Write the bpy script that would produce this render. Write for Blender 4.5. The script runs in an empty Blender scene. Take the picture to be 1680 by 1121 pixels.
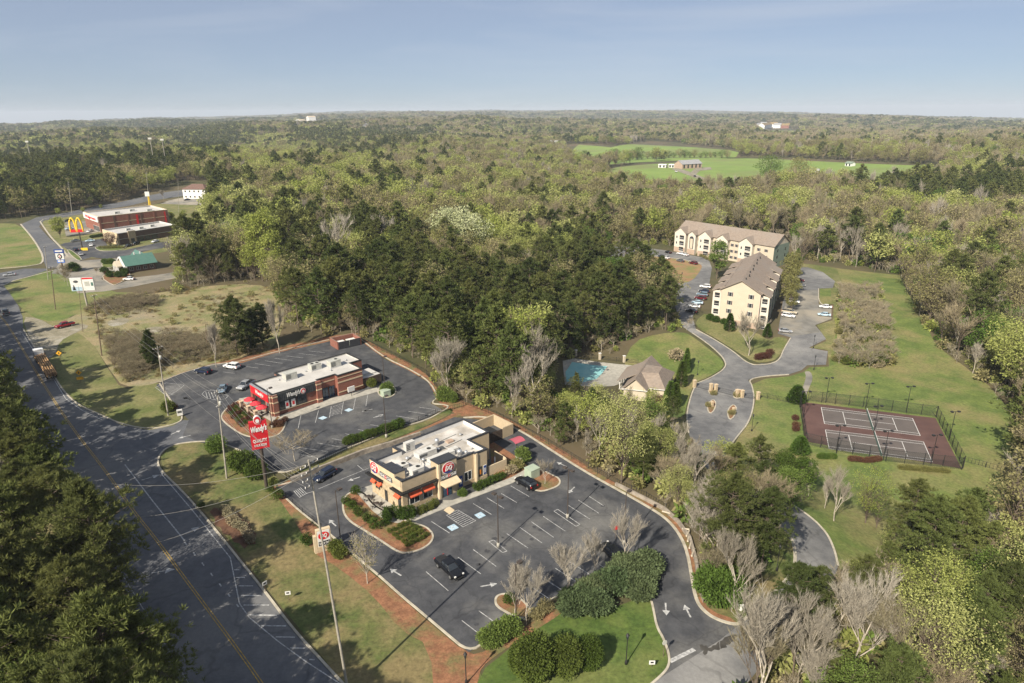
import bpy, bmesh, math, random
import numpy as np
from mathutils import Vector, Matrix
from mathutils.geometry import delaunay_2d_cdt, tessellate_polygon
random.seed(7); RNG = np.random.default_rng(7)
scene = bpy.context.scene
COL = scene.collection
# ------------------------------------------------------------------ camera model
F = 1095.0; PIT = math.radians(19.0); ROLL = math.radians(0.42); CZ = 67.5
cr, sr = math.cos(ROLL), math.sin(ROLL); cp, sp = math.cos(PIT), math.sin(PIT)
def ray(u, v):
    x = u-840; y = v-560.5
    x, y = cr*x-sr*y, sr*x+cr*y
    return x, F*cp-y*sp, -F*sp-y*cp
def project(x, y, z):
    """world -> photo pixels (numpy ok)"""
    dz = z-CZ
    f = y*cp-dz*sp; up = y*sp+dz*cp
    f = np.maximum(f, 1e-3)
    px = F*x/f; py = -F*up/f
    return 840+cr*px+sr*py, 560.5-sr*px+cr*py
def ss(t):
    t = np.clip(t, 0, 1); return t*t*(3-2*t)
def G0(u, v, z=0.0):
    d = ray(u, v); t = (CZ-z)/-d[2]; return (d[0]*t, d[1]*t)
COMM = [G0(*p) for p in [(-900, 560), (-400, 380), (60, 330), (300, 345), (430, 470), (560, 545), (700, 610), (820, 680), (1010, 790),
                         (1120, 862), (1150, 985), (1160, 1121), (1100, 2600), (-900, 3000), (-3500, 1500)]]
def poly_dist(x, y, poly):
    x = np.asarray(x, float); y = np.asarray(y, float)
    inside = np.zeros(x.shape, bool); dmin = np.full(x.shape, 1e18)
    n = len(poly)
    for i in range(n):
        x0, y0 = poly[i]; x1, y1 = poly[(i+1) % n]
        dx, dy = x1-x0, y1-y0
        t = np.clip(((x-x0)*dx+(y-y0)*dy)/(dx*dx+dy*dy), 0, 1)
        dmin = np.minimum(dmin, (x-x0-t*dx)**2+(y-y0-t*dy)**2)
        c = ((y0 > y) != (y1 > y)) & (x < (x1-x0)*(y-y0)/((y1-y0) if y1 != y0 else 1e-9)+x0)
        inside ^= c
    return np.where(inside, 0.0, np.sqrt(dmin)), inside
def inpoly(x, y, poly): return poly_dist(x, y, poly)[1]
def h(x, y):
    x = np.asarray(x, float); y = np.asarray(y, float)
    d = poly_dist(x, y, COMM)[0]
    east = -10.5+3.0*ss((y-190)/60)
    T = 4.0*ss((y-260)/120)*(1-ss((x+110)/150))+east*ss((x+110)/150)
    z = T*ss(d/60)
    R = np.hypot(x, y); az = np.arctan2(x, y)/math.radians(37.5)
    far = ss((R-420)/900)
    roll = (6*np.sin(x/210+1.3)*np.cos(y/260+.4)+5*np.sin(x/93+y/141)+9*np.sin(x/620-y/480+2))*far
    roll += (16*np.sin(x/900+1.1)*np.cos(y/1100-.5)+10*np.sin(x/430+y/1500))*ss((R-2200)/2500)
    a2 = np.clip(np.abs(az), 0, 1.5)
    slope = 0.0062-0.0165*a2*a2
    z = z+roll*(1-ss((R-9000)/3000)*.5)+slope*np.maximum(R-1500, 0)
    z = np.where((x > 60) & (R > 600) & (R < 1600), z-0.0*R, z)
    return z
def h1(x, y): return float(h(np.array([x]), np.array([y]))[0])
def P(u, v):
    """photo pixel of a point on the ground -> world x,y,z"""
    d = ray(u, v); z = 0.0
    for i in range(40):
        t = (CZ-z)/max(-d[2], 4.0)
        z2 = h1(d[0]*t, d[1]*t)
        if abs(z2-z) < .003: z = z2; break
        z = z+.6*(z2-z)
    t = (CZ-z)/max(-d[2], 4.0)
    return Vector((d[0]*t, d[1]*t, h1(d[0]*t, d[1]*t)))
def height_at(base, v_top, u_top=None):
    """height above the base point whose top is seen at the row v_top"""
    u = project(base.x, base.y, base.z)[0] if u_top is None else u_top
    d = ray(u, v_top); k = math.hypot(base.x, base.y)/math.hypot(d[0], d[1])
    return CZ+d[2]*k-base.z
# ------------------------------------------------------------------ materials
MATS = {}
def newmat(name):
    m = bpy.data.materials.new(name); m.use_nodes = True
    nt = m.node_tree
    for n in list(nt.nodes): nt.nodes.remove(n)
    out = nt.nodes.new('ShaderNodeOutputMaterial'); return m, nt, out
def mk(name, c1, c2=None, scale=1.0, rough=.8, c3=None, s3=.05, t3=.55, metal=0, detail=6, bump=0.0, spec=.3, dist=0.0, voro=None, emit=0, fine=0, fv=.25, cracks=0):
    """procedural surface: two tones mixed by fine noise, third tone in large patches"""
    if name in MATS: return MATS[name]
    m, nt, out = newmat(name); N = nt.nodes; L = nt.links
    b = N.new('ShaderNodeBsdfPrincipled'); L.new(b.outputs[0], out.inputs[0])
    b.inputs['Roughness'].default_value = rough; b.inputs['Metallic'].default_value = metal
    b.inputs['Specular IOR Level'].default_value = spec
    if c2 is None: c2 = tuple(x*.85 for x in c1)
    tc = N.new('ShaderNodeTexCoord')
    n1 = N.new('ShaderNodeTexNoise'); n1.inputs['Scale'].default_value = scale; n1.inputs['Detail'].default_value = detail
    n1.inputs['Distortion'].default_value = dist
    L.new(tc.outputs['Object'], n1.inputs['Vector'])
    r = N.new('ShaderNodeValToRGB'); r.color_ramp.elements[0].position = .35; r.color_ramp.elements[1].position = .65
    r.color_ramp.elements[0].color = (*c2, 1); r.color_ramp.elements[1].color = (*c1, 1)
    L.new(n1.outputs[0], r.inputs[0]); col = r.outputs[0]
    if c3 is not None:
        n2 = N.new('ShaderNodeTexNoise'); n2.inputs['Scale'].default_value = s3; n2.inputs['Detail'].default_value = 5
        n2.inputs['Roughness'].default_value = .6
        L.new(tc.outputs['Object'], n2.inputs['Vector'])
        r2 = N.new('ShaderNodeValToRGB'); r2.color_ramp.elements[0].position = t3-.08; r2.color_ramp.elements[1].position = t3+.1
        L.new(n2.outputs[0], r2.inputs[0])
        mx = N.new('ShaderNodeMix'); mx.data_type = 'RGBA'
        L.new(r2.outputs[0], mx.inputs[0]); L.new(col, mx.inputs[6]); mx.inputs[7].default_value = (*c3, 1); col = mx.outputs[2]
    if fine:
        n3 = N.new('ShaderNodeTexNoise'); n3.inputs['Scale'].default_value = fine; n3.inputs['Detail'].default_value = 6; n3.inputs['Roughness'].default_value = .75
        L.new(tc.outputs['Object'], n3.inputs['Vector']); q3 = N.new('ShaderNodeMapRange'); q3.inputs[1].default_value = .3; q3.inputs[2].default_value = .7; q3.inputs[3].default_value = 1-fv; q3.inputs[4].default_value = 1+fv
        L.new(n3.outputs[0], q3.inputs[0]); m3 = N.new('ShaderNodeMix'); m3.data_type = 'RGBA'; m3.blend_type = 'MULTIPLY'; m3.inputs[0].default_value = 1; L.new(col, m3.inputs[6]); L.new(q3.outputs[0], m3.inputs[7]); col = m3.outputs[2]
    if cracks:
        wv = N.new('ShaderNodeTexNoise'); wv.inputs['Scale'].default_value = .35; L.new(tc.outputs['Object'], wv.inputs['Vector'])
        va = N.new('ShaderNodeVectorMath'); va.operation = 'SCALE'; va.inputs[3].default_value = 3.0; L.new(wv.outputs[1], va.inputs[0]); vb = N.new('ShaderNodeVectorMath'); vb.operation = 'ADD'; L.new(va.outputs[0], vb.inputs[0]); L.new(tc.outputs['Object'], vb.inputs[1])
        vo = N.new('ShaderNodeTexVoronoi'); vo.feature = 'DISTANCE_TO_EDGE'; vo.inputs['Scale'].default_value = cracks; L.new(vb.outputs[0], vo.inputs['Vector'])
        q4 = N.new('ShaderNodeMapRange'); q4.inputs[1].default_value = .004; q4.inputs[2].default_value = .018; q4.inputs[3].default_value = .80; q4.inputs[4].default_value = 1.0; L.new(vo.outputs['Distance'], q4.inputs[0])
        m4 = N.new('ShaderNodeMix'); m4.data_type = 'RGBA'; m4.blend_type = 'MULTIPLY'; m4.inputs[0].default_value = 1; L.new(col, m4.inputs[6]); L.new(q4.outputs[0], m4.inputs[7]); col = m4.outputs[2]
    L.new(col, b.inputs['Base Color'])
    if emit: L.new(col, b.inputs['Emission Color']); b.inputs['Emission Strength'].default_value = emit
    if bump:
        bp = N.new('ShaderNodeBump'); bp.inputs['Strength'].default_value = bump; bp.inputs['Distance'].default_value = .1
        L.new(n1.outputs[0], bp.inputs['Height']); L.new(bp.outputs[0], b.inputs['Normal'])
    MATS[name] = m; return m
def brick(name, c1, c2, mortar, scale=4.0):
    m, nt, out = newmat(name); N = nt.nodes; L = nt.links
    b = N.new('ShaderNodeBsdfPrincipled'); L.new(b.outputs[0], out.inputs[0]); b.inputs['Roughness'].default_value = .85
    tc = N.new('ShaderNodeTexCoord'); sx = N.new('ShaderNodeSeparateXYZ'); cx = N.new('ShaderNodeCombineXYZ'); ad = N.new('ShaderNodeMath')
    L.new(tc.outputs['Object'], sx.inputs[0]); L.new(sx.outputs[0], ad.inputs[0]); L.new(sx.outputs[1], ad.inputs[1])
    L.new(ad.outputs[0], cx.inputs[0]); L.new(sx.outputs[2], cx.inputs[1])
    t = N.new('ShaderNodeTexBrick'); t.inputs['Scale'].default_value = scale
    t.inputs['Color1'].default_value = (*c1, 1); t.inputs['Color2'].default_value = (*c2, 1); t.inputs['Mortar'].default_value = (*mortar, 1)
    t.inputs['Mortar Size'].default_value = .02
    L.new(cx.outputs[0], t.inputs['Vector'])
    n = N.new('ShaderNodeTexNoise'); n.inputs['Scale'].default_value = .7; L.new(tc.outputs['Object'], n.inputs['Vector'])
    mp = N.new('ShaderNodeMapRange'); mp.inputs[3].default_value = .75; mp.inputs[4].default_value = 1.25; L.new(n.outputs[0], mp.inputs[0])
    mx = N.new('ShaderNodeMix'); mx.data_type = 'RGBA'; mx.blend_type = 'MULTIPLY'; mx.inputs[0].default_value = 1
    L.new(t.outputs[0], mx.inputs[6]); L.new(mp.outputs[0], mx.inputs[7]); L.new(mx.outputs[2], b.inputs['Base Color'])
    MATS[name] = m; return m
def foliage(name, ca, cb, transl=.3, var=.35):
    """leaf material; 'tint' (object property or instance attribute) moves each plant between two hues"""
    m, nt, out = newmat(name); N = nt.nodes; L = nt.links
    at = N.new('ShaderNodeAttribute'); at.attribute_type = 'INSTANCER'; at.attribute_name = 'tint'
    mx = N.new('ShaderNodeMix'); mx.data_type = 'RGBA'
    L.new(at.outputs['Fac'], mx.inputs[0]); mx.inputs[6].default_value = (*ca, 1); mx.inputs[7].default_value = (*cb, 1)
    ge = N.new('ShaderNodeNewGeometry')
    mp = N.new('ShaderNodeMapRange'); mp.inputs[3].default_value = 1-var; mp.inputs[4].default_value = 1+var
    L.new(ge.outputs['Random Per Island'], mp.inputs[0])
    m2 = N.new('ShaderNodeMix'); m2.data_type = 'RGBA'; m2.blend_type = 'MULTIPLY'; m2.inputs[0].default_value = 1
    L.new(mx.outputs[2], m2.inputs[6]); L.new(mp.outputs[0], m2.inputs[7])
    d = N.new('ShaderNodeBsdfDiffuse'); t = N.new('ShaderNodeBsdfTranslucent'); ms = N.new('ShaderNodeMixShader')
    ms.inputs[0].default_value = transl
    L.new(m2.outputs[2], d.inputs[0]); L.new(m2.outputs[2], t.inputs[0])
    L.new(d.outputs[0], ms.inputs[1]); L.new(t.outputs[0], ms.inputs[2]); L.new(ms.outputs[0], out.inputs[0])
    MATS[name] = m; return m
M = MATS
mk('asphalt_lot', (.072, .074, .080), (.046, .048, .054), .5, .85, c3=(.135, .132, .126), s3=.075, t3=.57, bump=.15, fine=2.5, fv=.18, cracks=.11)
mk('asphalt_road', (.118, .122, .132), (.088, .092, .102), .6, .85, c3=(.15, .15, .15), s3=.05, t3=.56, bump=.1, fine=2, fv=.15, cracks=.07)
mk('asphalt_old', (.165, .165, .165), (.115, .115, .118), .35, .9, c3=(.24, .235, .225), s3=.05, t3=.56, fine=2, fv=.15, cracks=.08)
mk('asphalt_tan', (.21, .20, .18), (.14, .135, .12), .3, .9, c3=(.29, .26, .21), s3=.06, t3=.52)
mk('concrete', (.40, .38, .33), (.30, .285, .25), 1.2, .9)
mk('kerb', (.46, .42, .34), (.32, .29, .23), 1.0, .9)
mk('paint', (.52, .52, .51), (.22, .22, .22), 2.2, .7)
mk('paint_worn', (.40, .40, .39), (.16, .16, .165), 2.6, .8)
mk('paint_yellow', (.52, .34, .06), (.26, .18, .06), 1.8, .7)
mk('paint_blue', (.45, .58, .66), (.30, .42, .52), 2.0, .7)
mk('grass_mown', (.135, .170, .044), (.085, .122, .030), .22, .95, c3=(.20, .175, .075), s3=.045, t3=.53, detail=10, fine=1.3, fv=.38)
mk('grass_lush', (.085, .125, .026), (.052, .088, .018), .30, .95, c3=(.13, .15, .045), s3=.08, t3=.53, detail=10, fine=1.5, fv=.42)
mk('grass_dry', (.21, .185, .085), (.13, .135, .050), .20, .95, c3=(.10, .12, .035), s3=.06, t3=.53, detail=10, fine=1.3, fv=.38)
mk('grass_verge', (.105, .125, .038), (.06, .085, .022), .35, .95, c3=(.175, .14, .065), s3=.09, t3=.50, detail=10, fine=1.5, fv=.45)
mk('field_far', (.20, .275, .065), (.155, .23, .052), .03, .95, c3=(.17, .19, .07), s3=.006, t3=.55)
mk('scrub_ground', (.27, .215, .12), (.155, .165, .065), .16, .95, c3=(.27, .23, .17), s3=.05, t3=.60, detail=10, fine=1.5, fv=.4)
mk('woods_floor', (.085, .080, .036), (.050, .056, .022), .12, 1, c3=(.115, .088, .052), s3=.012, t3=.5, detail=8)
mk('pine_straw', (.27, .13, .07), (.17, .082, .045), .9, 1, c3=(.125, .125, .05), s3=.22, t3=.56, fine=3, fv=.4)
mk('red_clay', (.31, .185, .10), (.24, .15, .075), .25, 1, c3=(.17, .17, .06), s3=.12, t3=.52)
mk('brown_soil', (.14, .075, .045), (.075, .04, .028), .5, 1)
mk('gravel', (.27, .24, .18), (.17, .155, .105), .35, 1, c3=(.34, .32, .27), s3=.12, t3=.58, fine=2, fv=.35)
mk('court_brown', (.105, .058, .050), (.085, .047, .042), .3, .85, c3=(.13, .075, .065), s3=.07, t3=.6)
mk('court_grey', (.118, .100, .092), (.098, .084, .078), .3, .85)
mk('pool_water', (.34, .66, .66), (.28, .60, .62), .3, .12, spec=.6)
mk('stucco_tan', (.47, .375, .255), (.42, .335, .225), 1.5, .9)
mk('stucco_light', (.58, .47, .32), (.52, .42, .285), 1.5, .9)
mk('stone_tan', (.50, .40, .27), (.36, .28, .18), 2.2, .9)
mk('stone_block', (.33, .29, .24), (.20, .17, .14), 1.4, .95)
mk('cap_dark', (.045, .048, .055), (.032, .034, .040), 2, .45)
mk('membrane', (.50, .485, .46), (.42, .405, .385), .5, .8, c3=(.40, .385, .36), s3=.25, t3=.60)
mk('membrane_dirty', (.44, .41, .375), (.31, .285, .25), .4, .8, c3=(.58, .56, .53), s3=.2, t3=.6)
mk('hvac', (.52, .52, .47), (.42, .42, .38), 1.5, .55, metal=.2)
mk('hvac_white', (.55, .54, .51), (.46, .45, .42), 1.5, .5)
mk('steel', (.55, .56, .57), (.45, .46, .47), 2, .35, metal=.6)
mk('glass', (.03, .036, .045), (.02, .025, .03), 1, .08, spec=.8)
mk('glass_blue', (.05, .10, .16), (.03, .06, .10), 1, .08, spec=.8)
mk('frame_white', (.70, .69, .66), None, 1, .6)
mk('frame_dark', (.03, .03, .03), None, 1, .5)
mk('awning_red', (.62, .115, .05), (.52, .09, .04), 1, .8)
mk('red_panel', (.50, .018, .028), (.44, .015, .022), .6, .5)
mk('red_umbrella', (.55, .045, .06), (.48, .035, .05), 2, .8)
mk('maroon_canopy', (.42, .10, .13), (.36, .08, .11), 2, .7)
mk('white', (.68, .67, .65), (.62, .61, .59), 1, .6)
mk('logo_red', (.60, .022, .025), None, 1, .5)
mk('logo_blue', (.03, .07, .26), None, 1, .5)
mk('logo_orange', (.75, .25, .03), None, 1, .5)
mk('black', (.02, .02, .021), (.03, .03, .03), 2, .5)
mk('seam_grey', (.10, .105, .105), (.075, .08, .08), 3, .5, metal=.3)
mk('tan_trim', (.56, .44, .30), (.50, .39, .26), 1, .8)
mk('wood_fence', (.085, .062, .048), (.055, .040, .032), 3, .85)
mk('pole_wood', (.17, .125, .09), (.11, .08, .06), 3, .9)
mk('pole_grey', (.36, .33, .28), (.26, .24, .20), 2, .8)
mk('pole_bronze', (.075, .06, .05), (.055, .045, .04), 2, .5)
mk('chain_link', (.028, .036, .03), None, 3, .6)
mk('wire', (.30, .29, .27), None, 2, .5)
mk('yellow_sign', (.80, .42, .03), None, 1, .5)
mk('yellow', (.82, .56, .04), (.76, .50, .04), 1, .5)
mk('siding_cream', (.50, .435, .34), (.465, .405, .315), .6, .85)
mk('siding_white', (.60, .55, .465), (.55, .50, .425), .6, .85)
mk('siding_plain', (.74, .74, .72), (.68, .68, .66), .6, .8)
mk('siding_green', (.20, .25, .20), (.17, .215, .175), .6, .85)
mk('trim_pink', (.55, .44, .36), (.50, .40, .33), .6, .85)
mk('shingle', (.265, .215, .175), (.205, .165, .135), 1.3, .95, c3=(.235, .20, .17), s3=.12, t3=.55, bump=.2)
mk('shingle_dark', (.17, .105, .085), (.13, .08, .065), 1.3, .95)
mk('shingle_grey', (.30, .30, .31), (.25, .25, .26), .4, .95)
mk('metal_green', (.085, .17, .14), (.07, .15, .125), .8, .45)
mk('shutter', (.06, .04, .045), None, 1, .7)
mk('bark', (.16, .125, .095), (.09, .07, .055), 3, .95)
mk('bark_pale', (.46, .41, .34), (.30, .265, .215), 2, .95)
mk('log', (.42, .27, .13), (.25, .14, .07), 1.5, .95)
mk('tyre', (.02, .02, .02), None, 2, .8)
mk('rim', (.45, .45, .46), None, 2, .3, metal=.7)
mk('lamp_lens', (.75, .74, .70), None, 1, .2)
mk('tail_red', (.45, .02, .02), None, 1, .3)
mk('util_green', (.36, .42, .33), (.30, .36, .28), 1, .6)
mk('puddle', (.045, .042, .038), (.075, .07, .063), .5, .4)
brick('brick_red', (.26, .085, .055), (.19, .062, .042), (.22, .15, .12), 4)
brick('brick_brown', (.13, .075, .055), (.10, .06, .045), (.13, .10, .08), 4)
brick('brick_pale', (.42, .30, .22), (.34, .24, .18), (.40, .34, .28), 4)
foliage('leaf_pine', (.086, .112, .038), (.180, .190, .066), .45)
foliage('leaf_pine_light', (.100, .130, .042), (.155, .175, .055), .3)
foliage('leaf_spring', (.30, .34, .085), (.42, .43, .17), .45)
foliage('leaf_olive', (.24, .235, .085), (.34, .30, .16), .45)
foliage('leaf_green', (.085, .145, .030), (.16, .215, .055), .35)
foliage('leaf_box', (.055, .095, .020), (.125, .145, .036), .25)
foliage('leaf_juniper', (.090, .130, .060), (.135, .165, .080), .3)
foliage('leaf_red', (.085, .036, .030), (.14, .075, .045), .2)
foliage('leaf_white', (.42, .46, .24), (.50, .50, .32), .3)
foliage('twig_grey', (.33, .30, .25), (.235, .21, .165), 0, .25)
foliage('twig_tan', (.27, .225, .145), (.21, .19, .12), 0, .3)
foliage('grass_blade', (.26, .19, .10), (.18, .155, .065), .3)
# ------------------------------------------------------------------ objects
def tag(o, label=None, cat=None, group=None, kind=None):
    if label: o['label'] = label
    if cat: o['category'] = cat
    if group: o['group'] = group
    if kind: o['kind'] = kind
    return o
def thing(name, loc, label, cat, group=None, rz=0.0, local=False):
    o = bpy.data.objects.new(name, None); COL.objects.link(o)
    if local: LOCAL.add(o.name); o.empty_display_size = .2
    o.location = loc; o.rotation_euler = (0, 0, rz); return tag(o, label, cat, group)
def copy_tree(o, parent=None):
    c = o.copy(); COL.objects.link(c); c.parent = parent
    for ch in o.children: copy_tree(ch, c)
    return c
class MB:
    """mesh builder: verts, faces, one material index per face; optional mapping of local coordinates"""
    def __init__(s, f=None): s.v = []; s.f = []; s.m = []; s.fn = f; s.mats = []; s.smooth = []
    def mi(s, mat):
        mt = M[mat] if isinstance(mat, str) else mat
        if mt not in s.mats: s.mats.append(mt)
        return s.mats.index(mt)
    def add(s, vs, fs, mat='white', smooth=False):
        n = len(s.v); k = s.mi(mat)
        s.v += [tuple(s.fn(*p)) if s.fn else tuple(p) for p in vs]
        for f in fs: s.f.append(tuple(i+n for i in f)); s.m.append(k); s.smooth.append(smooth)
        return s
    def box(s, x0, x1, y0, y1, z0, z1, mat='white', R=None):
        vs = [(x, y, z) for z in (z0, z1) for y in (y0, y1) for x in (x0, x1)]
        if R is not None: vs = [tuple(R @ Vector(p)) for p in vs]
        return s.add(vs, [(0, 2, 3, 1), (4, 5, 7, 6), (0, 1, 5, 4), (2, 6, 7, 3), (0, 4, 6, 2), (1, 3, 7, 5)], mat)
    def prism(s, pts, z0, z1, mat='white', top=None):
        n = len(pts)
        a = sum(pts[i][0]*pts[(i+1) % n][1]-pts[(i+1) % n][0]*pts[i][1] for i in range(n))
        if a < 0: pts = pts[::-1]
        s.add([(*p, z0) for p in pts]+[(*p, z1) for p in pts],
              [(i, (i+1) % n, n+(i+1) % n, n+i) for i in range(n)]+[tuple(range(n-1, -1, -1))], mat)
        s.add([(*p, z1) for p in pts], [tuple(range(n))], top or mat); return s
    def tube(s, path, radii, mat='white', n=6, cap=True, smooth=True):
        path = [Vector(p) for p in path]
        if not hasattr(radii, '__len__'): radii = [radii]*len(path)
        vs = []
        for i, p in enumerate(path):
            d = (path[min(i+1, len(path)-1)]-path[max(i-1, 0)]).normalized()
            a = Vector((0, 0, 1)) if abs(d.z) < .9 else Vector((1, 0, 0))
            e1 = d.cross(a).normalized(); e2 = d.cross(e1)
            vs += [tuple(p+(e1*math.cos(2*math.pi*k/n)+e2*math.sin(2*math.pi*k/n))*radii[i]) for k in range(n)]
        fs = [(i*n+k, i*n+(k+1) % n, (i+1)*n+(k+1) % n, (i+1)*n+k) for i in range(len(path)-1) for k in range(n)]
        s.add(vs, fs, mat, smooth)
        if cap:
            s.add(vs[:n], [tuple(range(n))], mat); s.add(vs[-n:], [tuple(range(n-1, -1, -1))], mat)
        return s
    def lathe(s, prof, c=(0, 0, 0), mat='white', n=12, smooth=True):
        vs = [(c[0]+r*math.cos(2*math.pi*k/n), c[1]+r*math.sin(2*math.pi*k/n), c[2]+z) for r, z in prof for k in range(n)]
        fs = [(i*n+k, i*n+(k+1) % n, (i+1)*n+(k+1) % n, (i+1)*n+k) for i in range(len(prof)-1) for k in range(n)]
        return s.add(vs, fs, mat, smooth)
    def disc(s, c, ex, ey, rx, ry, depth, en, mat='white', n=24, a0=0, a1=2*math.pi):
        """flat ellipse with thickness: centre c, in-plane unit vectors ex, ey, normal en"""
        c = Vector(c); ex = Vector(ex); ey = Vector(ey); en = Vector(en)
        ring = [c+ex*rx*math.cos(a0+(a1-a0)*k/n)+ey*ry*math.sin(a0+(a1-a0)*k/n) for k in range(n)]
        back = [p for p in ring]; fr = [p+en*depth for p in ring]
        s.add([tuple(p) for p in fr+back], [tuple(range(n))]+[(k, k+n, (k+1) % n+n, (k+1) % n) for k in range(n)], mat); return s
    def text(s, body, size, org, ex, ey, en, depth, mat='white', align='CENTER', shear=0, bold=0, width=None):
        vs, fs = text_data(body, align, shear, bold)
        if not vs: return s
        w = max(p[0] for p in vs)-min(p[0] for p in vs)
        kx = size if width is None else width/w
        org = Vector(org); ex = Vector(ex); ey = Vector(ey); en = Vector(en)
        return s.add([tuple(org+ex*(p[0]*kx)+ey*(p[1]*size)+en*(p[2]*depth)) for p in vs], fs, mat)
    def build(s, name, parent=None, origin=None, smooth=None):
        me = bpy.data.meshes.new(name)
        v = s.v
        if parent is not None and origin is None: origin = world_of(parent)
        if origin is None:
            xs = [p[0] for p in v]; ys = [p[1] for p in v]
            origin = Vector(((min(xs)+max(xs))/2, (min(ys)+max(ys))/2, min(p[2] for p in v))) if parent is None else Vector((0, 0, 0))
        o3 = Vector(origin)
        me.from_pydata([(p[0]-o3.x, p[1]-o3.y, p[2]-o3.z) for p in v], [], s.f)
        for mt in s.mats: me.materials.append(mt)
        me.polygons.foreach_set('material_index', s.m); me.polygons.foreach_set('use_smooth', s.smooth)
        me.update()
        o = bpy.data.objects.new(name, me); COL.objects.link(o)
        if parent is None: o.location = o3
        else: o.parent = parent
        return o
LOCAL = set()
def world_of(o):
    v = Vector((0, 0, 0)); r = o
    while r.parent is not None: r = r.parent
    if r.name in LOCAL: return v
    while o is not None:
        v = v+o.location; o = o.parent
    return v
_TX = {}
def text_data(body, align='CENTER', shear=0, bold=0):
    k = (body, align, shear, bold)
    if k in _TX: return _TX[k]
    cu = bpy.data.curves.new('lettering', 'FONT'); cu.body = body; cu.align_x = align; cu.align_y = 'CENTER'
    cu.extrude = .5; cu.shear = shear; cu.offset = bold; cu.resolution_u = 2
    ob = bpy.data.objects.new('lettering', cu); COL.objects.link(ob)
    dg = bpy.context.evaluated_depsgraph_get(); me = bpy.data.meshes.new_from_object(ob.evaluated_get(dg))
    r = ([tuple(v.co) for v in me.vertices], [tuple(p.vertices) for p in me.polygons])
    bpy.data.objects.remove(ob); bpy.data.meshes.remove(me); bpy.data.curves.remove(cu); _TX[k] = r; return r
# ------------------------------------------------------------------ world, sun, camera
SUN_EL = math.radians(37.5); SH = math.radians(56.5)
w = bpy.data.worlds.new("World"); scene.world = w; w.use_nodes = True
nt = w.node_tree; bg = nt.nodes['Background']
sky = nt.nodes.new('ShaderNodeTexSky'); sky.sky_type = 'NISHITA'; sky.sun_disc = False
sky.sun_elevation = SUN_EL; sky.sun_rotation = math.radians(213.5); sky.air_density = .8; sky.dust_density = .1; sky.ozone_density = 6.0; sky.altitude = 800
tc = nt.nodes.new('ShaderNodeTexCoord'); mpg = nt.nodes.new('ShaderNodeMapping'); mpg.inputs['Scale'].default_value = (1.0, 1.6, 9.0)
mpg.inputs['Rotation'].default_value = (0, .12, .5)
ns = nt.nodes.new('ShaderNodeTexNoise'); ns.inputs['Scale'].default_value = 1.5; ns.inputs['Detail'].default_value = 7; ns.inputs['Distortion'].default_value = .7
rp = nt.nodes.new('ShaderNodeValToRGB'); rp.color_ramp.elements[0].position = .46; rp.color_ramp.elements[1].position = .80
rp.color_ramp.elements[0].color = (0, 0, 0, 1); rp.color_ramp.elements[1].color = (.55, .55, .55, 1)
mx = nt.nodes.new('ShaderNodeMix'); mx.data_type = 'RGBA'
nt.links.new(tc.outputs['Generated'], mpg.inputs[0]); nt.links.new(mpg.outputs[0], ns.inputs['Vector']); nt.links.new(ns.outputs[0], rp.inputs[0])
mx.inputs[0].default_value = .66; nt.links.new(sky.outputs[0], mx.inputs[6]); mx.inputs[7].default_value = (3.75, 4.15, 4.9, 1)
cl = nt.nodes.new('ShaderNodeMix'); cl.data_type = 'RGBA'; nt.links.new(rp.outputs[0], cl.inputs[0]); nt.links.new(mx.outputs[2], cl.inputs[6]); cl.inputs[7].default_value = (5.6, 6.1, 6.9, 1)
nt.links.new(cl.outputs[2], bg.inputs[0]); bg.inputs[1].default_value = SKY_STRENGTH if 'SKY_STRENGTH' in globals() else .058
sl = bpy.data.lights.new('sun', 'SUN'); sl.energy = 4.5; sl.angle = math.radians(.53); sl.color = (1, .91, .76)
so = bpy.data.objects.new('sun', sl); COL.objects.link(so)
ldir = Vector((math.cos(SH)*math.cos(SUN_EL), math.sin(SH)*math.cos(SUN_EL), -math.sin(SUN_EL)))
so.rotation_euler = ldir.to_track_quat('-Z', 'Y').to_euler(); so.location = (-60, 0, 150)
cam = bpy.data.cameras.new('camera'); co = bpy.data.objects.new('camera', cam); COL.objects.link(co)
cam.sensor_width = 36; cam.lens = 36*F/1680; cam.clip_end = 40000; cam.clip_start = .5
right = Vector((cr, 0, 0)); fw = Vector((0, cp, -sp)); up0 = Vector((0, sp, cp)); rt0 = Vector((1, 0, 0))
# image axes: u = 840+cr*px+sr*py, v = 560.5-sr*px+cr*py  ->  camera right / up in world
rt = rt0*cr-up0*(sr); upv = rt0*sr+up0*cr
rt = (rt0*cr-up0*sr); 
# screen right: direction that changes u only: px=cr, py=sr(down) -> rt0*cr - up0*sr ; screen up: v only, negative
upv = (rt0*sr*1.0+up0*cr)
mtx = Matrix((rt, upv, -fw)).transposed().to_4x4(); mtx.translation = Vector((0, 0, CZ)); co.matrix_world = mtx
scene.camera = co
scene.view_settings.view_transform = 'Standard'; scene.view_settings.look = 'None'; scene.view_settings.exposure = 0.9
scene.cycles.max_bounces = 4; scene.cycles.diffuse_bounces = 2; scene.cycles.transparent_max_bounces = 4; scene.cycles.volume_bounces = 0
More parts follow.
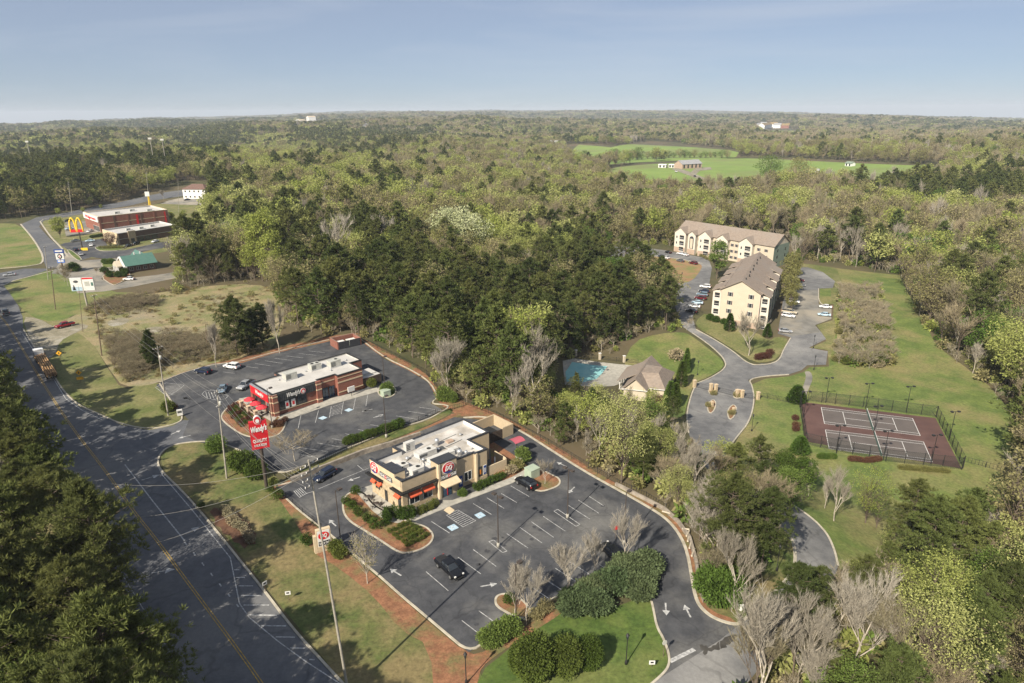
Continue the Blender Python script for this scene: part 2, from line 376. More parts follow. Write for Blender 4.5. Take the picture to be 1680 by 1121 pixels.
# ================================================================== terrain and paved surfaces
def axis(lo, hi, step, far, grow):
    a = list(np.arange(lo, hi+.1, step)); s = step; x = hi
    while x < far: s *= grow; x += s; a.append(x)
    s = step; x = lo; b = []
    while x > -far: s *= grow; x -= s; b.append(x)
    return np.array(b[::-1]+a)
xs = axis(-330, 330, 3, 15000, 1.07); ys = axis(-30, 480, 3, 15000, 1.07); ys = ys[ys > -800]
X, Y = np.meshgrid(xs, ys); Z = h(X.ravel(), Y.ravel()); nx, ny = len(xs), len(ys)
idx = np.arange(nx*ny).reshape(ny, nx)
q = np.stack([idx[:-1, :-1], idx[:-1, 1:], idx[1:, 1:], idx[1:, :-1]], -1).reshape(-1, 4)
me = bpy.data.meshes.new('terrain'); me.from_pydata(np.stack([X.ravel(), Y.ravel(), Z], 1).tolist(), [], q.tolist())
me.materials.append(M['woods_floor']); me.polygons.foreach_set('use_smooth', [True]*len(me.polygons))
ter = bpy.data.objects.new('terrain', me); COL.objects.link(ter); tag(ter, kind='structure')
def offset_path(w2, off, closed=False):
    n = len(w2); r = []
    for i in range(n):
        a = w2[(i-1) % n] if (closed or i > 0) else None; b = w2[i]; c = w2[(i+1) % n] if (closed or i < n-1) else None
        ds = []
        if a is not None: ds.append((Vector(b)-Vector(a)).normalized())
        if c is not None: ds.append((Vector(c)-Vector(b)).normalized())
        d = sum(ds, Vector((0, 0))); d = d.normalized() if d.length > 1e-6 else ds[0]
        nrm = Vector((-d.y, d.x)); k = 1.0/max(.5, nrm.dot(Vector((-ds[0].y, ds[0].x))))
        r.append((b[0]+nrm.x*off*k, b[1]+nrm.y*off*k))
    return r
def smooth_path(p, closed=False, it=2):
    for _ in range(it):
        q = []; n = len(p)
        for i in range(n if closed else n-1):
            a = p[i]; b = p[(i+1) % n]
            q += [(a[0]*.75+b[0]*.25, a[1]*.75+b[1]*.25), (a[0]*.25+b[0]*.75, a[1]*.25+b[1]*.75)]
        p = q if closed else [p[0]]+q+[p[-1]]
    return p
def W2(pts): return [tuple(P(*p).xy) for p in pts]
def sheet_verts(w2, off, step=3.0):
    """triangulate a ground polygon so that it follows the terrain"""
    xs_ = [p[0] for p in w2]; ys_ = [p[1] for p in w2]; pts = [Vector(p) for p in w2]; n = len(pts)
    b = []
    for i in range(n):
        a, c = pts[i], pts[(i+1) % n]; L = (c-a).length; k = max(1, int(L/(step*1.5)))
        b += [a.lerp(c, j/k) for j in range(k)]
    e = [(i, (i+1) % len(b)) for i in range(len(b))]
    gx = np.arange(math.floor(min(xs_)/step)*step, max(xs_), step); gy = np.arange(math.floor(min(ys_)/step)*step, max(ys_), step)
    if len(gx)*len(gy) > 1:
        A, B = np.meshgrid(gx, gy); A = A.ravel(); B = B.ravel(); ins = inpoly(A, B, [tuple(p) for p in b]); inner = [Vector((x, y)) for x, y in zip(A[ins], B[ins])]
    else: inner = []
    v, _, f, *_r = delaunay_2d_cdt(b+inner, e, [list(range(len(b)))], 1, 1e-4)
    z = h(np.array([p.x for p in v]), np.array([p.y for p in v]))+off
    return [(p.x, p.y, zz) for p, zz in zip(v, z)], [tuple(x) for x in f]
def sheet(name, pts, mat, off, step=3.0, smooth=1, world=False, label=None):
    w2 = pts if world else W2(pts)
    if smooth: w2 = smooth_path(w2, True, smooth)
    v, f = sheet_verts(w2, off, step)
    mb = MB(); up = []
    for t in f:
        a, b, c = (Vector(v[i]) for i in t[:3]); up.append(t if (b-a).cross(c-a).z > 0 else t[::-1])
    mb.add(v, up, mat); o = mb.build(name); tag(o, kind='structure'); return o
def strip(mb, w2, width, zt, mat, zb=None, closed=False):
    """ribbon along a ground path; with zb it has side walls"""
    L = offset_path(w2, width/2, closed); R = offset_path(w2, -width/2, closed); n = len(w2)
    hz = h(np.array([p[0] for p in w2]), np.array([p[1] for p in w2]))
    vs = [(*L[i], hz[i]+zt) for i in range(n)]+[(*R[i], hz[i]+zt) for i in range(n)]
    rng = range(n if closed else n-1)
    fs = [(i, n+i, n+(i+1) % n, (i+1) % n) for i in rng]
    if zb is not None:
        vs += [(*L[i], hz[i]+zb) for i in range(n)]+[(*R[i], hz[i]+zb) for i in range(n)]
        fs += [(2*n+i, i, (i+1) % n, 2*n+(i+1) % n) for i in rng]+[(n+i, 3*n+i, 3*n+(i+1) % n, n+(i+1) % n) for i in rng]
    mb.add(vs, fs, mat); return mb
def dens(w2, step=3.0, closed=False):
    r = []
    n = len(w2)
    for i in range(n if closed else n-1):
        a, b = Vector(w2[i]), Vector(w2[(i+1) % n]); k = max(1, int((b-a).length/step)); r += [tuple(a.lerp(b, j/k)) for j in range(k)]
    if not closed: r.append(tuple(w2[-1]))
    return r
def kerb(pts, width=.34, hgt=.17, closed=False, sm=2, world=False, mat='kerb'):
    w2 = pts if world else W2(pts)
    w2 = dens(smooth_path(w2, closed, sm), 3, closed)
    mb = MB(); strip(mb, w2, width, hgt, mat, -.1, closed); o = mb.build('kerb'); tag(o, kind='structure'); return o
def island(pts, mat, hgt=.14, sm=2, name='planted_island'):
    w2 = smooth_path(W2(pts), True, sm)
    mb = MB(); strip(mb, dens(w2, 3, True), .32, hgt+.03, 'kerb', -.1, True); tag(mb.build('kerb'), kind='structure')
    v, f = sheet_verts(w2, hgt, 3)
    m2 = MB(); m2.add(v, [t if (Vector(v[t[1]])-Vector(v[t[0]])).cross(Vector(v[t[2]])-Vector(v[t[0]])).z > 0 else t[::-1] for t in f], mat)
    tag(m2.build(name), kind='structure')
# ---- main road (world offsets from the traced centre line)
CL = W2([(-170, 420), (-60, 478), (0, 515), (25, 553), (75, 637), (120, 705), (177, 778), (220, 841), (256, 885), (299, 944), (334, 991), (378, 1050), (429, 1121), (500, 1230), (620, 1420), (700, 1600)])
CLs = dens(smooth_path(CL, False, 2), 3)
RE = [(700, 1400), (620, 1225), (565, 1125), (530, 1087), (480, 1032), (440, 978), (400, 928), (372, 893), (340, 853), (300, 807), (268, 777), (258, 762), (262, 746), (275, 734), (300, 727), (340, 724), (372, 730),
      (360, 700), (330, 690), (300, 690), (284, 699), (245, 706), (200, 698), (165, 682), (130, 667), (105, 645), (85, 612), (60, 577), (38, 540), (37, 520), (30, 502), (15, 480), (5, 468), (22, 460), (50, 453), (78, 444), (60, 400), (35, 368), (60, 357), (110, 349), (170, 336), (240, 322), (300, 312), (345, 306),
      (345, 312), (300, 322), (240, 331), (170, 345), (110, 356), (72, 362), (64, 372), (80, 390), (100, 408), (118, 432), (100, 441), (40, 441), (0, 448), (-60, 455), (-200, 440)]
left_edge = offset_path(CLs, 7.4)   # left of travel direction (away from the lots)
le = [p for p in left_edge]
# orientation: make sure we took the far side
if Vector(le[len(le)//2]).x > Vector(CLs[len(CLs)//2]).x: le = offset_path(CLs, -7.4)
road_poly = [tuple(p) for p in W2(RE)]+le[4:]
sheet('main_road', road_poly, 'asphalt_road', .06, 4, 0, world=True)
# ---- verges and grass
sheet('grass_verge', [(250, 762), (300, 715), (372, 722), (405, 742), (455, 780), (500, 850), (560, 905), (640, 985), (700, 1040), (769, 1075), (790, 1100), (800, 1180), (700, 1230), (600, 1180), (540, 1090), (440, 970), (340, 840)], 'grass_verge', .03)
sheet('grass_verge', [(20, 510), (60, 570), (110, 655), (190, 705), (250, 712), (310, 690), (262, 625), (240, 632), (200, 640), (180, 610), (150, 560), (130, 540), (115, 520), (100, 516), (80, 500)], 'grass_dry', .03)
sheet('grass_verge', [(-10, 462), (40, 450), (90, 443), (140, 452), (180, 480), (230, 480), (250, 490), (140, 510), (90, 530), (50, 520), (20, 490)], 'grass_mown', .035)
sheet('grass_verge', [(-200, 430), (-60, 445), (0, 442), (50, 437), (76, 430), (58, 395), (33, 368), (0, 366), (-80, 372), (-200, 380)], 'grass_mown', .035)
sheet('grass_verge', [(66, 366), (80, 358), (140, 350), (240, 336), (345, 322), (350, 345), (330, 400), (240, 420), (120, 425), (95, 405)], 'grass_dry', .03)
sheet('scrub_field', [(100, 530), (140, 508), (210, 488), (330, 470), (420, 465), (455, 480), (470, 520), (450, 575), (400, 592), (330, 602), (262, 628), (205, 640), (175, 600), (150, 560)], 'scrub_ground', .045)
sheet('dirt_shoulder', [(36, 520), (62, 522), (95, 540), (130, 530), (150, 536), (120, 548), (98, 560), (90, 585), (70, 590), (50, 560)], 'gravel', .055)
sheet('gravel_patch', [(175, 528), (200, 521), (214, 524), (205, 533), (180, 537)], 'gravel', .06)
sheet('gravel_patch', [(235, 540), (262, 535), (268, 543), (245, 548)], 'gravel', .06)
sheet('dirt_shoulder', [(86, 600), (100, 606), (128, 640), (165, 672), (180, 684), (160, 680), (125, 658), (100, 635)], 'grass_dry', .05)
sheet('bare_soil', [(344, 840), (352, 833), (361, 836), (372, 832), (380, 840), (391, 842), (398, 852), (409, 857), (412, 868), (421, 876), (416, 884), (420, 893), (408, 894), (401, 901), (393, 892), (384, 890), (378, 879), (366, 876), (362, 866), (352, 862), (353, 852)], 'brown_soil', .05, 3, 0)
sheet('pine_straw_bed', [(440, 795), (470, 805), (500, 850), (528, 872), (560, 900), (606, 937), (640, 965), (700, 1018), (769, 1076), (800, 1068), (850, 1035), (905, 1003), (940, 985), (925, 1005), (870, 1040), (800, 1085), (785, 1105), (775, 1180), (715, 1180), (706, 1060), (657, 1035), (615, 980), (560, 935), (510, 905), (488, 862), (462, 825)], 'pine_straw', .05)
sheet('grass_verge', [(905, 1003), (950, 985), (1000, 1000), (1040, 985), (1068, 968), (1075, 1010), (1090, 1060), (1098, 1090), (1088, 1110), (1060, 1140), (900, 1190), (775, 1180), (785, 1105), (830, 1070)], 'grass_lush', .04)
sheet('grass_verge', [(1140, 990), (1170, 1018), (1212, 1026), (1262, 986), (1301, 943), (1307, 919), (1304, 893), (1290, 870), (1270, 880), (1260, 930), (1200, 940), (1160, 960)], 'grass_verge', .04)
# ---- the burger restaurant's lot with the white flat roof
sheet('parking_lot', [(256, 632), (300, 612), (350, 597), (397, 596), (450, 580), (517, 566), (542, 560), (592, 560), (632, 590), (668, 607), (702, 627), (716, 652), (706, 662), (725, 672), (700, 688), (655, 700), (600, 722), (562, 737), (530, 752), (500, 762), (470, 775), (440, 770), (405, 745), (372, 728), (330, 727), (300, 715), (310, 690), (285, 665)], 'asphalt_lot', .07, 4, 0)
kerb([(262, 628), (300, 612), (350, 598), (397, 594), (450, 578), (517, 563), (540, 558)])
kerb([(592, 557), (632, 588), (668, 604), (704, 625), (719, 652)])
kerb([(262, 630), (285, 665), (303, 688), (284, 698), (245, 705), (200, 697), (165, 681), (130, 666), (105, 644), (85, 611), (60, 576), (38, 540)])
kerb([(565, 1125), (530, 1087), (480, 1032), (440, 978), (400, 928), (372, 893), (340, 853), (300, 807), (268, 777), (258, 762), (262, 746), (275, 734), (300, 727), (340, 724), (372, 730), (405, 745), (440, 772), (470, 777), (500, 764), (530, 754), (562, 739), (600, 724), (655, 702), (700, 690), (722, 678), (738, 668), (728, 664), (706, 663), (719, 652)])
sheet('grass_strip', [(470, 779), (500, 766), (562, 741), (655, 704), (700, 692), (738, 668), (745, 676), (720, 690), (660, 715), (560, 752), (500, 775)], 'grass_verge', .05)
sheet('pine_straw_bed', [(472, 790), (500, 777), (560, 754), (660, 717), (720, 692), (748, 676), (760, 680), (740, 690), (660, 730), (640, 740), (560, 768), (505, 792), (480, 806), (450, 800)], 'pine_straw', .055)
sheet('pine_straw_bed', [(592, 553), (640, 580), (690, 605), (722, 640), (760, 660), (815, 678), (900, 725), (1012, 795), (1060, 820), (1096, 840), (1120, 865), (1136, 890), (1146, 930), (1150, 978), (1165, 1003), (1210, 1018), (1200, 1028), (1160, 1016), (1138, 985), (1130, 930), (1112, 875), (1060, 835), (1000, 805), (900, 745), (800, 690), (740, 680), (700, 640), (660, 606), (600, 568)], 'pine_straw', .05)
sheet('pine_straw_bed', [(262, 625), (330, 600), (397, 588), (450, 572), (540, 552), (592, 545), (592, 558), (540, 566), (450, 585), (397, 601), (330, 612)], 'pine_straw', .052)
# ---- the ice-cream restaurant's lot with the tan building
DQW = [(452, 800), (480, 792), (505, 782), (560, 757), (640, 728), (700, 704), (745, 685), (790, 690), (815, 688), (862, 712), (902, 738), (962, 776), (1009, 802), (1040, 819), (1086, 846), (1106, 865), (1121, 889), (1129, 914), (1135, 949), (1141, 983), (1152, 1001), (1172, 1016), (1203, 1026), (1216, 1023),
       (1262, 1060), (1230, 1100), (1180, 1160), (1100, 1160), (1063, 1130), (1089, 1106), (1098, 1095), (1098, 1075), (1089, 1049), (1077, 1029), (1072, 1000), (1066, 977), (1069, 960), (1066, 935), (1055, 915), (1040, 906), (1020, 915), (1000, 935), (972, 950), (944, 957), (927, 974), (900, 986), (870, 1008), (858, 1018), (830, 1032), (800, 1050), (769, 1071), (732, 1040), (692, 1006), (657, 977), (623, 946), (606, 932), (560, 893), (528, 866), (514, 856), (490, 838), (470, 819)]
sheet('parking_lot', DQW, 'asphalt_lot', .075, 4, 0)
kerb([(760, 686), (790, 684), (815, 688), (862, 712), (902, 738), (962, 776), (1009, 802), (1040, 819), (1086, 846), (1106, 865), (1121, 889), (1129, 914), (1135, 949), (1141, 983), (1152, 1001), (1172, 1016), (1203, 1026), (1216, 1023), (1260, 985), (1299, 943), (1305, 919), (1303, 895), (1293, 876)], .5)
kerb([(1063, 1128), (1089, 1106), (1098, 1092), (1098, 1075), (1089, 1049), (1077, 1029), (1072, 1000), (1066, 977), (1069, 960), (1066, 935), (1055, 915), (1040, 906), (1020, 915), (1000, 935), (972, 950), (944, 957), (927, 974), (900, 986), (870, 1008), (858, 1018)], .3)
kerb([(830, 1034), (800, 1052), (769, 1071), (732, 1040), (692, 1006), (657, 977), (623, 946), (606, 932)], .3)
kerb([(606, 932), (560, 893), (528, 866), (514, 856), (490, 838), (470, 819)], .3)
kerb([(448, 798), (480, 792), (505, 782), (560, 757), (640, 728), (680, 712)], .3)
# islands
island([(375, 668), (362, 682), (366, 692), (387, 708), (405, 717), (430, 720), (455, 716), (465, 706), (471, 690), (455, 684), (410, 655), (395, 655)], 'pine_straw')
island([(620, 640), (621, 648), (630, 653), (642, 652), (650, 645), (648, 636), (636, 632), (626, 633)], 'grass_lush')
island([(562, 826), (564, 844), (576, 858), (600, 872), (628, 890), (652, 906), (668, 909), (690, 903), (706, 893), (712, 880), (703, 868), (690, 862), (672, 858), (640, 845), (612, 830), (600, 812), (585, 806), (568, 812)], 'pine_straw')
island([(862, 776), (872, 770), (890, 772), (905, 780), (918, 786), (919, 796), (905, 803), (885, 808), (868, 800)], 'pine_straw')
island([(812, 986), (815, 996), (835, 1008), (858, 1018), (872, 1005), (862, 990), (845, 978), (828, 975), (816, 978)], 'pine_straw')
sheet('pine_straw_bed', [(803, 722), (840, 745), (870, 768), (850, 788), (812, 790), (806, 760)], 'pine_straw', .10, 4, 0)
# walks and patio
def slab(name, pts, mat, off=.16, sm=0):
    w2 = smooth_path(W2(pts), True, sm) if sm else W2(pts)
    mb = MB(); mb.prism(w2, -.1, off, mat); tag(mb.build(name), kind='structure')
slab('sidewalk', [(677.5, 857), (740, 831), (842, 793), (866, 778), (862, 771), (842, 783), (800, 800), (742, 822), (727, 822), (716, 836), (668, 850)], 'concrete')
slab('patio', [(583, 806), (612, 796), (670, 838), (668, 850), (655, 860), (632, 856), (612, 840), (596, 822)], 'concrete', .17)
slab('sidewalk', [(472, 690), (542, 665), (625, 642), (618, 637), (540, 655), (462, 684), (452, 692)], 'concrete')
slab('patio', [(392, 655), (410, 652), (455, 684), (448, 694), (420, 678)], 'concrete', .165)
slab('kerb_ramp', [(728, 838), (736, 831), (746, 838), (738, 845)], 'stucco_light', .12)
# ---- markings
def marks(name, segs, width, mat='paint', off=.095, world=False):
    mb = MB()
    for s in segs:
        w2 = dens(W2(s) if not world else s, 4)
        strip(mb, w2, width, off, mat)
    tag(mb.build(name), kind='structure')
z4 = lambda x, y: (560+x/4, 620+y/4)
z5 = lambda x, y: (480+x/3.493, 800+y/3.493)
z6 = lambda x, y: (840+x/3.493, 800+y/3.493)
z3 = lambda x, y: (280+x/4, 520+y/4)
zw = lambda x, y: (340+x/5.6, 560+y/5.6)
segs = []
for a, b in [((590, 945), (710, 1022)), ((865, 828), (985, 900)), ((955, 790), (1068, 860)), ((1050, 762), (1152, 822)), ((1112, 712), (1232, 782)), ((1085, 1025), (1225, 1120)), ((1172, 985), (1317, 1087)), ((1248, 948), (1393, 1050)),
             ((1325, 912), (1470, 1010)), ((1490, 840), (1630, 930)), ((1555, 805), (1690, 892)), ((1625, 780), (1720, 842))]:
    segs.append([z4(*a), z4(*b)])
for a, b in [((1035, 358), (1167, 455)), ((948, 402), (1079, 498)), ((765, 485), (893, 595)), ((970, 765), (1070, 842)), ((1068, 710), (1198, 803)), ((1425, 512), (1500, 565))]:
    segs.append([z5(*a), z5(*b)])
for a, b in [((95, 560), (212, 640)), ((165, 510), (303, 602)), ((248, 465), (365, 540)), ((325, 425), (460, 510)), ((500, 445), (545, 470))]: segs.append([z6(*a), z6(*b)])
# long boxes round the lot lamps
for q_ in ([(968, 1078), (1000, 1068), (1088, 1140), (1058, 1150)], [(1395, 878), (1420, 866), (1566, 965), (1540, 978)]):
    p_ = [z4(*c) for c in q_]; segs += [[p_[i], p_[(i+1) % 4]] for i in range(4)]
# accessible bay hatch
H = [z4(690, 905), z4(765, 870), z4(882, 940), z4(798, 982)]
segs += [[H[i], H[(i+1) % 4]] for i in range(4)]
for k in range(1, 9):
    t = k/9; a = (H[0][0]+(H[3][0]-H[0][0])*t, H[0][1]+(H[3][1]-H[0][1])*t); t2 = min(1, t+.0)
    b = (H[1][0]+(H[2][0]-H[1][0])*t2, H[1][1]+(H[2][1]-H[1][1])*t2); segs.append([a, b])
# drive-thru lane lines
z7 = lambda x, y: (470+x/7.473, 740+y/7.473)
segs += [[z7(395, 470), z7(740, 325), z7(1010, 215)], [z7(870, 180), z7(950, 245)], [z7(160, 575), z7(250, 525), z7(320, 505)], [z7(170, 455), z7(245, 525)]]
for t in (0, .25, .5, .75): segs.append([z7(90+80*t, 495-40*t), z7(160+90*t, 575-50*t)])
marks('parking_lines', segs, .12)
mk('oil_stain', (.040, .040, .043), (.062, .063, .067), 3, .6)
mb = MB(); rs_ = random.Random(8)
for s_ in segs[:28]:
    for _ in range(2):
        if rs_.random() < .35: continue
        t_ = rs_.uniform(.2, .8); a_ = P(s_[0][0]+(s_[-1][0]-s_[0][0])*t_+rs_.uniform(6, 20), s_[0][1]+(s_[-1][1]-s_[0][1])*t_-rs_.uniform(1, 8)); r0_ = rs_.uniform(.18, .5)
        mb.add([(a_.x+math.cos(k*.63)*r0_*rs_.uniform(.6, 1.3), a_.y+math.sin(k*.63)*r0_*rs_.uniform(.6, 1.3), .089) for k in range(10)], [tuple(range(10))], 'oil_stain')
tag(mb.build('oil_stains'), kind='structure')
segs = []
for a, b in [((862, 680), (835, 805)), ((1022, 640), (993, 752)), ((1140, 600), (1122, 705)), ((1252, 558), (1232, 672)), ((1362, 528), (1342, 632)), ((1475, 490), (1458, 598)), ((360, 235), (472, 250)), ((440, 208), (580, 228)), ((530, 182), (690, 206)), ((620, 160), (782, 180)), ((730, 138), (880, 156)),
             ((840, 115), (1000, 132)), ((930, 90), (1080, 108)), ((880, 985), (1110, 1018)), ((1010, 938), (1225, 975)), ((1145, 898), (1280, 922)), ((1265, 852), (1400, 882)), ((1385, 815), (1520, 840)), ((1500, 770), (1640, 795)), ((1620, 730), (1700, 742)), ((860, 1045), (1000, 1072)), ((150, 285), (250, 298))]:
    segs.append([zw(*a), zw(*b)])
for a, b in [((510, 195), (660, 218)), ((440, 222), (590, 246)), ((358, 252), (500, 275)), ((278, 282), (440, 305))]: segs.append([z4(*a), z4(*b)])
for k in range(1, 8):
    t = k/8; segs.append([zw(1140-18*t, 600+105*t), zw(1252-20*t, 558+114*t)])
z2 = lambda x, y: (x/4, 400+y/4)
hp = [(1020, 945), (1090, 915), (1210, 930), (1160, 970), (1100, 1005)]
segs += [[z2(*hp[i]), z2(*hp[(i+1) % 5])] for i in range(5)]
for k in range(7): segs.append([z2(1035+12*k, 950+8*k), z2(1195-8*k, 932+9*k)])
ov = [(1325, 990), (1345, 968), (1400, 962), (1450, 985), (1500, 1000), (1480, 1020), (1420, 1028), (1360, 1018)]
segs += [[z2(*ov[i]), z2(*ov[(i+1) % 8])] for i in range(8)]
for k in range(5): segs.append([z2(1350+18*k, 972+2*k), z2(1362+22*k, 1018+2*k)])
marks('parking_lines', segs, .12, 'paint_worn' if False else 'paint')
def arrow(mb, c, to, L=2.6, wd=1.1, off=.1, bent=0):
    a = P(*c); b = P(*to); d = (b-a); d.z = 0; d.normalize(); n = Vector((-d.y, d.x, 0))
    pts = [(-L/2, -.12), (L*.1, -.12), (L*.1, -wd/2), (L/2, 0), (L*.1, wd/2), (L*.1, .12), (-L/2, .12)]
    vs = [tuple(a+d*x+n*y) for x, y in pts]; vs = [(x, y, h1(x, y)+off) for x, y, z in vs]
    mb.add(vs, [(0, 1, 5, 6), (2, 3, 4)], 'paint')
mb = MB()
for c, t in [(z5(590, 488), z5(560, 470)), (z5(1125, 562), z5(1165, 555)), (z6(882, 700), z6(885, 740)), (z6(1005, 710), z6(985, 670)), (z4(1445, 570), z4(1400, 550)), (z4(1510, 740), z4(1495, 755)), (z7(825, 350), z7(780, 365)), (z7(565, 888), z7(545, 870)),
             (z3(1290, 615), z3(1240, 625)), (z3(1365, 655), z3(1400, 645)), (z4(170, 215), z4(130, 225)), (z4(245, 252), z4(280, 240)), (z3(105, 538), z3(70, 530)), (z2(1225, 1018), z2(1190, 1010)), (z3(90, 790), z3(50, 800)), (z3(35, 760), z3(80, 740))]: arrow(mb, c, t)
for c, t in [((248, 784), (262, 780)), ((313, 872), (322, 868)), ((268, 938), (280, 936))]: arrow(mb, c, t, 3.4, 1.5)
tag(mb.build('painted_arrows'), kind='structure')
mb = MB()
for c in [z4(910, 905), z4(732, 985), zw(1062, 708), zw(1300, 635)]:
    a = P(*c); u = (P(c[0]+10, c[1]-4.5)-a).normalized(); v = Vector((-u.y, u.x, 0))
    mb.add([tuple(a+u*x+v*y+Vector((0, 0, .1))) for x, y in ((-.75, -.75), (.75, -.75), (.75, .75), (-.75, .75))], [(0, 1, 2, 3)], 'paint_blue')
    ring = [(math.cos(k*.5236)*.34, math.sin(k*.5236)*.34-.1) for k in range(12)]
    for k in range(9):
        p, q_ = ring[k], ring[k+1]; strip(mb, [(a.x+u.x*p[0]+v.x*p[1], a.y+u.y*p[0]+v.y*p[1]), (a.x+u.x*q_[0]+v.x*q_[1], a.y+u.y*q_[0]+v.y*q_[1])], .09, .112, 'white')
    strip(mb, [(a.x+v.x*.1, a.y+v.y*.1), (a.x+v.x*.6, a.y+v.y*.6)], .1, .112, 'white')
tag(mb.build('accessible_bay_symbols'), kind='structure')
# road lines
def off_line(d, i0=0, i1=None):
    p = offset_path(CLs, d); return p[i0:i1]
side = 1 if Vector(offset_path(CLs, 7.4)[len(CLs)//2]).x < Vector(CLs[len(CLs)//2]).x else -1
marks('road_centre_line', [off_line(.16), off_line(-.16)], .12, 'paint_yellow', .09, True)
marks('road_edge_line', [off_line(side*6.7)], .13, 'paint_worn', .09, True)
marks('road_edge_line', [[(258, 764), (268, 782), (315, 837), (378, 916), (393, 991), (409, 1014), (455, 1052), (500, 1085), (560, 1124), (600, 1150)], [(37, 548), (62, 586), (88, 622), (108, 655), (135, 674), (168, 690)]], .15, 'paint', .09)
sg = [[(205, 763), (250, 822), (303, 888)]]
for k in range(7):
    a = (303+k*14.2, 890+k*17.0); sg.append([a, (a[0]+3.5, a[1]+5.0)])
for a, b in [((975, 650), (998, 650)), ((985, 682), (1022, 682)), ((995, 717), (1055, 717)), ((1005, 757), (1088, 757)), ((1015, 797), (1122, 797)), ((1030, 838), (1155, 840)), ((1090, 883), (1193, 884)), ((1150, 930), (1230, 931)), ((1210, 976), (1270, 977)), ((1290, 1024), (1312, 1025))]:
    sg.append([(a[0]/2.541, 680+a[1]/2.541), (b[0]/2.541, 680+b[1]/2.541)])
marks('road_lane_marks', sg, .2, 'paint', .09)
marks('stop_bar', [[z6(905, 1000), z6(1045, 930)]], .6, 'paint', .1)
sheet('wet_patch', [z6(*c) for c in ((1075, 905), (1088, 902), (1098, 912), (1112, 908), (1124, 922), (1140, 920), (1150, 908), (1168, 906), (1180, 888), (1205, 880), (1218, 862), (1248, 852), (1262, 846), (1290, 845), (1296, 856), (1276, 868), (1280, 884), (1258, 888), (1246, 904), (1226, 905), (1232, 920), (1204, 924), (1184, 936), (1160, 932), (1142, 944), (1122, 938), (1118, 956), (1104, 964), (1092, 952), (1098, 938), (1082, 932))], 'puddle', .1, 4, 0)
# ---- apartments side: road, car parks, meadow
sheet('access_road', [(1060, 1128), (1180, 1052), (1215, 1024), (1260, 985), (1299, 943), (1305, 919), (1303, 895), (1294, 878), (1265, 852), (1225, 825), (1180, 800), (1155, 770), (1140, 740), (1130, 712), (1126, 690), (1126, 678), (1133, 651), (1142, 630),
       (1165, 622), (1191, 603), (1188, 590), (1173, 575), (1158, 563), (1136, 548), (1118, 535), (1108, 505), (1109, 481), (1118, 472), (1070, 470), (1025, 455), (1000, 430), (985, 405), (1040, 405), (1090, 411), (1115, 416), (1162, 424), (1168, 440), (1163, 470), (1150, 500), (1136, 520), (1142, 542), (1173, 558), (1203, 578), (1221, 593), (1237, 600), (1249, 597), (1264, 598), (1279, 590),
       (1284, 575), (1291, 566), (1297, 554), (1276, 548), (1280, 524), (1284, 496), (1296, 475), (1303, 439), (1325, 439), (1350, 447), (1370, 462), (1366, 473), (1342, 474), (1343, 500), (1364, 503), (1364, 524), (1337, 534), (1349, 548), (1355, 557), (1327, 571), (1358, 577), (1355, 599), (1324, 600), (1315, 608), (1294, 615), (1249, 618), (1227, 624),
       (1233, 633), (1237, 657), (1229, 693), (1210, 715), (1190, 742), (1200, 768), (1235, 795), (1270, 812), (1293, 825), (1320, 842), (1341, 860), (1359, 880), (1370, 907), (1375, 930), (1365, 960), (1330, 1010), (1260, 1080), (1180, 1180), (1050, 1200)], 'asphalt_old', .10, 3, 0)
sheet('car_park', [(1296, 478), (1342, 476), (1343, 500), (1364, 503), (1364, 524), (1337, 534), (1345, 546), (1300, 552), (1278, 546), (1282, 520)], 'asphalt_tan', .115, 3, 0)
sheet('grass_lawn', [(1020, 418), (1060, 420), (1110, 425), (1150, 433), (1152, 441), (1135, 463), (1110, 466), (1060, 458), (1025, 440)], 'red_clay', .14, 3, 1)
sheet('grass_lawn', [(1140, 528), (1160, 512), (1172, 530), (1240, 545), (1262, 560), (1274, 552), (1294, 556), (1288, 568), (1276, 588), (1264, 594), (1238, 596), (1205, 575), (1175, 556), (1146, 540)], 'grass_dry', .09, 3, 1)
sheet('grass_lawn', [(1040, 560), (1080, 548), (1120, 545), (1136, 552), (1172, 580), (1186, 592), (1188, 603), (1165, 618), (1140, 628), (1130, 652), (1120, 690), (1080, 680), (1040, 640), (1020, 600)], 'grass_mown', .09, 3, 1)
sheet('meadow', [(1232, 632), (1255, 622), (1295, 618), (1318, 611), (1328, 603), (1360, 602), (1362, 560), (1375, 500), (1380, 470), (1370, 440), (1420, 446), (1475, 452), (1500, 500), (1532, 560), (1550, 578), (1583, 602), (1622, 633), (1658, 675), (1674, 742), (1660, 790), (1645, 840), (1600, 850), (1470, 900), (1440, 930), (1378, 935), (1372, 905), (1360, 880), (1342, 858), (1320, 840), (1280, 815), (1215, 770), (1195, 745), (1213, 715), (1232, 690), (1240, 657)], 'grass_mown', .07, 3, 0)
sheet('grass_lawn', [(1302, 432), (1330, 434), (1372, 440), (1385, 470), (1378, 520), (1368, 560), (1360, 602), (1358, 575), (1330, 571), (1356, 560), (1340, 534), (1366, 526), (1368, 500), (1346, 498), (1345, 475), (1370, 472), (1366, 460)], 'grass_dry', .09, 3, 0)
sheet('grass_lawn', [(1345, 474), (1363, 474), (1364, 500), (1344, 499)], 'grass_mown', .12, 3, 0)
sheet('thicket_ground', [(1378, 478), (1440, 480), (1465, 600), (1420, 605), (1370, 595)], 'scrub_ground', .10, 3, 1)
sheet('access_road', [(1319, 610), (1323, 618), (1316, 640), (1313, 658), (1320, 658), (1326, 640), (1334, 622), (1330, 610)], 'asphalt_tan', .12, 3, 1)
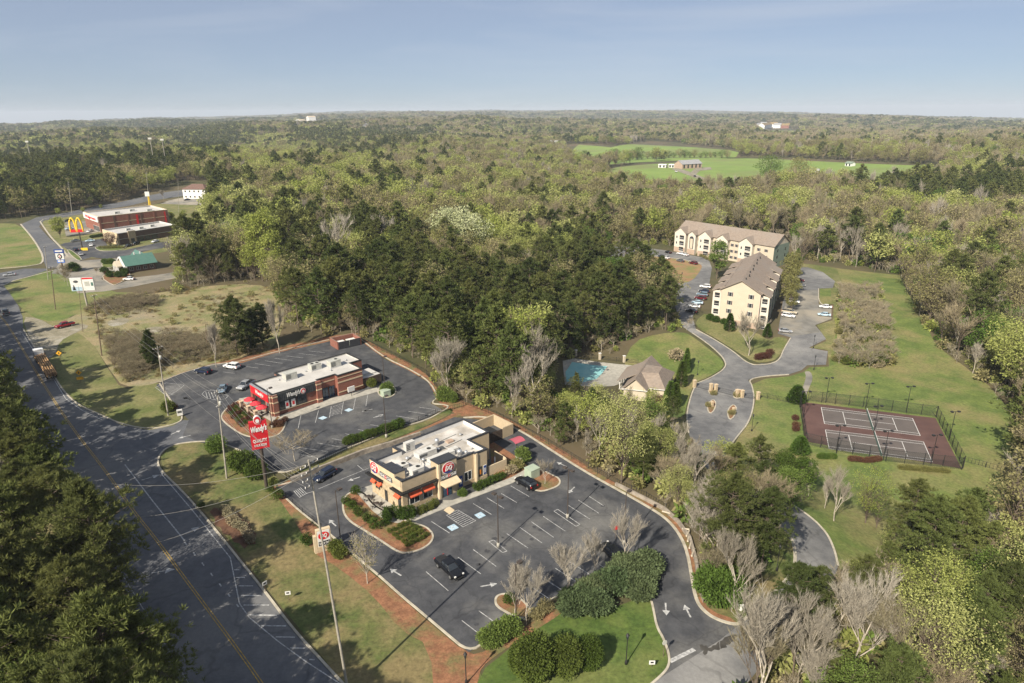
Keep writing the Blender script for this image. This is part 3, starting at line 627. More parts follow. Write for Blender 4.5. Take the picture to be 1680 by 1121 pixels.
for k_ in ([(1142, 630), (1165, 621), (1192, 604), (1188, 589), (1173, 574), (1158, 562), (1136, 547)], [(1190, 742), (1210, 715), (1230, 692), (1238, 657), (1234, 633), (1228, 624), (1249, 618), (1294, 615)],
           [(1293, 825), (1320, 842), (1341, 859), (1359, 880), (1370, 907), (1375, 930)], [(1142, 541), (1173, 558), (1203, 577), (1222, 593), (1237, 600), (1264, 598), (1279, 591), (1285, 575), (1297, 555)], [(1142, 630), (1133, 651), (1126, 680), (1130, 712)],
           [(1343, 474), (1343, 500), (1366, 503)], [(1020, 416), (1060, 419), (1110, 424), (1153, 433)]):
    kerb(k_, .34, .2, mat='kerb')
for c_, n_ in [([(1160, 672), (1163, 662), (1170, 656), (1175, 662), (1172, 674), (1165, 680)], 0), ([(1193, 680), (1196, 670), (1204, 664), (1209, 672), (1204, 685), (1197, 690)], 0), ([(1162, 645), (1164, 637), (1176, 637), (1177, 645), (1170, 648)], 0), ([(1202, 652), (1206, 640), (1217, 640), (1219, 650), (1211, 655)], 0)]:
    island(c_, 'pine_straw', .2, 1)
# tennis courts
zc = lambda x, y: (1180+x/3.298, 560+y/3.298)
sheet('tennis_court_slab', [zc(440, 330), zc(1170, 418), zc(1312, 692), zc(465, 545)], 'court_brown', .13, 3, 0)
CU = [zc(551, 360), zc(1045, 420), zc(1087, 514), zc(569, 449)]; CLW = [zc(574, 482), zc(1104, 547), zc(1152, 657), zc(594, 585)]
sg = []
def bil(c, s, t):
    a = (c[0][0]+(c[1][0]-c[0][0])*s, c[0][1]+(c[1][1]-c[0][1])*s); b = (c[3][0]+(c[2][0]-c[3][0])*s, c[3][1]+(c[2][1]-c[3][1])*s)
    return (a[0]+(b[0]-a[0])*t, a[1]+(b[1]-a[1])*t)
for c in (CU, CLW):
    sheet('tennis_court', c, 'court_grey', .145, 3, 0)
    for a, b in [((0, 0), (1, 0)), ((1, 0), (1, 1)), ((1, 1), (0, 1)), ((0, 1), (0, 0)), ((0, .125), (1, .125)), ((0, .875), (1, .875)), ((.23, .125), (.23, .875)), ((.77, .125), (.77, .875)), ((.23, .5), (.77, .5))]:
        sg.append([bil(c, *a), bil(c, *b)])
marks('court_lines', sg, .12, 'white', .16)
# pool and deck
zp = lambda x, y: (900+x/5.6, 550+y/5.6)
sheet('pool_deck', [zp(130, 240), zp(230, 215), zp(600, 265), zp(820, 285), zp(800, 380), zp(600, 470), zp(430, 480), zp(150, 460)], 'concrete', .10, 3, 0)
sheet('pool_water', [zp(215, 250), zp(540, 290), zp(440, 405), zp(300, 440), zp(160, 430), zp(155, 340)], 'pool_water', .13, 3, 0)
# ---- left-hand town edge
zl = lambda x, y: (60+x/6.222, 300+y/6.222)
sheet('car_park', [zl(240, 635), zl(290, 615), zl(700, 570), zl(720, 640), zl(600, 655), zl(640, 700), zl(900, 690), zl(1250, 610), zl(1500, 590), zl(1500, 640), zl(1200, 680), zl(850, 760), zl(700, 780), zl(560, 760), zl(440, 800), zl(330, 690)], 'asphalt_lot', .075, 4, 0)
sheet('car_park', [zl(280, 400), zl(560, 390), zl(640, 500), zl(560, 520), zl(300, 545), zl(285, 470)], 'asphalt_tan', .075, 4, 0)
sheet('car_park', [zl(150, 930), zl(260, 790), zl(330, 700), zl(440, 800), zl(560, 790), zl(850, 770), zl(840, 800), zl(680, 830), zl(760, 890), zl(830, 880), zl(680, 950), zl(660, 985), zl(800, 1050), zl(1000, 970), zl(1250, 940), zl(1500, 900), zl(1500, 960), zl(1000, 1060), zl(700, 1110), zl(420, 1130), zl(320, 980), zl(230, 930)], 'asphalt_tan', .08, 4, 0)
sheet('car_park', [zl(1260, 215), zl(1350, 180), zl(1500, 150), zl(1680, 155), zl(1800, 170), zl(1800, 230), zl(1500, 225)], 'asphalt_tan', .075, 4, 0)
island([zl(590, 665), zl(640, 650), zl(860, 640), zl(930, 650), zl(860, 690), zl(700, 700), zl(630, 690)], 'grass_lush', .14, 1)
island([zl(310, 690), zl(340, 680), zl(470, 780), zl(430, 800), zl(360, 750)], 'grass_lush', .14, 1)
island([zl(660, 830), zl(720, 790), zl(790, 810), zl(800, 850), zl(740, 870), zl(680, 865)], 'grass_lush', .14, 1)
island([zl(660, 970), zl(720, 920), zl(940, 900), zl(960, 960), zl(820, 1040), zl(770, 1045)], 'pine_straw', .14, 1)
kerb([(0, 441), (50, 437), (76, 431), (58, 396), (34, 368)], .8); kerb([(66, 364), (82, 388), (102, 408), (112, 422)], .8); kerb([(66, 364), (74, 358), (140, 350), (240, 336)], .5)
kerb([(5, 469), (22, 461), (50, 454), (88, 444)], .8)
# ---- far fields, drive, highway
for nm, pts, off in [('pasture', [(940, 237), (980, 240), (1010, 243), (1075, 235), (1145, 243), (1215, 248), (1205, 262), (1080, 264), (975, 274), (935, 268)], .3),
                     ('pasture', [(1000, 277), (1040, 272), (1080, 269), (1160, 261), (1245, 260), (1340, 265), (1415, 269), (1560, 274), (1540, 302), (1490, 312), (1415, 312), (1340, 306), (1245, 322), (1170, 324), (1080, 322), (1020, 312), (985, 292)], .3),
                     ('pasture', [(1247, 215), (1315, 215), (1312, 222), (1258, 222)], .5), ('pasture', [(1345, 209), (1420, 207), (1410, 210)], .5)]:
    sheet(nm, pts, 'field_far', off, 25, 1)
sheet('driveway', [(1100, 278), (1112, 276), (1170, 299), (1180, 306), (1170, 305)], 'gravel', .5, 25, 0)
sheet('driveway', [(1132, 285), (1142, 276), (1166, 275), (1168, 279), (1148, 281), (1140, 289)], 'gravel', .55, 25, 0)
sheet('far_highway', [(590, 216), (594, 209), (600, 203), (607, 203), (606, 209), (600, 216)], 'asphalt_old', .6, 60, 0)
# ================================================================== vegetation
def rnd(r, n=None): return r.random(n)
def quadset(c, a, b, L, Wd):
    """one lozenge leaf per centre: c centres, a long axis, b cross axis -> verts, tris"""
    n = len(c); L = np.broadcast_to(L, (n,))[:, None]; Wd = np.broadcast_to(Wd, (n,))[:, None]
    v = np.stack([c, c+a*L*.5+b*Wd*.5, c+a*L, c+a*L*.5-b*Wd*.5], 1).reshape(-1, 3)
    i = np.arange(n)*4
    return v, np.stack([i, i+1, i+2, i+3], 1)
def unit(v): return v/np.maximum(np.linalg.norm(v, axis=-1, keepdims=True), 1e-9)
def randdir(r, n): return unit(r.normal(size=(n, 3)))
def frames(r, a):
    t = randdir(r, len(a)); return unit(np.cross(a, t))
def slivers(p0, p1, w, r):
    """thin twig triangles from p0 to p1"""
    n = len(p0); d = p1-p0; b = frames(r, unit(d)); w = np.broadcast_to(w, (n,))[:, None]
    v = np.stack([p0-b*w*.5, p0+b*w*.5, p1], 1).reshape(-1, 3); i = np.arange(n)*3
    return v, np.stack([i, i+1, i+2], 1)
def np_mesh(name, parts, mats):
    """parts: list of (verts, faces array, material slot)"""
    V = []; Fl = []; ml = []; off = 0
    me = bpy.data.meshes.new(name); counts = []; loops = []
    for v, f, k in parts:
        if len(v) == 0: continue
        V.append(np.asarray(v, float)); f = np.asarray(f)+off; off += len(v)
        loops.append(f.ravel()); counts.append(np.full(len(f), f.shape[1])); ml.append(np.full(len(f), k))
    V = np.concatenate(V); loops = np.concatenate(loops); counts = np.concatenate(counts); ml = np.concatenate(ml)
    me.vertices.add(len(V)); me.vertices.foreach_set('co', V.ravel())
    me.loops.add(len(loops)); me.loops.foreach_set('vertex_index', loops.astype(np.int32))
    me.polygons.add(len(counts)); st = np.concatenate([[0], np.cumsum(counts)[:-1]]); me.polygons.foreach_set('loop_start', st.astype(np.int32))
    me.polygons.foreach_set('material_index', ml.astype(np.int32))
    for m in mats: me.materials.append(M[m])
    me.update(calc_edges=True); return me
def tube_np(path, rad, n=5):
    path = np.asarray(path, float); m = len(path); rad = np.broadcast_to(rad, (m,))
    d = unit(np.gradient(path, axis=0)); a = np.tile([1., .13, 0], (m, 1)); e1 = unit(np.cross(d, a)); e2 = np.cross(d, e1)
    k = np.arange(n)*2*np.pi/n
    v = path[:, None]+(e1[:, None]*np.cos(k)[None, :, None]+e2[:, None]*np.sin(k)[None, :, None])*rad[:, None, None]
    f = []
    for i in range(m-1):
        for j in range(n): f.append((i*n+j, i*n+(j+1) % n, (i+1)*n+(j+1) % n, (i+1)*n+j))
    return v.reshape(-1, 3), np.array(f)
def join_np(lst):
    V = []; Fs = []; o = 0
    for v, f in lst: V.append(v); Fs.append(f+o); o += len(v)
    return np.concatenate(V), np.concatenate(Fs)
# every maker returns (trunk parts, crown parts) for a tree about 1.0 x given height at the origin
def pine(seed, H=17, lod=0, R=3.4, base=.42, leaf='leaf_pine'):
    r = np.random.default_rng(seed)
    nb, nt, nbl, bl, bw = [(84, 18, 14, .50, .075), (48, 11, 8, .78, .19), (30, 7, 6, 1.15, .42), (9, 3, 3, 3.0, 2.0)][lod]
    lean = r.normal(size=2)*.25
    tz = np.linspace(0, H*.97, 7); path = np.stack([lean[0]*(tz/H)**2, lean[1]*(tz/H)**2, tz], 1)
    tr = [tube_np(path, .19*(H/17)*(1-tz/H*.88), 6 if lod == 0 else 4)]
    C = []; D = []
    lump = r.random(8)*6.28
    for i in range(nb):
        t = base+(1-base)*((i+.5)/nb)**.9; t = min(t+r.normal()*.01, .99)
        s = (t-base)/(1-base)
        prof = (math.sin(math.pi*min(1, s*.80+.24))**.7)*(1 if s < .9 else .75)
        a = i*2.4+r.normal()*.4; br = R*prof*(.72+.5*r.random())*(1+.22*math.sin(a*2+lump[int(s*7)]))
        z0 = t*H; rise = .10+.5*s
        c0 = np.array([lean[0]*t*t, lean[1]*t*t, z0]); dr = np.array([math.cos(a), math.sin(a), rise]); dr /= np.linalg.norm(dr)
        if lod < 2: tr.append(tube_np(np.stack([c0, c0+dr*br*.5, c0+dr*br*.95+np.array([0, 0, .05*br])]), np.array([.055, .04, .015])*(1 if lod == 0 else 1.5), 3))
        q = (.25+.78*r.random(nt)**.75)[:, None]
        C.append(c0+dr*br*q+r.normal(size=(nt, 3))*np.array([.33, .33, .22])*br*.33); D.append(np.tile(dr, (nt, 1)))
    C.append(np.array([[lean[0], lean[1], H*.97]])+r.normal(size=(nt, 3))*.4); D.append(np.tile([0, 0, 1.], (nt, 1)))
    C = np.concatenate(C); D = np.concatenate(D)
    C = np.repeat(C, nbl, 0); D = np.repeat(D, nbl, 0)
    a = unit(randdir(r, len(C))*1.0+D*.5+np.array([0, 0, .75])); b = frames(r, a)
    v, f = quadset(C, a, b, bl*(.7+.6*rnd(r, len(C))), bw)
    return join_np_mixed(tr), [(v, f, 0)], 'bark', leaf
def join_np_mixed(tr): v, f = join_np(tr); return [(v, f, 0)]
def leafy(seed, H=15, lod=0, R=4.2, base=.25, leaf='leaf_spring', fill=1.0, bark='bark', tall=1.0, twig='twig_tan'):
    r = np.random.default_rng(seed)
    nc, nl, sz = [(46, 150, .25), (40, 62, .48), (30, 34, .80), (8, 7, 2.6)][lod]
    nl = max(3, int(nl*fill))
    zc = H*(base+(1-base)*.52); hz = H*(1-base)*.5*tall
    tz = np.linspace(0, H*.8, 6); bend = r.normal(size=2)*.35
    path = np.stack([bend[0]*np.sin(tz/H*3), bend[1]*np.sin(tz/H*2.5), tz], 1)
    tr = [tube_np(path, .20*(H/15)*(1-tz/H), 6 if lod == 0 else 4)]
    C = []
    for i in range(nc):
        u = randdir(r, 1)[0]; u[2] = u[2]*.85+.28; q = (.42+.55*r.random()**.5)
        rr = R*(.82+.36*r.random()); c = np.array([u[0]*rr*q, u[1]*rr*q, zc+u[2]*hz*q])
        C.append(c)
        if lod < 2:
            z0 = max(H*base*.8, c[2]-abs(c[0]+c[1])*.5-1.5-hz*.25); z0 = min(z0, H*.75)
            p0 = np.array([bend[0]*math.sin(z0/H*3), bend[1]*math.sin(z0/H*2.5), z0]); mid = (p0+c)/2+np.array([0, 0, -.2])
            tr.append(tube_np(np.stack([p0, mid, c]), np.array([.08, .05, .02])*(H/15)*(1 if lod == 0 else 1.3), 3))
    C = np.array(C); cr_ = R*.33*(.75+.5*r.random(nc))
    CC = np.repeat(C, nl, 0); rad = np.repeat(cr_, nl)
    off = randdir(r, len(CC))*(rad*(.35+.75*rnd(r, len(CC))**.6))[:, None]; off[:, 2] *= .75
    c = CC+off; a = unit(randdir(r, len(c))+unit(off)*.8); b = frames(r, a)
    v, f = quadset(c, a, b, sz*(.6+.8*rnd(r, len(c))), sz*.62)
    parts = [(v, f, 0)]
    if fill < .8 and lod < 3:
        k = nc*(10 if lod == 0 else 5); p0 = np.repeat(C, k//nc, 0)+r.normal(size=(k//nc*nc, 3))*R*.08; d = unit(randdir(r, len(p0))+np.array([0, 0, .8]))
        v2, f2 = slivers(p0, p0+d*R*.42*(.5+rnd(r, len(p0)))[:, None], [.035, .07, .16][lod], r); tr.append((v2, np.concatenate([f2, f2[:, 2:]], 1)))
    return join_np_mixed(tr), parts, bark, leaf
def bare(seed, H=12, lod=0, R=3.2, twig='twig_grey', vase=.6, bark='bark_pale', base=.2):
    """leafless tree: forking limbs and fine twigs"""
    r = np.random.default_rng(seed)
    tr = []; tw0 = []; tw1 = []; depth = [4, 3, 2, 1][lod]
    def grow(p, d, L, rad, k):
        q = p+d*L*.5+r.normal(size=3)*L*.03; e = p+d*L+r.normal(size=3)*L*.06
        if k >= depth-2 or lod >= 2 or k < 2: tr.append(tube_np(np.stack([p, q, e]), np.array([rad, rad*.8, rad*.55]), 4 if k < 2 else 3))
        else: tr.append(tube_np(np.stack([p, q, e]), np.array([rad, rad*.8, rad*.55]), 3))
        m = [16, 16, 30, 34][lod] if k >= depth else 3
        for _ in range(m):
            s = r.random(); b = p+(e-p)*s; dd = unit(d*1.1+r.normal(size=3)*.55+np.array([0, 0, .45]))
            tw0.append(b); tw1.append(b+dd*(L*(.55 if lod < 2 else .9))*(.5+r.random()))
        if k >= depth: return
        for i in range([4, 4, 5, 6][lod] if k else [6, 6, 6, 8][lod]):
            s = .35+.65*(i+1)/5; s = min(s, 1); b = p+(e-p)*s
            ax = r.normal(size=3); ax[2] = abs(ax[2])*.25; dd = unit(d*(1.0 if k else .55)+unit(ax)*(vase+.12*r.normal())+np.array([0, 0, .28]))
            grow(b, dd, L*(.62+.14*r.random()), rad*.52, k+1)
    L0 = H*.42
    grow(np.array([0., 0, 0]), np.array([0, 0, 1.]), L0, .13*H/10, 0)
    v, f = join_np(tr)
    sc = H/max(v[:, 2].max(), 1); w0 = np.array(tw0); w1 = np.array(tw1)
    sx = R/max(np.percentile(np.abs(np.concatenate([w1[:, 0], w1[:, 1]])), 97), .5); S = np.array([sx, sx, sc])
    vt, ft = slivers(w0*S, w1*S, [.03, .05, .085, .34][lod]*(H/12), r)
    return [(v*S, f, 0)], [(vt, ft, 0)], bark, twig
def shrub(seed, H=1.2, R=.7, n=900, sz=.13, leaf='leaf_box', flat=.0, lumps=10):
    r = np.random.default_rng(seed)
    lc = randdir(r, lumps)*np.array([R, R, H*.5])*.45; lc[:, 2] += H*.5
    k = r.integers(0, lumps, n); u = randdir(r, n)
    c = lc[k]+u*np.array([R, R, H*.5])*(.55+.08*r.normal(size=n))[:, None]
    c[:, 2] = np.clip(c[:, 2], .02, H*1.05)
    a = unit(u+randdir(r, n)*.6); b = frames(r, a)
    v, f = quadset(c, a, b, sz*(.6+.8*rnd(r, n)), sz*.6)
    return [(v, f, 0)], leaf
def cypress(seed, H=6, R=.8, n=2600, sz=.32, leaf='leaf_green', pw=.7):
    r = np.random.default_rng(seed); t = r.random(n)**.8; a_ = r.random(n)*6.283
    rr = R*np.maximum(.08, (1-t)**pw)*(.75+.35*r.random(n))*np.minimum(1, .55+t*4)
    c = np.stack([np.cos(a_)*rr, np.sin(a_)*rr, .15+t*(H-.3)], 1); u = unit(np.stack([np.cos(a_), np.sin(a_), np.full(n, .8)], 1)+r.normal(size=(n, 3))*.35)
    v, f = quadset(c, u, frames(r, u), sz*(.6+.8*rnd(r, n)), sz*.5)
    tz = np.linspace(0, H*.9, 4); return [(*tube_np(np.stack([tz*0, tz*0, tz], 1), .1*(1-tz/H*.8), 5), 0)], [(v, f, 0)], 'bark', leaf
PROTO = {}
def tree_mesh(key, maker, **kw):
    """trunk mesh, crown mesh for individuals"""
    if key in PROTO: return PROTO[key]
    t, c, bk, lf = maker(**kw)
    mt = np_mesh('trunk', t, [bk]); mt.polygons.foreach_set('use_smooth', [True]*len(mt.polygons)); mc = np_mesh('crown', c, [lf])
    PROTO[key] = (mt, mc); return PROTO[key]
def plant_tree(name, key, maker, kw, x, y, s, label, group, tint=None, rz=None, z=None, sxy=1.0, cat='tree'):
    mt, mc = tree_mesh(key, maker, **kw)
    z = h1(x, y)-.05 if z is None else z
    o = thing(name, (x, y, z), label, cat, group, random.random()*6.28 if rz is None else rz); o.scale = (s*sxy, s*sxy, s)
    for nm, me in (('trunk', mt), ('crown', mc)):
        c = bpy.data.objects.new(nm, me); COL.objects.link(c); c.parent = o; c['tint'] = float(random.random() if tint is None else tint)
    return o
# ------------------------------------------------------------------ where trees grow (ground positions, judged by photo pixel of the base)
CLEAR = [
 [(-330, 366), (-60, 366), (0, 362), (35, 358), (60, 352), (140, 344), (235, 318), (300, 300), (330, 296), (352, 318), (350, 345), (348, 405), (300, 428), (288, 458), (292, 482), (330, 470), (425, 462), (455, 480), (470, 540), (540, 552), (596, 553), (650, 580), (705, 610), (722, 638), (765, 660),
  (815, 680), (865, 703), (905, 727), (965, 765), (1010, 790), (1050, 808), (1090, 832), (1118, 852), (1136, 882), (1145, 925), (1152, 975), (1168, 998), (1212, 1012), (1220, 985), (1245, 960), (1262, 925), (1275, 880), (1282, 860), (1305, 840), (1280, 815), (1225, 790), (1200, 768), (1160, 775), (1130, 750), (1120, 705),
  (1100, 690), (1020, 690), (915, 640), (905, 600), (960, 578), (1010, 585), (1030, 560), (1090, 543), (1130, 545), (1112, 525), (1098, 495), (1070, 480), (1020, 462), (990, 440), (970, 405), (1040, 400), (1110, 405), (1200, 380), (1300, 395), (1300, 430), (1375, 432), (1430, 445), (1474, 450), (1498, 500), (1528, 560), (1547, 580),
  (1578, 604), (1616, 635), (1652, 677), (1668, 742), (1656, 790), (1642, 840), (1600, 860), (1475, 905), (1420, 945), (1385, 945), (1370, 960), (1334, 1012), (1266, 1082), (1186, 1180), (1200, 1500), (1000, 3000), (700, 3000), (700, 1600), (500, 1230), (429, 1121), (334, 991), (256, 885), (177, 778), (75, 637), (0, 515), (-60, 478), (-170, 420), (-330, 400)],
 [(925, 236), (980, 237), (1010, 239), (1075, 231), (1150, 240), (1215, 247), (1205, 262), (1080, 264), (975, 274), (935, 268)],
 [(985, 292), (1000, 276), (1040, 268), (1080, 265), (1160, 258), (1245, 257), (1340, 262), (1415, 266), (1570, 273), (1540, 302), (1490, 310), (1415, 312), (1340, 306), (1245, 322), (1170, 324), (1080, 322), (1020, 312)],
 [(1240, 213), (1320, 213), (1318, 224), (1252, 224)], [(1340, 207), (1425, 205), (1412, 211)], [(585, 218), (590, 209), (596, 202), (610, 202), (609, 210), (604, 218)], [(1235, 205), (1300, 203), (1300, 213), (1240, 214)], [(480, 200), (530, 197), (530, 207), (484, 209)]]
LEFTW = [(float(p[0]), float(p[1])) for p in offset_path(CLs, side*9.8)]
def is_clear(x, y):
    u, v = project(x, y, h(x, y)); c = np.zeros(x.shape, bool)
    for poly in CLEAR: c |= inpoly(u, v, poly)
    # strip of the main road outside the frame: everything right of the line 13 m left of the centre line
    road = poly_dist(x, y, LEFTW+[tuple(p) for p in offset_path(CLs, -side*16)][::-1])[1]
    return c | road
# which kind grows where: blobs in photo space, weights for (pine, spring, olive, green, grey bare, tan bare, light pine)
KINDS = ['pine', 'spring', 'olive', 'green', 'grey', 'tan', 'lpine']
BL = [  # (u, v, ru, rv, weights) ; the first strong blob wins by smooth weighting
 (150, 290, 260, 52, (26, .3, .3, .1, .1, .1, .5)), (350, 240, 60, 25, (24, .2, .2, 0, 0, 0, .4)), (590, 235, 120, 18, (13, 1, .5, .5, 0, .5, 1)), (100, 235, 200, 18, (.6, 5, 4, .5, .2, 1, .5)), (320, 330, 60, 70, (7, 1, .5, .5, .3, .3, 1)),
 (440, 240, 80, 20, (.5, 5, 3, 1, .3, .8, .5)), (480, 410, 110, 62, (7, .8, .6, .4, .2, .3, 1.5)), (440, 400, 22, 60, (0, 8, .3, 1, 0, 0, 0)), (550, 380, 30, 40, (.2, .2, .3, 0, .5, 6, .3)), (620, 320, 130, 42, (1.4, 5, 4, .4, .4, 3.0, .6)), (700, 335, 110, 28, (.8, 5, 4, .5, .3, 2, .5)), (660, 465, 160, 76, (9, .2, .4, .4, .2, .2, 2)),
 (820, 400, 90, 50, (1.2, 5, 4, .5, .5, 1.5, 1)), (860, 460, 160, 90, (6.5, .6, 1.2, .6, .3, .4, 2.5)), (860, 320, 140, 22, (4.0, 1.2, 2.0, .3, .3, 2, .5)), (980, 350, 140, 40, (.6, 1.2, 3, 1, 1, 3.5, .4)), (1000, 300, 160, 30, (.5, 1.6, 3, .3, 1, 3.5, .3)), (800, 260, 180, 30, (.9, 1.6, 3, .5, .8, 4, .4)), (1000, 225, 220, 14, (1.5, 1.2, 3, 2.0, .3, 1.5, 1)),
 (1250, 325, 240, 40, (.4, 1.6, 2.6, .5, 2, 3.6, .3)), (1500, 230, 240, 30, (.8, 1.6, 2.6, .8, 1.5, 3, .6)), (1560, 310, 180, 18, (26, .2, .2, .2, .1, .2, .6)), (1400, 380, 200, 50, (.5, 1.8, 2.6, .8, 2.4, 3.2, .6)), (1600, 400, 140, 60, (.8, 1.5, 2, 1, 2.4, 3, .6)), (1600, 520, 140, 70, (.8, 2, 2.2, 2.4, 2.4, 2, .6)), (1500, 480, 50, 80, (.2, 1.4, 2, 3.5, 2, 1, .2)),
 (1640, 640, 70, 120, (.8, 2, 2, 2.5, 2.5, 2, .6)), (1000, 600, 140, 70, (3.5, 1, 2, .6, 1, 1.2, 3)), (960, 700, 160, 60, (4, 1.6, .9, .2, 2.8, .7, 3)), (1180, 810, 110, 90, (4, .3, .5, .1, 4.5, 1.8, 3)), (1500, 950, 200, 120, (2.6, 1.2, 1.2, .5, 4.5, 2.0, 2.5)), (1620, 880, 60, 60, (.5, 2, 1, 5, 2, .5, .6)), (1250, 1080, 160, 60, (.8, .6, 1.5, .3, 5, 3, 1)),
 (500, 530, 130, 60, (4.5, 1.2, 1.4, 1.2, .3, .4, 3)), (680, 590, 120, 50, (5, 1, 2, 1, .4, .5, 3.5)), (560, 295, 400, 40, (2.2, 3.0, 2.6, .8, .4, 1, 1)), (60, 900, 320, 330, (7, .1, .4, .3, .15, .15, 6)), (30, 560, 60, 60, (8, .1, .5, .1, .1, .1, 3))]
BLn = [(b[0], b[1], b[2], b[3], np.array(b[4], float)/sum(b[4])) for b in BL]
def kind_probs(x, y):
    u, v = project(x, y, h(x, y)+12); W_ = np.full((len(x), 7), 1e-4)
    W_ += np.array([.5, .5, .9, .3, .4, .9, .3])[None]*2e-3
    for bu, bv, ru, rv, wt in BLn:
        g = np.exp(-(((u-bu)/ru)**2+((v-bv)/rv)**2)*1.6); W_ += (g**1.3)[:, None]*wt[None]
    Rr = np.hypot(x, y); fm = ss((Rr-280)/250)[:, None]; W_ = W_*(1+fm*(np.array([.50, 2.2, 1.8, .9, .6, 1.6, .9])[None]-1))
    # clustering: neighbouring trees tend to be of one kind
    for k in range(7):
        n_ = np.sin(x/23+k*1.7+np.sin(y/31+k))+np.sin(y/27+k*2.3+np.sin(x/19-k)); W_[:, k] *= np.exp(n_*.75)
    return W_/W_.sum(1, keepdims=True)
def scatter_pts(r0, r1, s0, s1, rng, az0=-46, az1=44):
    """jittered points, spacing growing from s0 to s1"""
    out = []; R = r0
    while R < r1:
        s = s0+(s1-s0)*(R-r0)/(r1-r0); n = int(R*math.radians(az1-az0)/s)
        a = math.radians(az0)+(np.arange(n)+rng.random(n)*.9+(rng.random()))/max(n, 1)*math.radians(az1-az0)
        rr = R+(rng.random(n)-.5)*s*1.0; out.append(np.stack([rr*np.sin(a), rr*np.cos(a)], 1)); R += s*.9
    return np.concatenate(out)
rg = np.random.default_rng(11)
near = scatter_pts(34, 620, 5.6, 7.6, rg, -62, 50); mid = scatter_pts(620, 1700, 7.8, 13, rg)
pts = np.concatenate([near, mid]); x, y = pts[:, 0], pts[:, 1]
pu, pv = project(x, y, h(x, y))
keep = ~is_clear(x, y)
# left wood: nothing in front of the camera foot except on the far side of the main road
LW = [(-400, 3000), (-2500, 900), (-2500, 380), (-60, 485), (0, 560), (60, 660), (95, 730), (150, 830), (200, 930), (250, 1010), (300, 1090), (360, 1180), (470, 1400), (560, 1700), (650, 3000)]
near_ok = (y > 62) | ((x < -25) & (y > 12)) | ((x > 28) & (y > 44))
keep &= near_ok
x, y = x[keep], y[keep]; R_ = np.hypot(x, y)
pu, pv = project(x, y, h(x, y)+14)
inview = (pu > -260) & (pu < 1860) & (pv < 1400)
x, y, R_, pu, pv = x[inview], y[inview], R_[inview], pu[inview], pv[inview]
pr = kind_probs(x, y); cum = np.cumsum(pr, 1); kk = (rg.random(len(x))[:, None] > cum).sum(1).clip(0, 6)
print('trees', len(x), np.bincount(kk))
def mesh_one(key, maker, **kw):
    """single mesh (trunk and crown) for the mass of distant wood"""
    t, c, bk, lf = maker(**kw)
    return np_mesh('tree', t+[(v, f, 1) for v, f, k in c], [bk, lf])
SPEC = {  # maker, kwargs, height, name, category words
 'pine': (pine, dict(H=17, R=3.9, base=.36, leaf='leaf_pine'), 'pine_tree'), 'lpine': (pine, dict(H=15, R=3.8, base=.2, leaf='leaf_pine_light'), 'pine_tree'),
 'spring': (leafy, dict(H=14.5, R=4.7, leaf='leaf_spring', fill=.8, base=.18), 'leafy_tree'), 'olive': (leafy, dict(H=14.5, R=4.9, leaf='leaf_olive', fill=.6, base=.18), 'leafy_tree'), 'green': (leafy, dict(H=12, R=3.6, leaf='leaf_green', fill=.8, base=.12), 'leafy_tree'),
 'grey': (bare, dict(H=14, R=3.3, twig='twig_grey', vase=.5), 'bare_tree'), 'tan': (bare, dict(H=14, R=4.8, twig='twig_tan', vase=.6, bark='bark'), 'bare_tree')}
LABEL = {'pine': 'tall dark green pine', 'lpine': 'lighter green young pine', 'spring': 'yellow-green tree in new leaf', 'olive': 'thin-leaved olive tree', 'green': 'bright green leafy tree', 'grey': 'leafless pale grey tree', 'tan': 'leafless tan tree'}
def place_name(u, v, R):
    if u < 420 and v > 560: return 'in the wood left of the main road'
    if u < 640 and v < 600 and R > 250: return 'in the dark belt behind the drive-in restaurants and scrub field'
    if u < 900 and v < 640: return 'in the central wood behind the red-brick restaurant'
    if u < 1250 and v < 830: return 'in the wood between the tan restaurant and the swimming pool'
    if u < 1330: return 'beside the lower access road by the bare-tree thicket'
    if v > 780: return 'in the bottom right wood below the tennis courts'
    return 'along the right-hand edge of the mown meadow'
BU, BV = project(x, y, h(x, y)); HM = np.ones(len(x)); HM[(BU > 1120) & (BU < 1270) & (BV > 735) & (BV < 850)] = .6; HM[(BU > 895) & (BU < 1115) & (BV > 625) & (BV < 700)] = .42; HM[(BU > 780) & (BU < 1100) & (BV >= 755) & (BV < 900)] = 1.25; HM[(BU > 880) & (BU < 1130) & (BV >= 690) & (BV < 765)] = .6; HM[(BU > 1215) & (BU < 1330) & (BV > 780) & (BV < 935)] = .7; HM[(BU > 1020) & (BU < 1130) & (BV > 680) & (BV < 800)] = .55; HM[(BU > 1290) & (BV > 890)] = .9; HM[(BU > 1290) & (BU < 1500) & (BV > 925) & (BV < 1075)] = .5
order = np.argsort(R_); cnt = {'pine_tree': 0, 'leafy_tree': 0, 'bare_tree': 0}; stuff_idx = []
fv = (pu > -40) & (pu < 1720) & (pv < 1330)
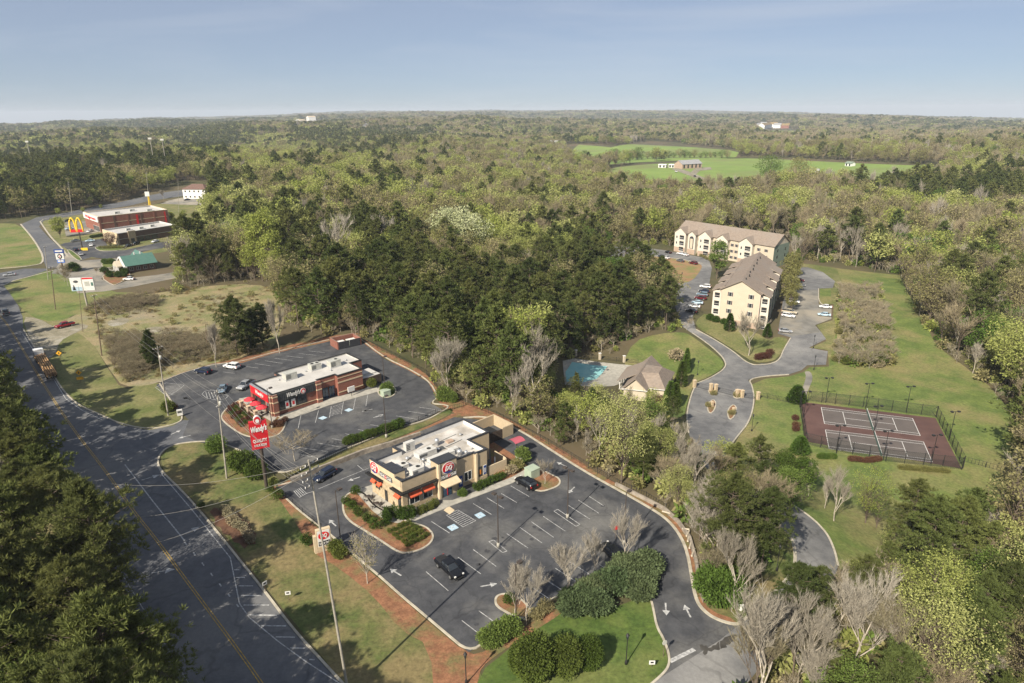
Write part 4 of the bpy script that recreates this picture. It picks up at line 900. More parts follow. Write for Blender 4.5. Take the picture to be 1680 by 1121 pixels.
for i in order:
    kd = KINDS[kk[i]]; mkr, kw, nm = SPEC[kd]
    if cnt[nm] < 285 and fv[i]:
        cnt[nm] += 1
        lod = 0 if R_[i] < 125 else 1
        var = int(rg.integers(0, 4 if lod == 0 else 3)); key = (kd, lod, var)
        k2 = dict(kw); k2['seed'] = 100*var+7*lod+sum(map(ord, kd)); k2['lod'] = lod
        s = 1.0+.30*float(rg.normal()); s = min(max(s, .55), 1.4)
        if pu[i] > 900 and R_[i] < 190: s *= .92 if pv[i] < 840 else .95
        if kd in ('pine', 'lpine') and pu[i] < 520 and R_[i] < 230: s = s*.5+.78
        s *= float(HM[i])
        if 600 < pu[i] < 1000 and pv[i] > 560: s *= 1.0
        pl = place_name(pu[i], pv[i]+60, R_[i])
        plant_tree(nm, key, mkr, k2, float(x[i]), float(y[i]), s, f'{LABEL[kd]} {pl}', f'{LABEL[kd]}s {pl}', tint=(.45+.55*random.random()) if pu[i] < 420 and pv[i] > 480 else None)
    else: stuff_idx.append(i)
stuff_idx = np.array(stuff_idx)
def gn_stuff(name, pts, idx, rot, scl, tint, coll, label, cat=None):
    me = bpy.data.meshes.new(name); me.from_pydata(pts.tolist(), [], [])
    for nm, tp, data in (('pick', 'INT', idx.astype(np.int32)), ('rot', 'FLOAT', rot.astype(np.float32)), ('tint', 'FLOAT', tint.astype(np.float32))):
        a = me.attributes.new(nm, tp, 'POINT'); a.data.foreach_set('value', data)
    a = me.attributes.new('scl', 'FLOAT_VECTOR', 'POINT'); a.data.foreach_set('vector', scl.astype(np.float32).ravel())
    o = bpy.data.objects.new(name, me); COL.objects.link(o); tag(o, label, cat, kind='stuff')
    ng = bpy.data.node_groups.new(name, 'GeometryNodeTree')
    ng.interface.new_socket('Geometry', in_out='INPUT', socket_type='NodeSocketGeometry'); ng.interface.new_socket('Geometry', in_out='OUTPUT', socket_type='NodeSocketGeometry')
    N = ng.nodes; L = ng.links; gi = N.new('NodeGroupInput'); go = N.new('NodeGroupOutput')
    mp = N.new('GeometryNodeMeshToPoints'); ip = N.new('GeometryNodeInstanceOnPoints'); ci = N.new('GeometryNodeCollectionInfo')
    ci.inputs['Collection'].default_value = coll; ci.inputs['Separate Children'].default_value = True; ci.inputs['Reset Children'].default_value = True
    def attr(nm, tp):
        n = N.new('GeometryNodeInputNamedAttribute'); n.data_type = tp; n.inputs['Name'].default_value = nm; return n.outputs['Attribute']
    cx = N.new('ShaderNodeCombineXYZ'); L.new(attr('rot', 'FLOAT'), cx.inputs[2])
    L.new(gi.outputs[0], mp.inputs[0]); L.new(mp.outputs[0], ip.inputs['Points']); L.new(ci.outputs[0], ip.inputs['Instance'])
    ip.inputs['Pick Instance'].default_value = True; L.new(attr('pick', 'INT'), ip.inputs['Instance Index'])
    L.new(cx.outputs[0], ip.inputs['Rotation']); L.new(attr('scl', 'FLOAT_VECTOR'), ip.inputs['Scale'])
    L.new(ip.outputs[0], go.inputs[0])
    md = o.modifiers.new('scatter', 'NODES'); md.node_group = ng; return o
def proto_coll(name, meshes):
    c = bpy.data.collections.new(name)
    for i, m in enumerate(meshes):
        ob = bpy.data.objects.new('%s_%02d' % (name, i), m); c.objects.link(ob)
    return c
def cluster_mesh(kd, seed, n=7, R=11):
    """a patch of far wood: several low-detail trees in one mesh"""
    mkr, kw, nm = SPEC[kd]; r = np.random.default_rng(seed); parts = []
    for j in range(n):
        k2 = dict(kw); k2['seed'] = seed*10+j; k2['lod'] = 3; t, c, bk, lf = mkr(**k2)
        a = r.random()*6.28; q = R*math.sqrt(r.random()); o = np.array([math.cos(a)*q, math.sin(a)*q, 0]); s = .8+.5*r.random()
        parts += [(v*s+o, f, 1) for v, f, _ in c]
        if kd in ('grey', 'tan'): parts += [(v*s+o, f, 0) for v, f, _ in t]
    return np_mesh('wood_patch', parts, [bk, lf])
far = scatter_pts(1700, 12500, 24, 150, rg, -42, 42)
far = far[~is_clear(far[:, 0], far[:, 1])]
fx, fy = far[:, 0], far[:, 1]; fR = np.hypot(fx, fy)
fpr = kind_probs(fx, fy)
# far woods: broad belts of dark pine and paler hardwood
belt = np.sin(fx/600+fy/900)+np.sin(fy/420+1.5*np.sin(fx/800)); fpr[:, 0] *= np.exp(belt*.9); fpr[:, 5] *= np.exp(-belt*.6); fpr[:, 0] += .08+.10*(belt > .3); fpr[:, 2] += .12; fpr[:, 5] += .08; fpr[:, 4] *= .3
fpr /= fpr.sum(1, keepdims=True)
fk = (rg.random(len(fx))[:, None] > np.cumsum(fpr, 1)).sum(1).clip(0, 6)
for nm, kinds, lab in (('distant_pine_wood', ('pine', 'lpine'), 'mass of distant dark green pines'), ('distant_leafy_wood', ('spring', 'olive', 'green'), 'mass of distant yellow-green and olive trees in leaf'), ('distant_bare_wood', ('grey', 'tan'), 'mass of distant leafless tan and grey trees')):
    ms = []; P_ = []; I_ = []; S_ = []
    for kd in kinds:
        mkr, kw, _ = SPEC[kd]; b0 = len(ms)
        for lod, nv in ((1, 2), (2, 3)):
            for v_ in range(nv): k2 = dict(kw); k2['seed'] = 900+v_*13+lod; k2['lod'] = lod; ms.append(mesh_one(None, mkr, **k2))
        for v_ in range(2): ms.append(cluster_mesh(kd, 50+v_))
        s_ = stuff_idx[kk[stuff_idx] == KINDS.index(kd)]
        sx_, sy_ = x[s_], y[s_]; rr = R_[s_]; n = len(s_)
        pick = np.where(rr < 330, b0+rg.integers(0, 2, n), b0+2+rg.integers(0, 3, n)); sc = np.clip(1+.26*rg.normal(size=n), .6, 1.45)
        sc *= HM[s_]
        P_.append(np.stack([sx_, sy_, h(sx_, sy_)-.1], 1)); I_.append(pick); S_.append(np.stack([sc, sc, sc*(.9+.2*rg.random(n))], 1))
        m = fk == KINDS.index(kd); n = m.sum(); k_ = (fR[m]/1700)**.85
        P_.append(np.stack([fx[m], fy[m], h(fx[m], fy[m])-.3], 1)); I_.append(b0+5+rg.integers(0, 2, n)); S_.append(np.stack([k_, k_, .75+.25*np.minimum(k_, 2)], 1))
    P_ = np.concatenate(P_); I_ = np.concatenate(I_); S_ = np.concatenate(S_)
    gn_stuff(nm, P_, I_, rg.random(len(P_))*6.28, S_, rg.random(len(P_)), proto_coll(nm+'_kinds', ms), lab, None)
    print(nm, len(P_))
# ================================================================== buildings
class Frame:
    """bilinear map from a building's own metres to the world, fitted to traced roof corners"""
    def __init__(s, design, world):
        A = np.array([[1, a, b, a*b] if len(design) > 3 else [1, a, b] for a, b in design], float); s.cx = np.linalg.lstsq(A, np.array([p[0] for p in world]), rcond=None)[0]; s.cy = np.linalg.lstsq(A, np.array([p[1] for p in world]), rcond=None)[0]
        s.n = A.shape[1]; s.z0 = 0.0
    def __call__(s, a, b, z=0.0):
        r = [1, a, b, a*b][:s.n]; return (float(np.dot(r, s.cx)), float(np.dot(r, s.cy)), z+s.z0)
    def w(s, a, b, z=0.0): return Vector(s(a, b, z))
class Face:
    """a wall plane: start point, direction along the wall, outward normal, all in local 2D"""
    def __init__(s, o, d, n): s.o = o; s.d = d; s.n = n
    def p(s, t, z, out=0.0): return (s.o[0]+s.d[0]*t+s.n[0]*out, s.o[1]+s.d[1]*t+s.n[1]*out, z)
    def box(s, mb, t0, t1, z0, z1, o0, o1, mat):
        vs = [s.p(t, z, o) for z in (z0, z1) for o in (o0, o1) for t in (t0, t1)]
        mb.add(vs, [(0, 2, 3, 1), (4, 5, 7, 6), (0, 1, 5, 4), (2, 6, 7, 3), (0, 4, 6, 2), (1, 3, 7, 5)], mat)
    def wedge(s, mb, t0, t1, z0, z1, out, mat, th=.06):
        """sloped awning from (wall, z1) down to (out, z0)"""
        vs = [s.p(t0, z1, .02), s.p(t1, z1, .02), s.p(t1, z0, out), s.p(t0, z0, out), s.p(t0, z0, .02), s.p(t1, z0, .02)]
        mb.add(vs, [(0, 1, 2, 3), (0, 3, 4), (1, 5, 2), (3, 2, 5, 4)], mat)
        s.box(mb, t0, t1, z0-.18, z0, out-.03, out+.01, mat)
    def vec(s): return (s.d[0], s.d[1], 0), (0, 0, 1), (s.n[0], s.n[1], 0)
def window(parent, fn, fc, t0, t1, z0, z1, frame='frame_white', glass='glass', mull=1, name='window', out=.0):
    mb = MB(fn); e = .07
    fc.box(mb, t0, t1, z0, z0+e, out-.02, out+.07, frame); fc.box(mb, t0, t1, z1-e, z1, out-.02, out+.07, frame)
    for k in range(mull+2):
        t = t0+(t1-t0-e)*k/(mull+1); fc.box(mb, t, t+e, z0+e, z1-e, out-.02, out+.065, frame)
    o = mb.build(name, parent); g = MB(fn); fc.box(g, t0+.02, t1-.02, z0+.02, z1-.02, out+.002, out+.03, glass)
    og = g.build('glass', o, origin=world_of(o)); return o
def flat_building(name, fn, foot, H, deck, wall, label, cat, cope='cap_dark', lining='membrane', roofm='membrane', th=.3, origin=None, copeh=.12):
    ob = thing(name, fn.w(*foot[0]) if origin is None else origin, label, cat)
    ob.location.z = fn.z0
    n = len(foot); ar = sum(foot[i][0]*foot[(i+1) % n][1]-foot[(i+1) % n][0]*foot[i][1] for i in range(n))
    inn = offset_path(foot, th if ar > 0 else -th, True)
    m = MB(fn); m.add([(*p, -.3) for p in foot]+[(*p, H) for p in foot], [(i, (i+1) % n, n+(i+1) % n, n+i) for i in range(n)], wall); m.build('wall', ob)
    m = MB(fn); m.add([(*p, H) for p in inn]+[(*p, deck) for p in inn], [(i, (i+1) % n, n+(i+1) % n, n+i) for i in range(n)], lining); m.build('parapet', ob)
    m = MB(fn); tri = tessellate_polygon([[Vector((*p, 0)) for p in inn]]); m.add([(*p, deck) for p in inn], [tuple(t) for t in tri], roofm)
    m.build('roof', ob)
    o2 = offset_path(foot, -.06 if ar > 0 else .06, True); i2 = offset_path(foot, (th+.04) if ar > 0 else -(th+.04), True)
    m = MB(fn); vs = [(*p, H+copeh) for p in o2]+[(*p, H+copeh) for p in i2]+[(*p, H-.16) for p in o2]+[(*p, H-.05) for p in i2]
    m.add(vs, [(i, (i+1) % n, n+(i+1) % n, n+i) for i in range(n)]+[(2*n+i, 2*n+(i+1) % n, (i+1) % n, i) for i in range(n)]+[(n+i, n+(i+1) % n, 3*n+(i+1) % n, 3*n+i) for i in range(n)], cope); m.build('coping', ob)
    return ob
def hvac(parent, fn, a, b, z, w, d, hh, mat='hvac', fans=1, name='rooftop_unit'):
    m = MB(fn); m.box(a-w/2-.06, a+w/2+.06, b-d/2-.06, b+d/2+.06, z, z+.3, 'steel'); m.box(a-w/2, a+w/2, b-d/2, b+d/2, z+.3, z+hh, mat)
    for k in range(4): zz = z+.45+k*(hh-.6)/4; m.box(a-w/2+.1, a-w/2+.9*w*.5, b-d/2-.03, b-d/2, zz, zz+(hh-.6)/8, 'seam_grey')
    m.box(a-w/2-.03, a+w/2+.03, b-d/2-.03, b+d/2+.03, z+hh, z+hh+.05, mat)
    o = m.build(name, parent); f = MB(fn)
    for k in range(fans): f.lathe([(0, z+hh+.06), (.36, z+hh+.06), (.4, z+hh+.16), (.34, z+hh+.16), (.3, z+hh+.1)], (a-w/4+k*w/2 if fans > 1 else a+w*.2, b, 0), 'black', 10)
    f.build('fan_grille', o, origin=world_of(o)); return o
def fan(parent, fn, a, b, z, r=.4, hh=.9):
    m = MB(fn); m.lathe([(r*.8, z), (r*.8, z+hh*.4), (r, z+hh*.45), (r*1.15, z+hh*.8), (r*.7, z+hh), (0, z+hh)], (a, b, 0), 'steel', 10); return m.build('exhaust_fan', parent)
def letters(parent, name, fn, fc, t, z, size, body, mat, out=.12, shear=0, bold=.02, width=None, depth=.08, origin=None):
    m = MB(fn); ex, ey, en = fc.vec(); m.text(body, size, fc.p(t, z, out+depth/2), ex, ey, en, depth, mat, 'CENTER', shear, bold, width)
    return m.build(name, parent, origin=world_of(parent))
# ---------------------------------------------------------------- tan ice-cream restaurant
e7 = lambda x, y: (600+x/7, 660+y/7)
dp = [((0, 0), (440, 890), 6.3), ((0, 10.1), (45, 670), 6.9), ((6.4, 10.0), (400, 535), 6.6), ((6.1, 12.5), (305, 490), 6.6), ((23.5, 12.5), (1125, 185), 6.6), ((23.5, 4.6), (1420, 320), 6.6), ((18.4, 4.6), (1165, 415), 6.6), ((18.5, -.8), (1420, 530), 6.4), ((7.2, -.8), (810, 725), 7.3), ((11.2, -.8), (1025, 650), 7.3)]
fnD = Frame([d[0] for d in dp], [G0(*e7(*d[1]), d[2]) for d in dp])
foot = [(0, 0), (7.2, 0), (11.2, -.1), (15.7, -.1), (15.7, -.6), (18.5, -.6), (18.5, 4.6), (23.5, 4.6), (23.5, 12.5), (6.2, 12.5), (6.2, 10.1), (0, 10.1)]
dq = flat_building('restaurant', fnD, foot, 6.3, 5.35, 'stucco_tan', 'tan stucco ice-cream and grill restaurant with cluttered white flat roof and red awnings', 'restaurant', roofm='membrane_dirty', lining='white')
side_f = Face((0, 0), (1, 0), (0, -1)); front_f = Face((0, 10.1), (0, -1), (-1, 0)); tow_f = Face((7.2, -.8), (1, 0), (0, -1)); right_f = Face((0, -.1), (1, 0), (0, -1)); end_f = Face((0, -.6), (1, 0), (0, -1))
m = MB(fnD); m.box(7.2, 11.2, -.8, 1.5, -.2, 7.25, 'stucco_tan'); m.box(7.05, 7.45, -.95, -.5, -.2, 7.2, 'stucco_light'); m.build('entrance_tower', dq)
m = MB(fnD); m.box(7.1, 11.3, -.9, 1.6, 7.25, 7.4, 'cap_dark'); m.build('tower_cap', dq)
m = MB(fnD); m.box(-.12, .35, 6.2, 10.2, 6.2, 7.0, 'stucco_light'); m.box(-.15, 2.0, 2.0, 6.2, 5.4, 7.0, 'stucco_light'); m.box(-.12, .0, 0.3, 10.0, 4.2, 6.2, 'stucco_light'); m.build('sign_parapet', dq)
m = MB(fnD); m.box(-.2, 2.06, 1.95, 6.25, 7.0, 7.1, 'cap_dark'); m.box(-.2, .4, 6.26, 10.25, 7.0, 7.08, 'cap_dark'); m.build('parapet_cap', dq)
for f_, a_ in ((side_f, (.05, 7.0, -.1, .85, .01, .1)), (front_f, (.05, 10.0, -.1, 4.1, .01, .08)), (right_f, (11.3, 15.6, -.1, .85, .01, .1)), (end_f, (15.75, 18.45, -.1, .85, .01, .1)), (side_f, (-.1, .9, .86, 3.7, .01, .12))): m = MB(fnD); f_.box(m, *a_, 'stone_tan'); m.build('stone_base', dq)
m = MB(fnD); end_f.box(m, 15.7, 16.1, -.1, 6.25, .0, .22, 'stucco_light'); m.build('pilaster', dq)
for t0, t1 in ((1.3, 3.4), (4.2, 6.2)):
    window(dq, fnD, side_f, t0, t1, .95, 2.75, mull=1); m = MB(fnD); side_f.wedge(m, t0-.15, t1+.15, 2.85, 3.6, .75, 'awning_red'); m.build('awning', dq)
for t0, t1, z0, aw in ((1.4, 2.0, 1.6, 0), (2.25, 2.85, 1.6, 0), (8.7, 9.6, .5, 0)): window(dq, fnD, front_f, t0, t1, z0, 2.9, 'frame_dark', mull=0, out=.08)
for t0, t1 in ((.6, 1.9), (2.6, 3.7), (8.2, 9.8)): m = MB(fnD); front_f.wedge(m, t0, t1, 2.95, 3.7, .75, 'awning_red'); m.build('awning', dq)
m = MB(fnD); front_f.box(m, 4.4, 5.3, 0, 2.4, .08, .14, 'frame_dark'); m.build('door', dq)
for fc, t0, t1 in ((side_f, -.9, 7.15), (front_f, 7.4, 10.9), (front_f, -.7, 4.2)):   # steel sunshades
    m = MB(fnD); fc.box(m, t0, t1, 4.0, 4.35, .75, .9, 'black'); fc.box(m, t0, t1, 4.05, 4.2, .12, .25, 'black')
    k = t0
    while k < t1: fc.box(m, k, k+.14, 4.1, 4.25, .2, .8, 'black'); k += .5
    fc.box(m, t0, t1, 4.02, 4.06, .3, .75, 'cap_dark')
    o = m.build('sunshade', dq)
window(dq, fnD, tow_f, .7, 2.7, 0, 2.7, 'frame_dark', 'glass_blue', 1, 'door')
m = MB(fnD); tow_f.box(m, 1.6, 1.75, .3, 2.5, .08, .11, 'logo_red'); m.build('door_handle', dq)
m = MB(fnD); tow_f.wedge(m, .15, 3.85, 2.95, 3.7, 1.5, 'stucco_light'); m.build('entrance_canopy', dq)
window(dq, fnD, right_f, 13.4, 15.1, .95, 2.9, mull=1)
m = MB(fnD); right_f.box(m, 12.0, 12.9, .3, 2.6, .1, .14, 'logo_blue'); right_f.box(m, 12.2, 12.7, .9, 2.0, .14, .16, 'white'); m.build('poster', dq)
for t0, mt in ((16.4, 'seam_grey'), (17.5, 'logo_blue')):
    m = MB(fnD); end_f.box(m, t0, t0+.8, 1.1, 3.1, .01, .06, 'white' if mt != 'seam_grey' else 'black'); end_f.box(m, t0+.08, t0+.72, 1.2, 3.0, .06, .08, mt); end_f.box(m, t0+.25, t0+.55, 1.5, 2.5, .08, .1, 'logo_orange' if mt == 'seam_grey' else 'white'); m.build('poster', dq)
def oval_logo(parent, fn, fc, t, z, r):
    ex, ey, en = fc.vec(); m = MB(fn)
    m.disc(fc.p(t, z, .12), ex, ey, r*1.13, r*1.0, .06, en, 'white', 28); o = m.build('logo_sign', parent)
    m = MB(fn); m.disc(fc.p(t, z, .18), ex, ey, r*1.02, r*.88, .03, en, 'logo_red', 28)
    m.disc(fc.p(t+.05*r, z+r*.18, .215), ex, ey, r*.9, r*.5, .02, en, 'white', 20, math.pi*.15, math.pi*.75); m.disc(fc.p(t+.05*r, z+r*.12, .24), ex, ey, r*.86, r*.46, .02, en, 'logo_red', 20, math.pi*.1, math.pi*.8)
    m.disc(fc.p(t, z-r*.42, .215), ex, ey, r*.8, r*.40, .02, en, 'logo_blue', 20, math.pi*1.02, math.pi*1.9)
    m.build('red_oval', o, origin=world_of(o)); letters(o, 'lettering', fn, fc, t, z-.02*r, r*1.05, 'DQ', 'white', .24, .25, .03, r*1.25)
def grill_sign(parent, fn, fc, t, z, w, hh):
    m = MB(fn); fc.box(m, t-w/2, t+w/2, z-hh/2, z+hh/2, .12, .26, 'black'); fc.box(m, t-w/2+.07, t+w/2-.07, z-hh/2+.07, z+hh/2-.07, .26, .28, 'white'); fc.box(m, t-w/2+.12, t+w/2-.12, z-hh/2+.12, z+hh/2-.12, .28, .29, 'black'); o = m.build('name_sign', parent)
    letters(o, 'lettering', fn, fc, t-w*.25, z, hh*.72, 'Grill', 'white', .30, 0, .03, w*.36, .03); letters(o, 'lettering', fn, fc, t+w*.27, z, hh*.72, 'Chill', 'white', .30, 0, .03, w*.36, .03)
    m = MB(fn); ex, ey, en = fc.vec(); m.disc(fc.p(t+.01*w, z, .295), ex, ey, hh*.36, hh*.36, .03, en, 'logo_red', 14); m.build('red_dot', o, origin=world_of(o)); letters(o, 'lettering', fn, fc, t+.01*w, z, hh*.5, '&', 'white', .33, 0, .02, None, .02)
oval_logo(dq, fnD, tow_f, 2.0, 5.9, 1.22); grill_sign(dq, fnD, tow_f, 2.0, 4.35, 3.5, .85)
oval_logo(dq, fnD, front_f, 1.45, 5.75, 1.25); grill_sign(dq, fnD, front_f, 5.3, 5.35, 3.9, .95)
for a, b, w_, d_, hh, f_ in ((4.2, 1.9, 2.4, 1.7, 1.35, 1), (3.6, 5.6, 2.2, 1.6, .8, 1), (9.6, 6.6, 4.0, 1.8, 1.15, 1), (8.6, 10.4, 2.0, .9, 1.9, 0), (11.0, 3.6, 5.6, 1.2, .9, 0), (14.6, 4.6, 1.8, 1.0, .5, 0)): hvac(dq, fnD, a, b, 5.35, w_, d_, hh, 'hvac_white', f_)
for a, b, r_, hh in ((13.6, 8.4, .42, 1.5), (14.2, 2.2, .48, 1.3), (15.3, 1.6, .3, .9), (6.2, 7.6, .35, .6), (19.5, 8.6, .25, .5), (12.6, 6.6, .3, .5), (17.4, 2.6, .2, .5), (7.9, 4.9, .28, .7)): fan(dq, fnD, a, b, 5.35, r_, hh)
m = MB(fnD); m.box(15.6, 17.0, 7.4, 8.4, 5.36, 5.7, 'brick_pale'); m.build('roof_hatch', dq)
m = MB(fnD)
for a in ([(5.6, 2.4, 6.0), (6.6, 3.6, 6.1), (7.6, 5.6, 5.9)], [(2.6, 2.0, 6.3), (2.2, 2.4, 5.9), (2.0, 3.2, 5.45)], [(9.0, 9.0, 5.5), (13.4, 9.2, 5.5), (19, 9.6, 5.5)], [(14.4, 3.0, 5.6), (14.0, 6.5, 5.6), (18.5, 7.0, 5.5)], [(5.0, 6.8, 5.6), (8.0, 8.3, 5.6)]): m.tube(a, .09, 'hvac_white', 5)
m.build('roof_pipes', dq)
m = MB(fnD); m.box(12.0, 14.2, 6.2, 7.6, 5.36, 5.39, 'seam_grey'); m.box(18.6, 22.2, 5.6, 8.0, 5.36, 5.37, 'membrane'); m.build('roof_mat', dq)
# rear cold store and yard walls
m = MB(fnD); m.box(19.0, 25.6, 13.0, 15.6, -.1, 2.5, 'stucco_light'); m.build('cold_store', dq)
m = MB(fnD); m.box(18.9, 22.2, 12.8, 15.7, 2.5, 2.75, 'steel'); m.box(22.3, 25.7, 12.8, 15.7, 2.55, 2.9, 'steel'); m.build('cold_store_roof', dq)
en = thing('dumpster_enclosure', fnD.w(26.3, 9.6), 'tan stucco dumpster enclosure behind the tan restaurant', 'enclosure')
ef = [(26.4, 9.4), (26.4, 15.6), (34.5, 15.6), (34.5, 9.4), (31.5, 9.4), (31.5, 9.7), (34.2, 9.7), (34.2, 15.3), (26.7, 15.3), (26.7, 9.4)]
m = MB(fnD); m.add([(*p, -.1) for p in ef]+[(*p, 2.6) for p in ef], [(i, (i+1) % 10, 10+(i+1) % 10, 10+i) for i in range(10)]+[(19, 18, 11, 10), (18, 17, 12, 11), (17, 16, 13, 12), (16, 15, 14, 13)], 'stucco_tan'); m.build('wall', en)
m = MB(fnD); m.box(27.2, 30.8, 10.6, 13.0, 0.05, 1.7, 'seam_grey'); m.box(27.1, 30.9, 10.5, 13.1, 1.7, 1.8, 'black'); m.build('dumpster', en)
m = MB(fnD); m.box(26.8, 31.4, 9.42, 9.5, .1, 2.4, 'wood_fence'); m.build('gate', en)
m = MB(fnD); m.box(19.6, 24.6, .6, 4.0, -.1, .05, 'concrete'); sw = [(19.0, -.4), (23.6, -.4), (23.9, .2), (24.2, 3.6)]
for p, q_ in zip(sw[:-1], sw[1:]):
    dx, dy = q_[0]-p[0], q_[1]-p[1]; L_ = math.hypot(dx, dy); f_ = Face(p, (dx/L_, dy/L_), (dy/L_, -dx/L_)); f_.box(m, 0, L_, -.1, 2.2, -.2, 0, 'stucco_light')
m.build('yard_wall', dq)
# ---------------------------------------------------------------- red-brick burger restaurant
dp = [((0, 0), (590, 490), 5.7), ((0, 10.1), (405, 385), 5.7), ((27.8, 12.3), (1275, 105), 5.7), ((27.8, 5), (1415, 165), 5.7), ((25.2, 5), (1340, 190), 5.7), ((24.4, -.3), (1420, 245), 5.8), ((17.2, 0), (1185, 310), 5.8), ((12.5, .6), (1020, 350), 5.7), ((7, 12.4), (610, 280), 5.7)]
fnW = Frame([d[0] for d in dp], [G0(*zw(*d[1]), d[2]) for d in dp])
foot = [(0, 0), (12.4, 0), (12.4, .9), (17.2, .9), (17.2, -.3), (24.4, -.3), (24.4, 5), (27.8, 5), (27.8, 12.3), (7, 12.3), (7, 10.1), (0, 10.1)]
wd = flat_building('restaurant', fnW, foot, 5.6, 5.25, 'brick_red', 'red-brick burger restaurant with plain pale grey flat roof and red front panel', 'restaurant', cope='frame_dark', copeh=.08)
sf = Face((0, 0), (1, 0), (0, -1)); ff = Face((0, 10.1), (0, -1), (-1, 0)); rf = Face((0, .9), (1, 0), (0, -1)); pf = Face((0, -.3), (1, 0), (0, -1)); ef_ = Face((24.4, -.3), (0, 1), (1, 0))
m = MB(fnW); sf.box(m, -.1, 1.1, -.1, 5.5, .01, .5, 'brick_red'); sf.box(m, 11.2, 12.5, -.1, 5.7, .01, .6, 'brick_red'); ff.box(m, 8.9, 10.05, -.1, 5.5, .01, .45, 'brick_red'); ff.box(m, -.05, 1.0, -.1, 5.5, .01, .5, 'brick_red'); m.build('brick_pier', wd)
m = MB(fnW)
for z in (.95, 3.45, 4.85):
    sf.box(m, -.15, 1.15, z, z+.28, .02, .56, 'tan_trim'); sf.box(m, 11.15, 12.55, z, z+.28, .02, .66, 'tan_trim'); ff.box(m, 8.85, 10.1, z, z+.28, .02, .5, 'tan_trim')
pf.box(m, 17.2, 24.4, .95, 1.2, .0, .07, 'tan_trim'); pf.box(m, 17.2, 24.4, 3.5, 3.85, .0, .07, 'tan_trim'); pf.box(m, 17.2, 24.4, 4.75, 4.95, .0, .07, 'tan_trim'); sf.box(m, 1.1, 11.2, .95, 1.1, .0, .08, 'tan_trim')
rf.box(m, 12.5, 17.1, 4.3, 4.55, .0, .06, 'tan_trim'); ef_.box(m, 0, 5.2, 3.5, 3.85, .0, .07, 'tan_trim'); m.build('stone_band', wd)
m = MB(fnW); sf.box(m, 1.1, 11.2, 3.5, 5.5, .02, .3, 'seam_grey')
for k in range(20): sf.box(m, 1.2+k*.5, 1.26+k*.5, 3.5, 5.5, .3, .36, 'cap_dark')
m.build('metal_panel', wd)
m = MB(fnW); ff.box(m, .3, 9.2, 3.4, 5.45, .05, .55, 'red_panel'); m.build('red_panel', wd)
m = MB(fnW); ff.box(m, .2, 9.3, 5.45, 5.6, .0, .62, 'steel'); m.build('panel_cap', wd)
for t0, t1 in ((1.6, 4.0), (4.1, 6.0), (6.1, 8.6)): window(wd, fnW, sf, t0, t1, 1.15, 3.45, 'frame_dark', mull=1)
for t0 in (3.0, 4.6): m = MB(fnW); sf.box(m, t0, t0+1.0, 1.2, 3.1, .075, .1, 'white'); sf.box(m, t0+.2, t0+.8, 1.7, 2.6, .1, .11, 'red_panel'); m.build('poster', wd)
for t0, t1 in ((1.3, 3.6), (3.8, 6.1)): window(wd, fnW, ff, t0, t1, .9, 3.3, 'frame_dark', mull=1)
window(wd, fnW, ff, 7.0, 8.4, 0, 3.0, 'frame_white', mull=1, name='door')
window(wd, fnW, rf, 13.4, 15.0, 0, 2.9, 'frame_dark', 'glass_blue', 1, 'door'); window(wd, fnW, rf, 15.2, 16.8, 0, 2.9, 'frame_dark', 'glass_blue', 1, 'door')
letters(wd, 'name_sign', fnW, sf, 5.1, 4.5, 1.35, "Wendy's", 'white', .38, .25, .03, 3.4)
m = MB(fnW); m.disc(sf.p(7.7, 4.5, .38), (1, 0, 0), (0, 0, 1), .72, .72, .1, (0, -1, 0), 'white', 20); m.disc(sf.p(7.7, 4.5, .49), (1, 0, 0), (0, 0, 1), .60, .60, .03, (0, -1, 0), 'logo_red', 20); m.disc(sf.p(7.7, 4.4, .53), (1, 0, 0), (0, 0, 1), .34, .4, .02, (0, -1, 0), 'white', 16); m.build('round_logo', wd)
letters(wd, 'name_sign', fnW, ff, 4.9, 4.45, 1.3, "Wendy's", 'white', .58, .25, .03, 3.9)
for a, b, w_, d_, hh, f_ in ((8.3, 6.8, 3.0, 2.0, 1.75, 0), (16.0, 8.2, 2.8, 1.8, 1.6, 2), (20.6, 6.6, 3.0, 2.0, 1.8, 1)): hvac(wd, fnW, a, b, 5.25, w_, d_, hh, 'hvac', f_)
for a, b in ((5.8, 7.6), (13.4, 8.2), (22.8, 9.2), (25.0, 8.0), (18.3, 4.4), (19.0, 9.5)): fan(wd, fnW, a, b, 5.25, .22, .4)
m = MB(fnW); m.box(24.5, 30.2, -.1, 5.6, 0, 2.5, 'wood_fence'); m.build('yard_fence', wd)
m = MB(fnW); m.box(24.7, 30.0, .1, 5.4, 2.5, 2.56, 'membrane'); m.box(25.6, 27.6, 1.4, 3.4, 2.56, 3.1, 'hvac_white'); m.box(28.2, 29.4, 1.2, 2.6, 2.56, 2.9, 'hvac_white'); m.build('cold_store_roof', wd)
m = MB(fnW); f_ = Face((0, 12.3), (1, 0), (0, 1)); f_.box(m, 3.6, 6.0, 3.1, 3.3, -2.2, 1.6, 'membrane'); m.build('pickup_canopy', wd)
